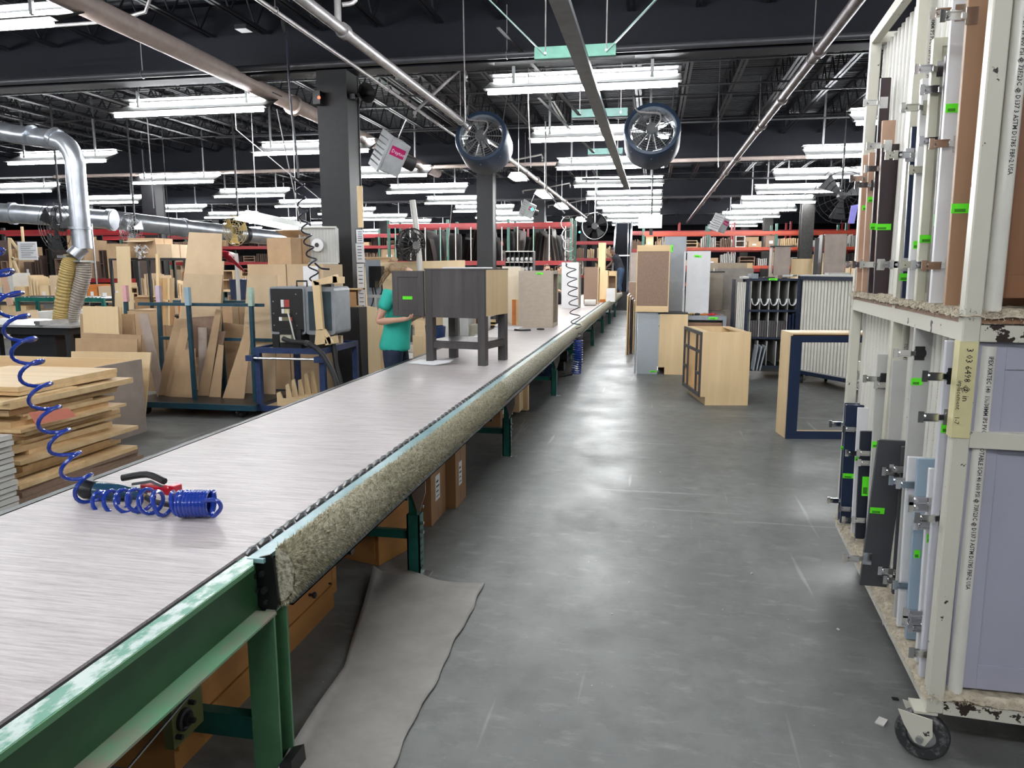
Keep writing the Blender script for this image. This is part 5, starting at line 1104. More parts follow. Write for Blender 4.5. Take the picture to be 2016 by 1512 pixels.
# --------- table saw, duct and ribbed hoses
t = thing('table_saw', 'table saw with a pale steel top and dark legs under the duct hoses', 'table saw', (-8.5, 9.0, 0))
part('table_top', B().box(-9.9, -7.5, 8.45, 9.6, .84, .87), mat('pale ground steel', (.5, .5, .5), .35, .5), t)
part('apron', B().box(-9.8, -7.6, 8.5, 9.5, .74, .84), m_black, t); part('motor_box', B().box(-8.6, -7.9, 8.6, 9.3, .3, .74), m_black, t)
for x in (-8.75, -7.65, -9.8):
    for y in (8.5, 9.45): part('leg', B().box(x, x + .07, y, y + .07, 0, .74), m_dkmetal, t)
part('fence', B().box(-8.0, -7.93, 8.4, 9.65, .87, .93), m_steel, t); part('guard', B().box(-8.3, -8.1, 8.7, 9.2, .87, .9), m_black, t)
t = thing('dust_duct', 'large galvanised dust duct bending down from the upper left', 'duct', aY(150, 490, 9.0))
dp = smoothpath([aY(-200, 205, 9.2), aY(0, 258, 9.1), aY(95, 273, 9.0), aY(128, 283, 9.0), aY(146, 312, 9.0), aY(150, 350, 9.0), aY(158, 440, 9.0), aY(163, 490, 9.0)], 5)
part('duct_pipe', B().tube(dp, .125, 20), m_galv, t, smooth=True)
for a, c2, r in (((104, 270), (112, 275), .145), ((158, 447), (158.5, 452), .15), ((60, 265), (63, 266), .135)): part('duct_collar', B().cyl(aY(*a, 9.0), aY(*c2, 9.0), r, n=20), m_galv, t, smooth=True)
part('branch', B().cyl(aY(162, 486, 9.0), aY(143, 505, 8.9), .1, .1, n=18), m_galv, t, smooth=True)
part('flange', B().box(aY(134, 500, 9).x, aY(152, 500, 9).x, 8.8, 9.05, aY(134, 508, 9).z, aY(134, 503, 9).z).box(aY(152, 500, 9).x, aY(172, 500, 9).x, 8.85, 9.1, aY(134, 516, 9).z, aY(134, 513, 9).z), m_steel, t)
def ribbed(pts, r, m_, label):
    P = smoothpath(pts, 14); rr_ = [r * (1 + .10 * (i % 2)) for i in range(len(P))]
    return part('ribbed_hose', B().tube(P, rr_, 14), m_, t, smooth=False, label=label)
ribbed([aY(141, 506, 8.9), aY(134, 530, 8.9), aY(127, 570, 8.9), aY(121, 615, 8.9), aY(118, 632, 8.9)], .095, m_yel, 'amber ribbed hose')
ribbed([aY(163, 515, 9.0), aY(164, 540, 9.0), aY(156, 570, 9.0), aY(144, 605, 9.0), aY(139, 632, 9.0)], .095, m_flex, 'grey brown ribbed hose')
part('hose_stand', B().cyl(aY(180, 440, 9.1), aY(191, 560, 9.1), .01, n=6).bar(aY(160, 513, 9.0), aY(186, 516, 9.1), .02, .02), m_steel, t)
for (a, c2, r, Y, lb) in (((-60, 415), (225, 433), .2, 13.5, 'big galvanised duct crossing the left of the hall'), ((222, 433), (600, 475), .2, 15.5, 'dark-collared galvanised duct running on behind the left column')):
    P = [aY(a[0], a[1], Y - (.0 if Y < 14 else 1.0)), aY(c2[0], c2[1], Y + (.5 if Y < 14 else 5))]
    t2 = thing('dust_duct', lb, 'duct', P[0]); part('duct_pipe', B().tube([P[0].lerp(P[1], k / 6) for k in range(7)], r, 18), m_galv, t2, smooth=True)
    for f in (.3, .62, .98): c_ = P[0].lerp(P[1], f); d = (P[1] - P[0]).normalized(); part('duct_collar', B().cyl(c_ - d * .05, c_ + d * .05, r * 1.14, n=18), m_dkmetal if f == .62 else m_galv, t2, smooth=True)
# shelf rack with cartons left of the sheet cart, hoop trolley, cloth, tub
t = thing('bench_rack', 'dark steel rack holding open cartons behind the plywood sheets', 'shelf rack', (-8, 10.9, 0))
ra, rb_ = aY(222, 509, 11).x, aY(372, 509, 11).x
for z in (aY(222, 509, 11).z, .85): part('shelf', B().box(ra, rb_, 10.9, 11.6, z - .03, z), m_dkmetal, t)
for x in (ra, (ra + rb_) / 2, rb_ - .04):
    for y in (10.9, 11.56): part('post', B().box(x, x + .04, y, y + .04, 0, aY(222, 509, 11).z - .03), m_dkmetal, t)
zz = aY(222, 508, 11).z
t = carton('open_carton', aY(256, 480, 11).x, aY(310, 480, 11).x, 10.95, 11.4, .32, 'open carton full of crumpled plastic on the dark steel rack', m_card, False, False, z=zz)
part('flap', B().ob((.02, -.32, .27), (.42, .22, .006), (.15, 0, 0)), m_cardl, t, False)
q = B(); r3 = random.Random(3)
for k in range(60): c_ = V((r3.uniform(-.12, .12), -.26 + r3.uniform(-.03, .04), r3.uniform(.02, .2))); q.add([c_ + V((r3.uniform(-.05, .05), r3.uniform(-.03, .03), r3.uniform(-.05, .05))) for _ in range(3)], [(0, 1, 2)])
part('crumpled_plastic', q, m_white, t, False, kind='stuff')
carton('carton', aY(312, 500, 11).x, aY(342, 500, 11).x, 10.95, 11.4, .22, 'small printed carton at the right of the open one on the rack', m_cardl, False, False, z=zz)
carton('carton', aY(262, 560, 11).x, aY(312, 560, 11).x, 10.95, 11.4, .3, 'crushed brown carton on the lower shelf of the dark rack', m_card, True, False, rz=.4, z=.852)
carton('carton', aY(312, 560, 11.3).x, aY(350, 560, 11.3).x, 11.0, 11.4, .26, 'brown carton beside the crushed one on the lower shelf', m_cardl, True, False, rz=-.2, z=.852)
carton('big_carton', aY(268, 600, 10.4).x, aY(318, 600, 10.4).x, 10.2, 10.7, .98, 'tall brown carton below the crushed one, behind the sheet cart', m_card, False, False)
sheet('plywood_board', 'tall pale board standing left of the open carton', 'board', 10.7, [(228, 485), (255, 485), (262, 640), (236, 640)], m_ply)
sheet('plywood_board', 'low square pale board in front of the tall pale one', 'board', 10.5, [(226, 576), (263, 576), (263, 640), (226, 640)], m_ply)
sheet('stick', 'thin upright maple stick in front of the open carton', 'stick', 9.6, [(306, 500), (311, 500), (316, 640), (310, 640)], m_maple, .04)
jig('shallow maple drawer box standing on end right of the stick', 9.8, [('drawer_base', [(316, 547), (342, 547), (342, 640), (317, 640)], .02), ('drawer_side', [(316, 547), (320, 547), (321, 640), (317, 640)], -.1), ('drawer_side', [(339, 547), (342, 547), (343, 640), (340, 640)], -.1), ('drawer_end', [(316, 590), (342, 590), (342, 594), (316, 594)], -.1)], m_maple)
solo('oak_box', B().box(aY(350, 590, 9.9).x, aY(382, 590, 9.9).x, 9.9, 10.2, 0, 1.12), m_oran, 'orange wooden case behind the teal uprights', 'case')
t = thing('hoop_trolley', 'grey tubular hoop trolley with a crimson cloth hung on it', 'trolley', aY(470, 620, 11.4))
for Y in (11.3, 11.75):
    part('hoop', B().tube(smoothpath([aY(432, 500, Y), aY(450, 499, Y), aY(462, 504, Y), aY(466, 518, Y), V((aY(470, 600, Y).x, Y, .2))], 5), .032, 10), m_lgr, t, smooth=True)
part('deck', B().box(-6.8, -6.0, 11.2, 11.82, .15, .2), m_dkmetal, t)
q = B(); nx, ny = 16, 12; A = aY(434, 492, 11.25)
for i in range(ny + 1):
    for j in range(nx + 1):
        u, v = j / nx, i / ny; p = aY(434 + 46 * u, 493 + 8 * u * u + (20 + 14 * u) * v * (.4 + .6 * u), 11.2 + .3 * v * 0)
        q.v.append(p + V((0, .06 * math.sin(u * 18 + v * 3) - .35 * (1 - v), .02 * math.sin(u * 11))))
for i in range(ny):
    for j in range(nx): a = i * (nx + 1) + j; q.f.append((a, a + 1, a + nx + 2, a + nx + 1))
o = solo('crimson_cloth', q, m_redc, 'crumpled crimson cloth draped over the grey hoop trolley', 'cloth', smooth=True); md = o.modifiers.new('s', 'SOLIDIFY'); md.thickness = .012
solo('blue_bin', B().prism([aY(a, c2, 12.0) for a, c2 in ((451, 550), (484, 550), (481, 590), (455, 590))], (0, .6, 0)), m_navy, 'dark blue bin on the shelf behind the hoop trolley', 'bin')
solo('bin_shelf', B().box(-6.9, -5.4, 11.9, 12.8, 0, aY(460, 591, 12).z - .005), m_dkmetal, 'dark low cabinet under the blue bin', 'cabinet')
carton('carton', aY(432, 580, 11).x, aY(455, 580, 11).x, 11.0, 11.4, .5, 'brown carton low behind the sheet cart', m_card, False, False, z=.5)
solo('carton_stand', B().box(aY(428, 620, 11).x, aY(460, 620, 11).x, 10.95, 11.45, 0, .497), m_mdf, 'brown block under the low carton behind the sheet cart', 'block')
# round cage fans far left, pendant bench lamp
for k, (px, py, r, Y, lb) in enumerate(((110, 448, .5, 13, 'large faint cage fan by the left duct'), (257, 452, .32, 14, 'round grey cage fan left of the black column'), (462, 454, .3, 14, 'yellow caged fan above the crimson cloth'), (1660, 385, .55, 16, 'large dark cage fan beside the cream cart'))):
    c_ = aY(px, py, Y); t = thing('cage_fan', lb, 'fan', c_)
    mm_ = m_yel if k == 2 else m_dkmetal if k in (0, 3) else m_steel
    q = B()
    for s in (.25, .45, .65, .85, 1): q.ring(c_ + V((0, -.06 * (1 - s), 0)), (.2, 1, .1), r * s, .006, 24, 4)
    for j in range(16):
        a = 2 * PI * j / 16; q.tube([c_ + V((0, -.1, 0)), c_ + V((math.cos(a) * r, -.2 * math.cos(a) * r, math.sin(a) * r))], .004, 4)
    part('cage', q, mm_, t); part('motor', B().lathe(c_, (0, 1, 0), [(0, 0), (.07, 0), (.08, .2), (0, .22)], 12), m_dkmetal, t, smooth=True)
    for j in range(3):
        a = 2 * PI * j / 3; part('blade', B().prism([c_ + V((0, .02, 0)), c_ + V((math.cos(a) * r * .9, .02, math.sin(a) * r * .9)), c_ + V((math.cos(a + .7) * r * .9, .06, math.sin(a + .7) * r * .9))], (0, .006, 0)), mm_, t)
    part('mount', B().cyl(c_ + V((0, .15, 0)), c_ + V((0, .15, 4.8 - c_.z)), .02, n=6), m_dkmetal, t)
pa, pb = aY(487, 432, 12), aY(600, 455, 14)
t = thing('bench_lamp', 'wide white hooded fluorescent lamp above the open-flapped carton', 'ceiling light', pa)
d = (pb - pa); nrm = V((0, 0, 1)); sd = d.cross(nrm).normalized()
part('hood', B().prism([pa + sd * .02 + V((0, 0, .16)), pa - sd * .02 + V((0, 0, .16)), pa - sd * .28, pa - sd * .27 , pa + V((0, 0, .14)), pa + sd * .27, pa + sd * .28], d), m_fixt, t)
for s in (-.12, .12): part('tube', B().cyl(pa + sd * s + d * .04 + V((0, 0, .02)), pb + sd * s - d * .04 + V((0, 0, .02)), .02, n=6), m_tube, t)
for f in (.15, .85): c_ = pa + d * f + V((0, 0, .15)); part('chain', B().cyl(c_, (c_.x, c_.y, 4.8), .006, n=4), m_steel, t)
# ================================================ ON THE CONVEYOR
BZ = .7205
t = thing('vanity_cabinet', 'charcoal wooden vanity on four legs with its door swung open, on the belt', 'cabinet', (-2.11, 6.74, BZ), -.2)
W, D_ = .62, .55; zb, zt = .44, .885
for x in (0, W - .075):
    for y in (0, D_ - .075): part('leg', B().box(x, x + .075, y, y + .075, 0, zt), m_char, t, False, bevel=.002)
part('front_panel', B().box(.075, W - .075, .004, .022, zb, zt), m_char, t, False); part('side_panel', B().box(W - .02, W + .003, .03, D_ - .0, zb + .02, zt), m_maple, t, False, label='pale maple side panel')
part('side_panel', B().box(.005, .02, .075, D_ - .075, zb, zt), m_char, t, False); part('back_panel', B().box(.075, W - .075, D_ - .02, D_ - .005, zb, zt), m_char, t, False)
part('top_board', B().box(-.004, W + .004, -.004, D_ + .004, zt, zt + .012), m_char, t, False); part('lower_shelf', B().box(.02, W - .02, .02, D_ - .02, .205, .22), m_char, t, False)
for a in ((.075, W - .075, .01, .03), (.075, W - .075, D_ - .03, D_ - .01)): part('shelf_rail', B().box(a[0], a[1], a[2], a[3], .15, .205), m_char, t, False)
for x in (.01, W - .03): part('shelf_rail', B().box(x, x + .02, .075, D_ - .075, .15, .205), m_char, t, False)
dr = part('door', B().box(-.345, -.005, -.012, .006, zb + .005, zt - .01), m_char, t, False)
for a in ((-.345, -.285, zb + .005, zt - .01), (-.065, -.005, zb + .005, zt - .01), (-.285, -.065, zb + .005, zb + .065), (-.285, -.065, zt - .07, zt - .01)): part('frame_rail', B().box(a[0], a[1], -.02, -.012, a[2], a[3]), m_char, dr, False, bevel=.002)
part('sticker', B().box(-.235, -.13, -.014, -.012, zb + .165, zb + .195), m_stick, dr, False, label='lime green paper sticker')
q = B(); q.add([(-2.28, 6.68, BZ + .004), (-1.98, 6.56, BZ + .004), (-1.95, 6.74, BZ + .03), (-2.2, 6.84, BZ + .02)], [(0, 1, 2, 3)]); q.add([(-1.98, 6.56, BZ + .004), (-1.84, 6.6, BZ + .03), (-1.84, 6.75, BZ + .04), (-1.95, 6.74, BZ + .03)], [(0, 1, 2, 3)])
solo('folded_paper', q, m_paper, 'folded white paper on the belt at the front leg of the vanity', 'paper')
def bcab(name, label, px0, px1, Y, h, d, m, rz=0, toe=0, side=None, mf=None, side_w=.09, z=BZ, open_=True, cat='cabinet'):
    x0, x1 = aY(px0, 600, Y).x, aY(px1, 600, Y).x; w = x1 - x0
    t = thing(name, label, cat, (x0, Y, z), rz)
    if toe: part('side_panel', B().prism([(.04, 0, 0), (w, 0, 0), (w, 0, h), (0, 0, h), (0, 0, toe), (.04, 0, toe)], (0, .016, 0)), m, t, False)
    else: part('side_panel', B().box(0, w, 0, .016, 0, h), m, t, False)
    part('side_panel', B().box(0.02, w, d - .016, d, toe, h), m, t, False)
    part('top_panel', B().box(.002, w - .002, .016, d - .016, h - .016, h), m, t, False); part('bottom_panel', B().box(.002, w - .002, .016, d - .016, toe + .03, toe + .046), m, t, False)
    part('back_panel', B().box(.03, .04, .016, d - .016, 0, h), m, t, False)
    for (y0, y1, z0, z1) in ((0, .045, toe, h), (d - .045, d, toe, h), (.045, d - .045, h - .05, h), (.045, d - .045, toe, toe + .06)): part('face_frame', B().box(w, w + .02, y0, y1, z0, z1), mf or m_maple, t, False)
    return t
t = bcab('base_cabinet', 'beige base cabinet with a lime sticker standing on the belt behind the vanity', 1021, 1086, 11.15, .86, .62, m_beige, toe=.0, mf=m_beige)
sticker(t, aY(1056, 540, 11.14), (1, 0, -.05), (.05, 0, 1), .1, .028)
solo('long_pull', B().tube([(-1.95, 10.55, BZ + .008), (-1.86, 10.5, BZ + .012), (-1.72, 10.56, BZ + .01)], [.02, .012, .02], 6), m_black, 'black hand tool lying on the belt before the beige cabinet', 'tool')
solo('wire_ring', B().ring((-1.6, 10.75, BZ + .012), (0, 0, 1), .05, .01, 14, 5), m_black, 'small black ring lying on the belt right of the black tool', 'ring')
bcab('tall_cabinet', 'tall white cabinet on the belt behind the hanging coiled hose', 1105, 1138, 16.75, 1.03, .45, m_white, mf=m_beige)
bcab('wall_cabinet', 'tan cabinet side standing right of the tall white cabinet', 1149, 1176, 18.8, .93, .5, m_mdf, mf=m_salx if 0 else m_maple)
bcab('wall_cabinet', 'light maple cabinet with an open brown front near the far end of the belt', 1180, 1194, 20.6, .84, .5, m_maple, mf=m_maple)
t = thing('wall_cabinet', 'open-fronted brown box under a maple rim near the climbing man', 'cabinet', (aY(1193, 560, 21.5).x, 21.5, BZ))
w = aY(1213, 560, 21.5).x - aY(1193, 560, 21.5).x
part('side_panel', B().box(0, .02, 0, .5, 0, .82), m_maple, t, False); part('side_panel', B().box(w - .02, w, 0, .5, 0, .82), m_maple, t, False); part('back_panel', B().box(.02, w - .02, .3, .32, 0, .8), m_mdf, t, False); part('top_rail', B().box(.0, w, -.01, .0, .68, .82), m_maplex, t, False); part('top_panel', B().box(.02, w - .02, 0, .5, .8, .82), m_maple, t, False)
solo('white_box', B().box(aY(1194, 570, 20.2).x, aY(1211, 570, 20.2).x, 20.2, 20.5, BZ, BZ + .36), m_white, 'plain white box on the belt before the open brown box', 'box')
solo('orange_block', B().ob((aY(1184, 586, 19.9).x + .02, 19.85, BZ + .04), (.16, .12, .08), (0, 0, .3)), m_oran, 'orange wood block on the belt beside the light maple cabinet', 'block')
solo('foam_roll', B().cyl(aY(1151, 598, 18.0) * 1, aY(1173, 598, 18.0), .075, n=16), m_offw, 'cream foam roll lying across the belt', 'roll', smooth=True).location.z = BZ
solo('maple_board', B().box(aY(1178, 500, 24.6).x, aY(1192, 500, 24.6).x, 24.6, 24.9, BZ, aY(1178, 478, 24.6).z), m_maple, 'tall maple cabinet held up by the climbing man', 'cabinet')
# tall pale panels left behind the belt
for k, (a, b2, Y, zt_, m_, lb) in enumerate(((989, 1016, 12.9, 1.65, m_offw, 'tall cream cabinet left of the beige cabinet, farther one'), (1000, 1022, 11.9, 1.63, mat('cream maple panel', (.7, .62, .48), .5, var=.04), 'tall cream cabinet left of the beige cabinet, nearer one'))):
    x0, x1 = aY(a, 600, Y).x, aY(b2, 600, Y).x
    t = thing('tall_cabinet', lb, 'cabinet', (x0, Y, .0 if x1 < -2.45 else BZ)); z0 = WM[t.name].translation.z
    part('side_panel', B().box(x0, x1, Y, Y + .016, z0, zt_), m_, t); part('door', B().box(x1, x1 + .02, Y, Y + .4, z0 + .05, zt_), m_, t); part('top_panel', B().box(x0, x1, Y + .016, Y + .4, zt_ - .016, zt_), m_, t); part('back_panel', B().box(x0, x1, Y + .4, Y + .41, z0, zt_), m_, t)
sheet('orange_board', 'orange stained board standing between the cream and beige cabinets', 'board', 11.6, [(1008, 590), (1015, 590), (1015, 645), (1008, 645)], m_oran, .02)
sheet('maple_board', 'narrow maple board beside the orange one', 'board', 11.65, [(1015, 590), (1021, 590), (1021, 643), (1015, 643)], m_maple, .02)
solo('white_tray', B().box(-2.3, -1.92, 10.75, 11.1, BZ, BZ + .02).ob((-2.25, 10.95, BZ + .045), (.12, .2, .03)), m_white, 'white tray with black ends at the left edge of the belt', 'tray')
solo('white_stand', B().box(-3.0, -2.38, 10.45, 11.02, 1.60, 1.635).box(-2.98, -2.94, 10.5, 11.0, 0, 1.6).box(-2.45, -2.41, 10.5, 11.0, 0, 1.6), m_white, 'white topped stand seen just over the top of the vanity', 'stand')
# ================================================ PEOPLE
def skin(name, chains, m, parent, lv=2, label=None):
    """one continuous skinned body from chains of (point, radius)"""
    vs, es, rs, key = [], [], [], {}
    for ch in chains:
        pv = None
        for p, r in ch:
            k = tuple(round(c, 3) for c in p)
            if k not in key: key[k] = len(vs); vs.append(V(p)); rs.append(r)
            if pv is not None and pv != key[k]: es.append((pv, key[k]))
            pv = key[k]
    me = bpy.data.meshes.new(name); me.from_pydata([tuple(WM[parent.name].inverted() @ v) for v in vs], es, []); me.materials.append(m)
    o = bpy.data.objects.new(name, me); col.objects.link(o); o.parent = parent; WM[o.name] = WM[parent.name].copy()
    md = o.modifiers.new('skin', 'SKIN'); md.use_smooth_shade = True
    if not me.skin_vertices: bm = bmesh.new(); bm.from_mesh(me); bm.verts.layers.skin.verify(); bm.to_mesh(me); bm.free()
    for i, r in enumerate(rs):
        rr_ = r if isinstance(r, tuple) else (r, r); me.skin_vertices[0].data[i].radius = rr_; me.skin_vertices[0].data[i].use_root = (i == 0)
    s_ = o.modifiers.new('sub', 'SUBSURF'); s_.levels = lv; s_.render_levels = lv
    return tag(o, label)
def person(label, J, f, m_sk, m_sh, m_pa, m_ha, hair='short', lv=2, armT=None, hold=None, group=None):
    """J: joints in world metres; f: facing direction"""
    J = {k: V(v) for k, v in J.items()}; f = V(f).normalized(); side = V((0, 0, 1)).cross(f)
    base = V((J['pelvis'].x, J['pelvis'].y, min(J['ankL'].z, J['ankR'].z) - .08)); t = thing('person', label, 'person', base, group=group)
    pel, ch, nk, hd = J['pelvis'], J['chest'], J['neck'], J['head']; sp = pel.lerp(ch, .5)
    up = (hd - nk).normalized()
    C = [[(pel, .09), (sp, .085), (ch, .095), (nk, .046), (hd - up * .03, .075), (hd + up * .04, .085), (hd + up * .10, .055)], [(hd - up * .03, .075), (hd - up * .02 + f * .095, .012)]]
    for s in (-1, 1): C.append([(hd - up * .03, .075), (hd + side * s * .088 - up * .01, .014)])
    H = []
    for S in 'LR':
        sh, el, wr = J['sh' + S], J['el' + S], J['wr' + S]; d = (J.get('hd' + S, wr + (wr - el).normalized() * .1) - wr).normalized()
        n = J.get('pn' + S, V((0, 0, -1))); n = (n - d * n.dot(d)).normalized(); u = d.cross(n)
        pm = wr + d * .055
        C.append([(ch, .095), (sh, .04), (sh.lerp(el, .5), .044), (el, .038), (el.lerp(wr, .35), .037), (wr, .024), (pm, .032)])
        for i, (o_, L) in enumerate(((-.03, .07), (-.01, .08), (.01, .075), (.03, .058))):
            a = pm + d * .03 + u * o_; C.append([(pm, .032), (a, .0105), (a + d * L * .5 + n * .012, .0095), (a + d * L * .85 + n * .04, .0085)])
        th = wr + d * .025 - u * .03; C.append([(wr, .024), (th, .013), (th + d * .035 - u * .022, .011), (th + d * .065 - u * .024 + n * .01, .009)])
    for S in 'LR':
        hp, kn, an = J['hip' + S], J['kn' + S], J['ank' + S]; tf = J.get('toeF', f)
        C.append([(pel, .09), (hp, .07), (hp.lerp(kn, .5), .06), (kn, .045), (kn.lerp(an, .35), .044), (an, .032), (an + V(tf) * .12 + V((0, 0, -.045)), .034)])
    part_ = skin('body', C, m_sk, t, lv)
    slv = .55
    sh_c = [[(pel + V((0, 0, -.03)), .172), (pel + V((0, 0, .04)), .168), (pel.lerp(ch, .3), .15), (sp + V((0, 0, .05)), .145), (ch, .155), (ch.lerp(nk, .6), .095), (nk - up * .0, .066)]]
    for S in 'LR': sh_c.append([(ch, .155), (ch.lerp(J['sh' + S], .6), .12), (J['sh' + S], .085), (J['sh' + S].lerp(J['el' + S], slv), .062)])
    skin('shirt', sh_c, m_sh, t, lv)
    pc_ = [[(pel + V((0, 0, .13)), .13), (pel, .165)]]
    for S in 'LR': pc_.append([(pel, .165), (J['hip' + S], .125), (J['hip' + S].lerp(J['kn' + S], .5), .10), (J['kn' + S], .075), (J['kn' + S].lerp(J['ank' + S], .4), .066), (J['ank' + S] + V((0, 0, .04)), .052)])
    skin('trousers', pc_, m_pa, t, lv)
    for S in 'LR':
        an = J['ank' + S]; skin('shoe', [[(an - f * .05 + V((0, 0, -.03)), .042), (an + f * .04 + V((0, 0, -.04)), .042), (an + f * .14 + V((0, 0, -.048)), .034)]], m_dkmetal if m_sk is m_skin else m_lgr, t, 1)
    hc = hd + up * .03 - f * .018
    if hair == 'bun':
        skin('hair', [[(hc + f * .05 + up * .03, .075), (hc, .1), (hc - f * .05 - up * .02, .085), (hc - f * .115 + up * .04, .045), (hc - f * .155 + up * .07, .062), (hc - f * .185 + up * .04, .04)]], m_ha, t, 2)
        for k in range(7): part('hair_strand', B().tube([hc - f * .15 + up * .05, hc - f * (.19 + .01 * (k % 3)) + up * (.09 - .025 * k), hc - f * (.20 + .02 * (k % 2)) + up * (.06 - .035 * k)], [.016, .012, .004], 5), m_ha, t, smooth=True)
    else: skin('hair', [[(hc + f * .06 + up * .05, .05), (hc + up * .035, .09), (hc - f * .04 - up * .02, .078)]], m_ha, t, 1)
    e = hd - up * .005 + f * .078
    for s in (-1, 1): part('eye', B().ball(e + side * s * .032, .011, 8), m_white if m_sk is m_skind else m_dkmetal, t, smooth=True)
    part('mouth', B().tube([e - up * .075 - side * .022 + f * .004, e - up * .078 + f * .01, e - up * .075 + side * .022 + f * .004], .005, 6), mat('lips', (.4, .15, .12), .5), t, smooth=True)
    return t
Yw = 7.06; j = lambda px, py, Y=Yw: aY(px, py, Y)
pel = j(777, 688); hipx = pel.x
person('woman in a turquoise t-shirt and jeans holding the vanity door, her face hidden behind it', dict(pelvis=pel, chest=j(789, 598), neck=j(788, 572), head=j(798, 545),
    shR=j(764, 584, Yw - .17), elR=j(744, 634, Yw - .2), wrR=j(789, 629, 6.78), hdR=j(808, 627, 6.76), pnR=V((0, 0, 1)), shL=j(792, 584, Yw + .18), elL=j(800, 632, Yw + .22), wrL=j(822, 622, Yw + .05), hdL=j(832, 620, Yw),
    hipR=V((hipx + .0, Yw - .09, .86)), knR=V((hipx + .03, Yw - .1, .47)), ankR=V((hipx - .02, Yw - .1, .08)), hipL=V((hipx + .0, Yw + .09, .86)), knL=V((hipx + .05, Yw + .1, .47)), ankL=V((hipx + .0, Yw + .12, .08))),
    (1, .1, 0), m_skin, m_tee, m_jean, m_hair, 'bun')
Ym = 25.8; j = lambda px, py, Y=Ym: aY(px, py, Y)
person('man in dark t-shirt and jeans standing on the far belt end, arms raised', dict(pelvis=j(1221, 531), chest=j(1214, 509), neck=j(1209, 501), head=j(1205, 494),
    shR=j(1210, 507, Ym - .2), elR=j(1199, 505, Ym - .2), wrR=j(1190, 498, Ym - .2), shL=j(1212, 505, Ym + .2), elL=j(1202, 520, Ym + .2), wrL=j(1194, 526, Ym + .2),
    hipR=j(1222, 536, Ym - .09), knR=j(1219, 553, Ym - .1), ankR=V((j(1222, 570).x, Ym - .1, BZ + .08)), hipL=j(1222, 536, Ym + .09), knL=j(1222, 554, Ym + .12), ankL=V((j(1213, 572).x, Ym + .15, BZ + .08))),
    (-1, 0, -.1), m_skind, mat('black jersey', (.03, .032, .045), .8), mat('mid denim', (.05, .09, .17), .8), m_hairk, lv=1)
def stand(label, x, y, f, m_sh, m_pa, m_ha, h=1.62):
    s = h / 1.62; f = V(f).normalized(); sd = V((0, 0, 1)).cross(f); o = V((x, y, 0)); P = lambda a, b_, c: o + sd * a * s + f * b_ * s + V((0, 0, c * s))
    person(label, dict(pelvis=P(0, 0, .88), chest=P(0, .02, 1.25), neck=P(0, .02, 1.4), head=P(0, .05, 1.5), shL=P(.18, 0, 1.33), elL=P(.22, .03, 1.06), wrL=P(.16, .25, .98), shR=P(-.18, 0, 1.33), elR=P(-.22, .03, 1.06), wrR=P(-.16, .25, .98),
        hipL=P(.09, 0, .85), knL=P(.1, .03, .47), ankL=P(.1, 0, .08), hipR=P(-.09, 0, .85), knR=P(-.1, .03, .47), ankR=P(-.1, 0, .08)), f, m_skin, m_sh, m_pa, m_ha, lv=1)
stand('person with brown hair behind the beige cabinet, only the hair showing', aY(1075, 600, 17.3).x, 17.3, (.4, -1, 0), mat('grey jersey', (.2, .2, .2), .8), m_jean, m_hairb, 1.72)
stand('person in an olive green shirt between the beige and the tall white cabinet', aY(1100, 600, 18.6).x, 18.6, (.8, -.6, 0), mat('olive jersey', (.16, .2, .13), .8), mat('black trousers', (.015, .015, .02), .8), m_hairk, 1.72)
# ================================================ HUNG FROM THE ROOF
def drum_fan(label, px, py, Y, tilt):
    c = aY(px, py, Y); t = thing('drum_fan', label, 'fan', c, rot=(tilt, 0, .0), group='blue drum fans')
    part('drum', B().lathe((0, 0, 0), (0, 1, 0), [(.37, 0), (.385, -.03), (.43, -.025), (.45, .02), (.45, .5), (.44, .52), (.425, .5), (.42, .05), (.37, 0)], 40), m_fan, t, False, smooth=True)
    part('bell_ring', B().lathe((0, .0, 0), (0, 1, 0), [(.375, -.012), (.35, .03), (.335, .12), (.345, .12), (.36, .03), (.385, -.01)], 36), mat('grey bell ring', (.22, .25, .29), .35, .3), t, False, smooth=True)
    q = B()
    for k in range(14):
        a = 2 * PI * k / 14; q.bar((math.cos(a) * .1, -.01, math.sin(a) * .1), (math.cos(a) * .35, .02, math.sin(a) * .35), .014, .006, (0, 1, 0))
    for r_ in (.14, .18, .22, .26, .3, .34): q.ring((0, .01, 0), (0, 1, 0), r_, .0028, 28, 4)
    part('grille', q, m_steel, t, False)
    part('motor', B().lathe((0, -.06, 0), (0, 1, 0), [(0, 0), (.085, 0), (.095, .02), (.095, .3), (0, .3)], 18), m_steel, t, False, smooth=True)
    for k in range(6):
        a = 2 * PI * k / 6; part('blade', B().prism([(math.cos(a) * .09, .12, math.sin(a) * .09), (math.cos(a) * .33, .1, math.sin(a) * .33), (math.cos(a + .6) * .33, .2, math.sin(a + .6) * .33), (math.cos(a + .6) * .09, .18, math.sin(a + .6) * .09)], (0, .005, 0)), m_dkmetal, t, False)
    part('power_cable', B().tube(smoothpath([(.05, -.06, .0), (.12, -.1, .08), (.1, -.1, .2), (-.1, -.08, .24), (-.25, -.05, .3), (-.3, .1, .6)], 5), .014, 6), m_pipe, t, False, smooth=True)
    for s in (-1, 1): part('hanger_rod', B().cyl((s * .3, .25, .36), (s * .35, .3, 1.05), .01, n=6), m_steel, t, False)
    for k in range(8):
        a = 2 * PI * k / 8; part('drum_bolt', B().cyl((math.cos(a) * .45, .1, math.sin(a) * .45), (math.cos(a) * .458, .1, math.sin(a) * .458), .01, n=6), m_steel, t, False)
drum_fan('dark blue drum fan crossed by the sprinkler main', 947, 268, 12.4, -.3)
drum_fan('dark blue drum fan hanging right of the strut channel', 1284, 254, 12.3, -.3)
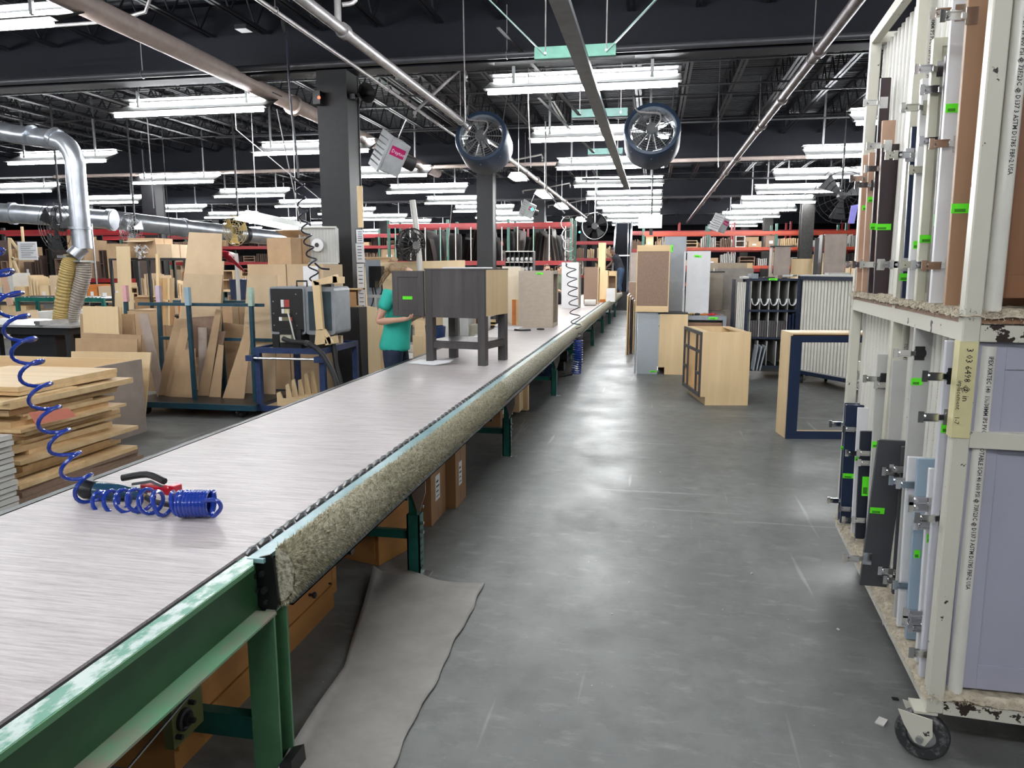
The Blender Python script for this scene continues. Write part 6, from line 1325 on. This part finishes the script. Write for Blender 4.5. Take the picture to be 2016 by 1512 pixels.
def heater(label, px, py, Y, s, rot):
    c = aY(px, py, Y); t = thing('unit_heater', label, 'heater', c, rot=rot, group='hanging unit heaters')
    b_ = part('housing', B().box(-.2 * s, .2 * s, -.14 * s, .14 * s, -.22 * s, .22 * s), mat('grey heater enamel', (.4, .41, .42), .4), t, False, bevel=.01)
    part('front_flange', B().box(-.22 * s, .22 * s, -.17 * s, -.14 * s, -.25 * s, .25 * s), MT['grey heater enamel'], t, False)
    for k in range(6): part('louvre', B().ob((0, -.175 * s, (-.17 + .068 * k) * s), (.38 * s, .03 * s, .006), (.5, 0, 0)), m_steel, t, False)
    pl = part('name_panel', B().box(.2005 * s, .204 * s, -.1 * s, .1 * s, .02 * s, .14 * s), mat('magenta name panel', (.45, .01, .12), .4), t, False)
    mtx = WM[t.name] @ frame((.2055 * s, -.085 * s, .055 * s), (0, 1, 0), (0, 0, 1))
    text('Dayton', .065 * s, mtx, m_white, pl, name='name_lettering')
    part('motor', B().cyl((0, .14 * s, 0), (0, .34 * s, 0), .09 * s, n=14), m_dkmetal, t, False, smooth=True)
    part('hanger', B().cyl((0, 0, .22 * s), (0, 0, .5 * s), .01, n=6), m_steel, t, False)
    return t
heater('large grey unit heater with a red name panel right of the big black column', 770, 305, 9.2, .95, (-.35, .35, -.95))
heater('small grey unit heater in front of the third column', 1040, 413, 17.5, .75, (-.3, .3, -1.0))
heater('small grey unit heater hanging above the right-hand red rack', 1418, 441, 17.5, .75, (-.3, .3, -.9))
solo('lilac_sign', B().prism([aY(a, c2, 15) for a, c2 in ((1676, 405), (1690, 402), (1682, 440), (1670, 440))], (0, .02, 0)), m_lilac, 'lilac plastic flag hanging beside the far post of the cream cart', 'flag')
t = thing('monitor', 'lit white monitor showing a table, hung above the far end of the aisle', 'monitor', aY(1280, 436, 20))
p0, p1 = aY(1257, 423, 20), aY(1303, 449, 20)
part('bezel', B().box(p0.x, p1.x, 20, 20.05, p1.z, p0.z), m_fixt, t); sc_ = part('screen', B().box(p0.x + .01, p1.x - .01, 19.995, 20, p1.z + .01, p0.z - .01), m_screen, t)
w, h = p1.x - p0.x, p0.z - p1.z
for k in range(9): part('table_column', B().box(p0.x + w * (.15 + .08 * k), p0.x + w * (.2 + .08 * k), 19.99, 19.995, p1.z + h * .32, p0.z - h * .1), m_screen2, sc_)
part('mount', B().box(p0.x + w * .48, p1.x - w * .38, 20.0, 20.04, p1.z - .18, p1.z).cyl((p0.x + w * .55, 20.1, p1.z - .1), (p0.x + w * .55, 20.1, 5.29), .02, n=6), m_black, t)
t = thing('circulator_fan', 'black bladed fan in a thin ring hanging beyond the white panel', 'fan', aY(1171, 445, 21)); c_ = aY(1171, 445, 21)
part('guard_ring', B().ring(c_, (.15, 1, 0), .36, .012, 28, 5), m_steel, t, smooth=True); part('motor', B().lathe(c_ + V((0, -.05, 0)), (0, 1, 0), [(0, 0), (.09, 0), (.09, .2), (0, .2)], 14), m_dkmetal, t, smooth=True)
for k in range(4):
    a = PI / 2 * k + .3; part('blade', B().prism([c_ + V((math.cos(a) * .06, 0, math.sin(a) * .06)), c_ + V((math.cos(a) * .33, -.02, math.sin(a) * .33)), c_ + V((math.cos(a + .7) * .33, .06, math.sin(a + .7) * .33)), c_ + V((math.cos(a + .7) * .06, .03, math.sin(a + .7) * .06))], (0, .008, 0)), m_black, t)
part('hanger', B().cyl(c_ + V((0, .1, 0)), c_ + V((0, .1, 1.2)), .02, n=6), m_steel, t)
t = thing('horn_speaker', 'grey horn loudspeaker high on the right side of the big black column', 'speaker', aY(705, 188, 9.9))
part('horn', B().lathe(aY(700, 190, 9.95), (.8, -.55, .02), [(.02, 0), (.03, .1), (.06, .2), (.13, .27), (.135, .27), (.12, .26), (0, .1)], 18), m_dkmetal, t, smooth=True); part('bracket', B().box(-4.1, -4.02, 9.85, 9.95, aY(700, 196, 9.9).z, aY(700, 186, 9.9).z), m_dkmetal, t)
t = thing('alarm_lamp', 'small box with a red lamp on the left side of the big black column', 'lamp', aY(626, 192, 9.7))
part('box', B().box(aY(619, 192, 9.7).x, aY(633, 192, 9.7).x, 9.65, 9.8, aY(626, 206, 9.7).z, aY(626, 180, 9.7).z), m_dkmetal, t); part('lamp', B().ball(aY(628, 192, 9.64), .022, 8), m_redled, t, smooth=True)
for k, (px, py, Y) in enumerate(((1048, 412, 17.2), (1141, 457, 27))): solo('status_lamp', B().ball(aY(px, py, Y), .04, 8), m_led, 'small green status lamp %s' % ('on the heater before the third column', 'left of the round black fan')[k], 'lamp', smooth=True)
# steep black belt at the far end with silver sides
t = thing('incline_conveyor', 'steep black inclined conveyor with silver side rails at the far end of the line', 'conveyor', (-1.2, 29, 0))
A = [aY(1203, 575, 29), aY(1238, 575, 29)]; Cc = [aY(1213, 440, 33.5), aY(1244, 440, 33.5)]
part('belt', B().prism([A[0], A[1], Cc[1], Cc[0]], (0, .1, 0)), mat('black incline belt', (.004, .005, .008), .95, spec=.1), t)
for s in (0, 1): part('side_rail', B().bar(A[s], Cc[s], .07, .2, (0, 1, 0)), m_steel, t)
part('side_rail', B().bar(A[0].lerp(A[1], .9) + V((0, -.05, 0)), Cc[0].lerp(Cc[1], .78) + V((0, -.05, 0)), .04, .04), m_steel, t)
M0, M1 = A[0].lerp(Cc[0], .5), A[1].lerp(Cc[1], .5); part('cross_bar', B().bar(M0 + V((0, -.1, 0)), M1 + V((0, -.1, 0)), .1, .05), m_steel, t)
for s in (0, 1): part('support_leg', B().cyl(Cc[s], (Cc[s].x, Cc[s].y, 0), .04, n=6), m_dkmetal, t)
part('foot_frame', B().box(A[0].x, A[1].x, 28.9, 29.2, 0, A[0].z), m_dkmetal, t)
# ================================================ BACKGROUND RACKS AND STORES
def rack(label, x0, x1, y, d, top, levels, mu, mb, step, bh=.11):
    t = thing('pallet_rack', label, 'rack', (x0, y, 0)); n = max(1, round((x1 - x0) / step)); s = (x1 - x0) / n
    for i in range(n + 1):
        for yy in (y, y + d): part('upright', B().box(x0 + s * i - .045, x0 + s * i + .045, yy, yy + .07, 0, top), mu, t)
    for z in levels:
        for yy in (y - .02, y + d + .03): part('beam', B().box(x0, x1, yy, yy + .05, z - bh, z), mb, t)
    for z in levels[:-1]: part('deck_board', B().box(x0, x1, y + .08, y + d - .02, z - .03, z - .005), m_mdf, t)
    return t
mid = rack('green and red rack holding upright brown sheets behind the belt', -8.75, -2.6, 24, 1.2, 3.2, [1.86, 3.08], m_rackg, m_red, 2.05, .14)
r4 = random.Random(9); m_sht = [mat('umber sheet', (.035, .02, .017), .7, rv=.2, spec=.3), mat('taupe sheet', (.12, .08, .065), .6, rv=.1, spec=.3), mat('black brown sheet', (.012, .009, .009), .7, rv=.2, spec=.3)]
for i in range(44):
    x = -8.6 + i * .137; h = r4.uniform(.7, 1.05); l = .17 * math.sin(i * .42) + r4.uniform(-.02, .02)
    if i % 11 == 5: continue
    solo('upright_sheet', B().prism([(x, 24.1 + r4.uniform(0, .2), 1.865), (x + .025, 24.1, 1.865), (x + .025 + l, 24.1, 1.865 + h), (x + l, 24.3, 1.865 + h + .08 * (i % 3 - 1))], (.012, 1.0, 0)), m_sht[i % 3], 'brown sheet standing in the middle rack, %s from the left' % (ORD[i] if i < 32 else ORD[43 - i] + ' from the right end, not'), 'sheet', 'brown sheets in the middle rack') if i < 32 else solo('upright_sheet', B().prism([(x, 24.1, 1.865), (x + .025, 24.1, 1.865), (x + .025 + l, 24.1, 1.865 + h), (x + l, 24.3, 1.865 + h)], (.012, 1.0, 0)), m_sht[i % 3], 'brown sheet standing in the middle rack, %s from its right end' % ORD[43 - i], 'sheet', 'brown sheets in the middle rack')
for i in range(12): part('divider_bar', B().cyl((-8.5 + .52 * i, 23.98, 1.86), (-8.5 + .52 * i, 23.98, 2.95), .02, n=6), m_mint if i % 3 == 0 else m_offw, mid)
rack('long dark red rack along the left back of the hall', -27, -9.2, 31, 1.2, 3.3, [1.2, 1.9, 2.6, 3.1], m_rackg, m_red, 2.6, .13)
rack('dark red rack far behind the third column', -8.5, -1.6, 36, 1.2, 3.6, [1.3, 2.1, 2.9], m_red, m_red, 2.3, .13)
rack('orange red rack on the right holding cartons and panels', -.4, 9.6, 30, 1.3, 3.3, [1.05, 1.72, 2.42, 3.02], m_rackg, m_redo, 2.5, .12)
rack('dark red rack beyond the orange one on the right', -1.4, 12, 39, 1.3, 3.9, [1.6, 2.6, 3.5], m_red, m_red, 2.7, .16)
rack('rack of brown sheets at the far left of the hall', -18.2, -13.2, 17.2, 1.1, 2.75, [1.35, 2.62], m_dkmetal, m_red, 2.5, .1)
def store(y, x0, x1, z, zmax, w, ms, what, group, seed, d=.6, gap=.06):
    rr_ = random.Random(seed); x = x0; i = 0
    while x < x1 and i < 32:
        ww = rr_.uniform(*w); hh = rr_.uniform(.35, 1) * (zmax - z); nm = rr_.choice(['carton', 'panel_bundle', 'cabinet_part']); m_ = ms[rr_.randrange(len(ms))]
        t = thing(nm, '%s, %s from left' % (what, ORD[i]), 'box' if nm == 'carton' else 'cabinet part', (x, y, z), 0, group)
        if nm == 'carton': part('carton_body', B().box(0, ww, 0, d, 0, hh), m_, t, False); part('paper_label', B().box(ww * .3, ww * .6, -.004, 0, hh * .3, hh * .55), m_paper, t, False)
        elif nm == 'panel_bundle':
            n = max(2, int(ww / .06))
            for k in range(n): part('panel', B().box(k * ww / n, k * ww / n + .03, rr_.uniform(0, .1), d, 0, hh * rr_.uniform(.75, 1)), m_, t, False)
        else:
            [part('side_panel', B().box(xx, xx + .03, 0, d, 0, hh), m_, t, False) for xx in (0, ww - .03)]; [part('shelf_panel', B().box(.03, ww - .03, 0, d, zz_, zz_ + .025), m_, t, False) for zz_ in (0, hh * .5, hh - .026)]; part('back_panel', B().box(.03, ww - .03, d - .02, d, .03, hh - .03), m_mdf, t, False)
        x += ww + rr_.uniform(gap, gap * 3); i += 1
br = [m_card, m_cardl, m_maple, m_mdf, m_offw]; dk = [m_sht[0], m_sht[1], m_mdf, m_card]
store(30.1, -.3, 9.4, 2.425, 2.9, (.25, .6), br, 'box or panel, upper shelf, right-hand orange rack', 'goods on the orange rack, upper shelf', 1)
store(30.1, -.3, 9.4, 1.725, 2.28, (.25, .6), br + [m_char], 'box or panel, middle shelf, right-hand orange rack', 'goods on the orange rack, middle shelf', 2)
store(30.1, -.3, 9.4, 1.055, 1.6, (.3, .7), br, 'box or panel, lower shelf, right-hand orange rack', 'goods on the orange rack, lower shelf', 3)
store(31.1, -26.8, -9.5, 1.905, 2.45, (.3, .9), dk, 'board or box, middle shelf, long dark red rack', 'goods on the long red rack, middle shelf', 4)
store(31.1, -26.8, -9.5, 1.205, 1.8, (.3, .9), br, 'board or box, lower shelf, long dark red rack', 'goods on the long red rack, lower shelf', 5)
store(31.1, -26.8, -9.5, 2.605, 2.98, (.3, .9), dk, 'board or box, upper shelf, long dark red rack', 'goods on the long red rack, upper shelf', 6)
store(36.1, -8.3, -1.8, 2.105, 2.75, (.3, .7), dk + br, 'stored box, middle shelf, rack behind the third column', 'goods behind the third column, middle shelf', 7)
store(36.1, -8.3, -1.8, 1.305, 2.0, (.3, .7), br, 'stored box, lower shelf, rack behind the third column', 'goods behind the third column, lower shelf', 8)
store(17.3, -18.0, -13.3, 1.355, 2.5, (.12, .3), dk + [m_card], 'brown board in the far left sheet rack', 'boards in the far left rack', 10, .9)
store(39.1, -1.2, 11.6, 2.605, 3.3, (.4, .9), br, 'stored box high on the farthest right rack', 'goods on the farthest right rack', 11)
# benches with unfinished cabinets across the left of the hall
for k, (x0, x1, y, z, lb) in enumerate(((-17.5, -9.8, 14.6, .9, 'long bench of unfinished cabinet parts far left'), (-16, -8.9, 20.5, .95, 'second long bench farther back on the left'), (-8.6, -5.2, 15.6, .9, 'bench of parts behind the sheet cart'), (-4.0, -2.7, 15.0, .9, 'bench behind the vanity near the second column'), (-8.2, -5.0, 19.8, 1.0, 'bench in front of the brown sheet rack'))):
    t = thing('workbench', lb, 'workbench', (x0, y, 0)); part('bench_top', B().box(x0, x1, y, y + .9, z - .04, z), m_plyx, t)
    for i in range(4): part('leg', B().box(x0 + (x1 - x0 - .06) * i / 3, x0 + (x1 - x0 - .06) * i / 3 + .06, y, y + .06, 0, z - .04), m_dkmetal, t)
    part('under_shelf', B().box(x0, x1, y + .1, y + .9, .3, .33), m_mdf, t)
    store(y + .05, x0 + .05, x1 - .5, z + .001, z + (.65 if k != 3 else .62), (.2, .55), [m_maple, m_cardl, m_card, m_oran if k < 2 else m_ply, m_offw, m_ply], 'unfinished part on the %s' % ('long far left bench', 'rear long left bench', 'bench behind the sheet cart', 'bench near the second column', 'bench before the brown sheets')[k], 'parts on bench %s' % 'ABCDE'[k], 20 + k, .5, .02)
    store(y + .15, x0 + .05, x1 - .5, .331, .8, (.3, .7), [m_card, m_maple, m_cardl], 'part stored beneath the %s' % ('long far left bench', 'rear long left bench', 'bench behind the sheet cart', 'bench near the second column', 'bench before the brown sheets')[k], 'parts under bench %s' % 'ABCDE'[k], 40 + k, .5, .03)
# roller conveyor section behind the table saw
t = thing('roller_table', 'green roller table with steel rollers behind the table saw', 'roller table', (-12, 12.4, 0)); x0, x1 = aY(30, 600, 12.4).x, aY(205, 600, 12.4).x
for y in (12.4, 12.9): part('side_rail', B().box(x0, x1, y, y + .04, .98, 1.06), m_teal, t)
for i in range(22): part('roller', B().cyl((x0 + .08 + i * (x1 - x0 - .1) / 22, 12.44, 1.05), (x0 + .08 + i * (x1 - x0 - .1) / 22, 12.9, 1.05), .028, n=8), m_steel, t, smooth=True)
for x in (x0, x1 - .06): part('leg', B().box(x, x + .06, 12.4, 12.46, 0, .98).box(x, x + .06, 12.88, 12.94, 0, .98), m_teal, t)
sheet('birch_plank', 'long white panel lying on edge before the roller table', 'panel', 11.2, [(66, 613), (160, 611), (160, 632), (66, 634)], m_offw, .5)
sheet('leaning_board', 'pinkish board leaning at the far left edge', 'board', 9.8, [(0, 540), (10, 540), (24, 600), (14, 602)], m_sal, .03)
sheet('leaning_board', 'tan cabinet side standing below the leaning pinkish board', 'board', 10.2, [(0, 618), (45, 612), (52, 660), (0, 668)], m_cardl, .3)
t = thing('price_board', 'white printed board on a wooden cross frame at the far left', 'notice board', aY(55, 495, 15.5))
part('board', B().box(aY(37, 495, 15.5).x, aY(74, 495, 15.5).x, 15.48, 15.5, aY(55, 512, 15.5).z, aY(55, 476, 15.5).z), m_paper, t)
for k in range(7): part('print', B().box(aY(41, 495, 15.47).x, aY(70 - 5 * (k % 3), 495, 15.47).x, 15.47, 15.48, aY(55, 481 + 4.3 * k, 15.47).z, aY(55, 479.6 + 4.3 * k, 15.47).z), m_greyp, t)
for a, c2 in (((43, 446), (46, 478)), ((18, 468), (24, 560)), ((24, 506), (40, 545)), ((20, 470), (36, 492)), ((24, 510), (40, 510))): part('frame_bar', B().bar(aY(*a, 15.55), aY(*c2, 15.55), .05, .04, (0, 1, 0)), m_ply, t)
p = aY(24, 560, 15.55); part('frame_leg', B().box(p.x - .03, p.x + .03, 15.53, 15.57, 0, p.z + .1), m_ply, t)
# parts shelf near the second column, odds on the far benches
t = thing('parts_shelf', 'small grey bin shelf full of white fittings right of the second column', 'shelf', (-3.1, 15.5, 0))
x0, x1, z0, z1 = aY(995, 520, 15.9).x, aY(1049, 520, 15.9).x, 1.35, 1.99
for z in (z0, z0 + .2, z0 + .41, z1): part('shelf_board', B().box(x0, x1, 15.9, 16.2, z - .02, z), m_lgr, t)
for i in range(7): part('divider', B().box(x0 + (x1 - x0) * i / 6 - .008, x0 + (x1 - x0) * i / 6 + .008, 15.9, 16.2, z0, z1 - .02), m_dkmetal, t)
part('back_board', B().box(x0, x1, 16.2, 16.21, z0, z1), m_dkmetal, t); part('stand', B().box(x0, x1, 15.92, 16.2, 0, z0 - .02), m_dkmetal, t)
for r_ in range(3):
    for i in range(6): solo('fitting_heap', B().ball((x0 + (x1 - x0) * (i + .5) / 6, 16.02, z0 + .205 * r_ + .055), .055, 8, (.9, .9, .9)), m_paper, 'white fittings in the %s bin of the %s row of the bin shelf' % (ORD[i], ('bottom', 'middle', 'top')[r_]), 'fittings', 'fittings in the bin shelf', smooth=True)
solo('flat_stack', B().box(aY(718, 500, 12.5).x, aY(765, 500, 12.5).x, 12.5, 13.2, 1.63, 1.72), m_card, 'stack of flattened cartons left of the pole fan', 'stack') if 0 else None
for k in range(7): solo('flat_carton', B().ob((aY(740, 500, 12.4).x + .02 * (k % 3), 12.6, 1.655 + .025 * k), (.46, .5, .018), (0, 0, .05 * (k % 3))), m_card, 'flattened carton in the pile above the switch box, %s from the bottom' % ORD[k], 'cardboard', 'flattened cartons')
solo('pile_stand', B().box(aY(715, 500, 12.4).x, aY(765, 500, 12.4).x, 12.35, 12.9, 0, 1.644), m_ply, 'plywood cabinet carrying the flattened cartons', 'cabinet')
solo('kraft_stool', B().lathe((aY(885, 510, 13.5).x, 13.5, 1.1), (0, 0, 1), [(0, 0), (.12, 0), (.12, .5), (.16, .52), (.1, .6), (0, .6)], 14), m_cardl, 'crumpled kraft bundle behind the vanity', 'bundle', smooth=True)
solo('kraft_stand', B().box(aY(868, 510, 13.5).x, aY(903, 510, 13.5).x, 13.3, 13.75, 0, 1.098), m_dkmetal, 'dark stand under the kraft bundle', 'stand')
# maple panels standing in the aisle at the far end
for k in range(5): solo('door_blank', B().box(aY(1238 + 3 * k, 600, 15.2 - .3 * k).x, aY(1240.4 + 3 * k, 600, 15.2 - .3 * k).x, 14.0 + .1 * k, 15.2 - .1 * k, 0, 1.12 - .04 * k), (m_maple, m_sal, m_plum, m_maple, m_maple)[k], '%s door on edge in the aisle beside the grey cabinet, %s from left' % (('maple', 'salmon', 'plum', 'maple', 'maple')[k], ORD[k]), 'door', 'doors standing in the far aisle')
solo('brown_carton', B().box(aY(1238, 560, 16.5).x, aY(1252, 560, 16.5).x, 16.5, 17, 0, 1.32), m_mdf, 'dark brown carton column beyond the doors in the aisle', 'box')
solo('tall_crate', B().box(aY(1240, 560, 18.5).x, aY(1254, 560, 18.5).x, 18.5, 19, 0, 2.0), m_birch, 'tall greyish crate beyond the brown carton column', 'crate')
# small litter on the aisle floor
for k, (px, py, s) in enumerate(((1762, 1377, .014), (1735, 1422, .03), (1650, 1240, .008), (1205, 1210, .006), (1480, 1130, .008), (1300, 930, .006))):
    p = aZ(px, py, .0); solo('wood_chip' if k else 'metal_nut', B().ob((p.x, p.y, .003), (s * 1.6, s, .005), (0, 0, k)), m_offw if k else m_dkmetal, ('small dark metal nut on the floor near the cart caster', 'pale wood splinter on the floor beside the cart caster', 'tiny pale chip on the floor left of the middle caster', 'tiny chip in the middle of the aisle', 'tiny chip on the floor before the navy doors', 'tiny chip far down the aisle')[k], 'litter')
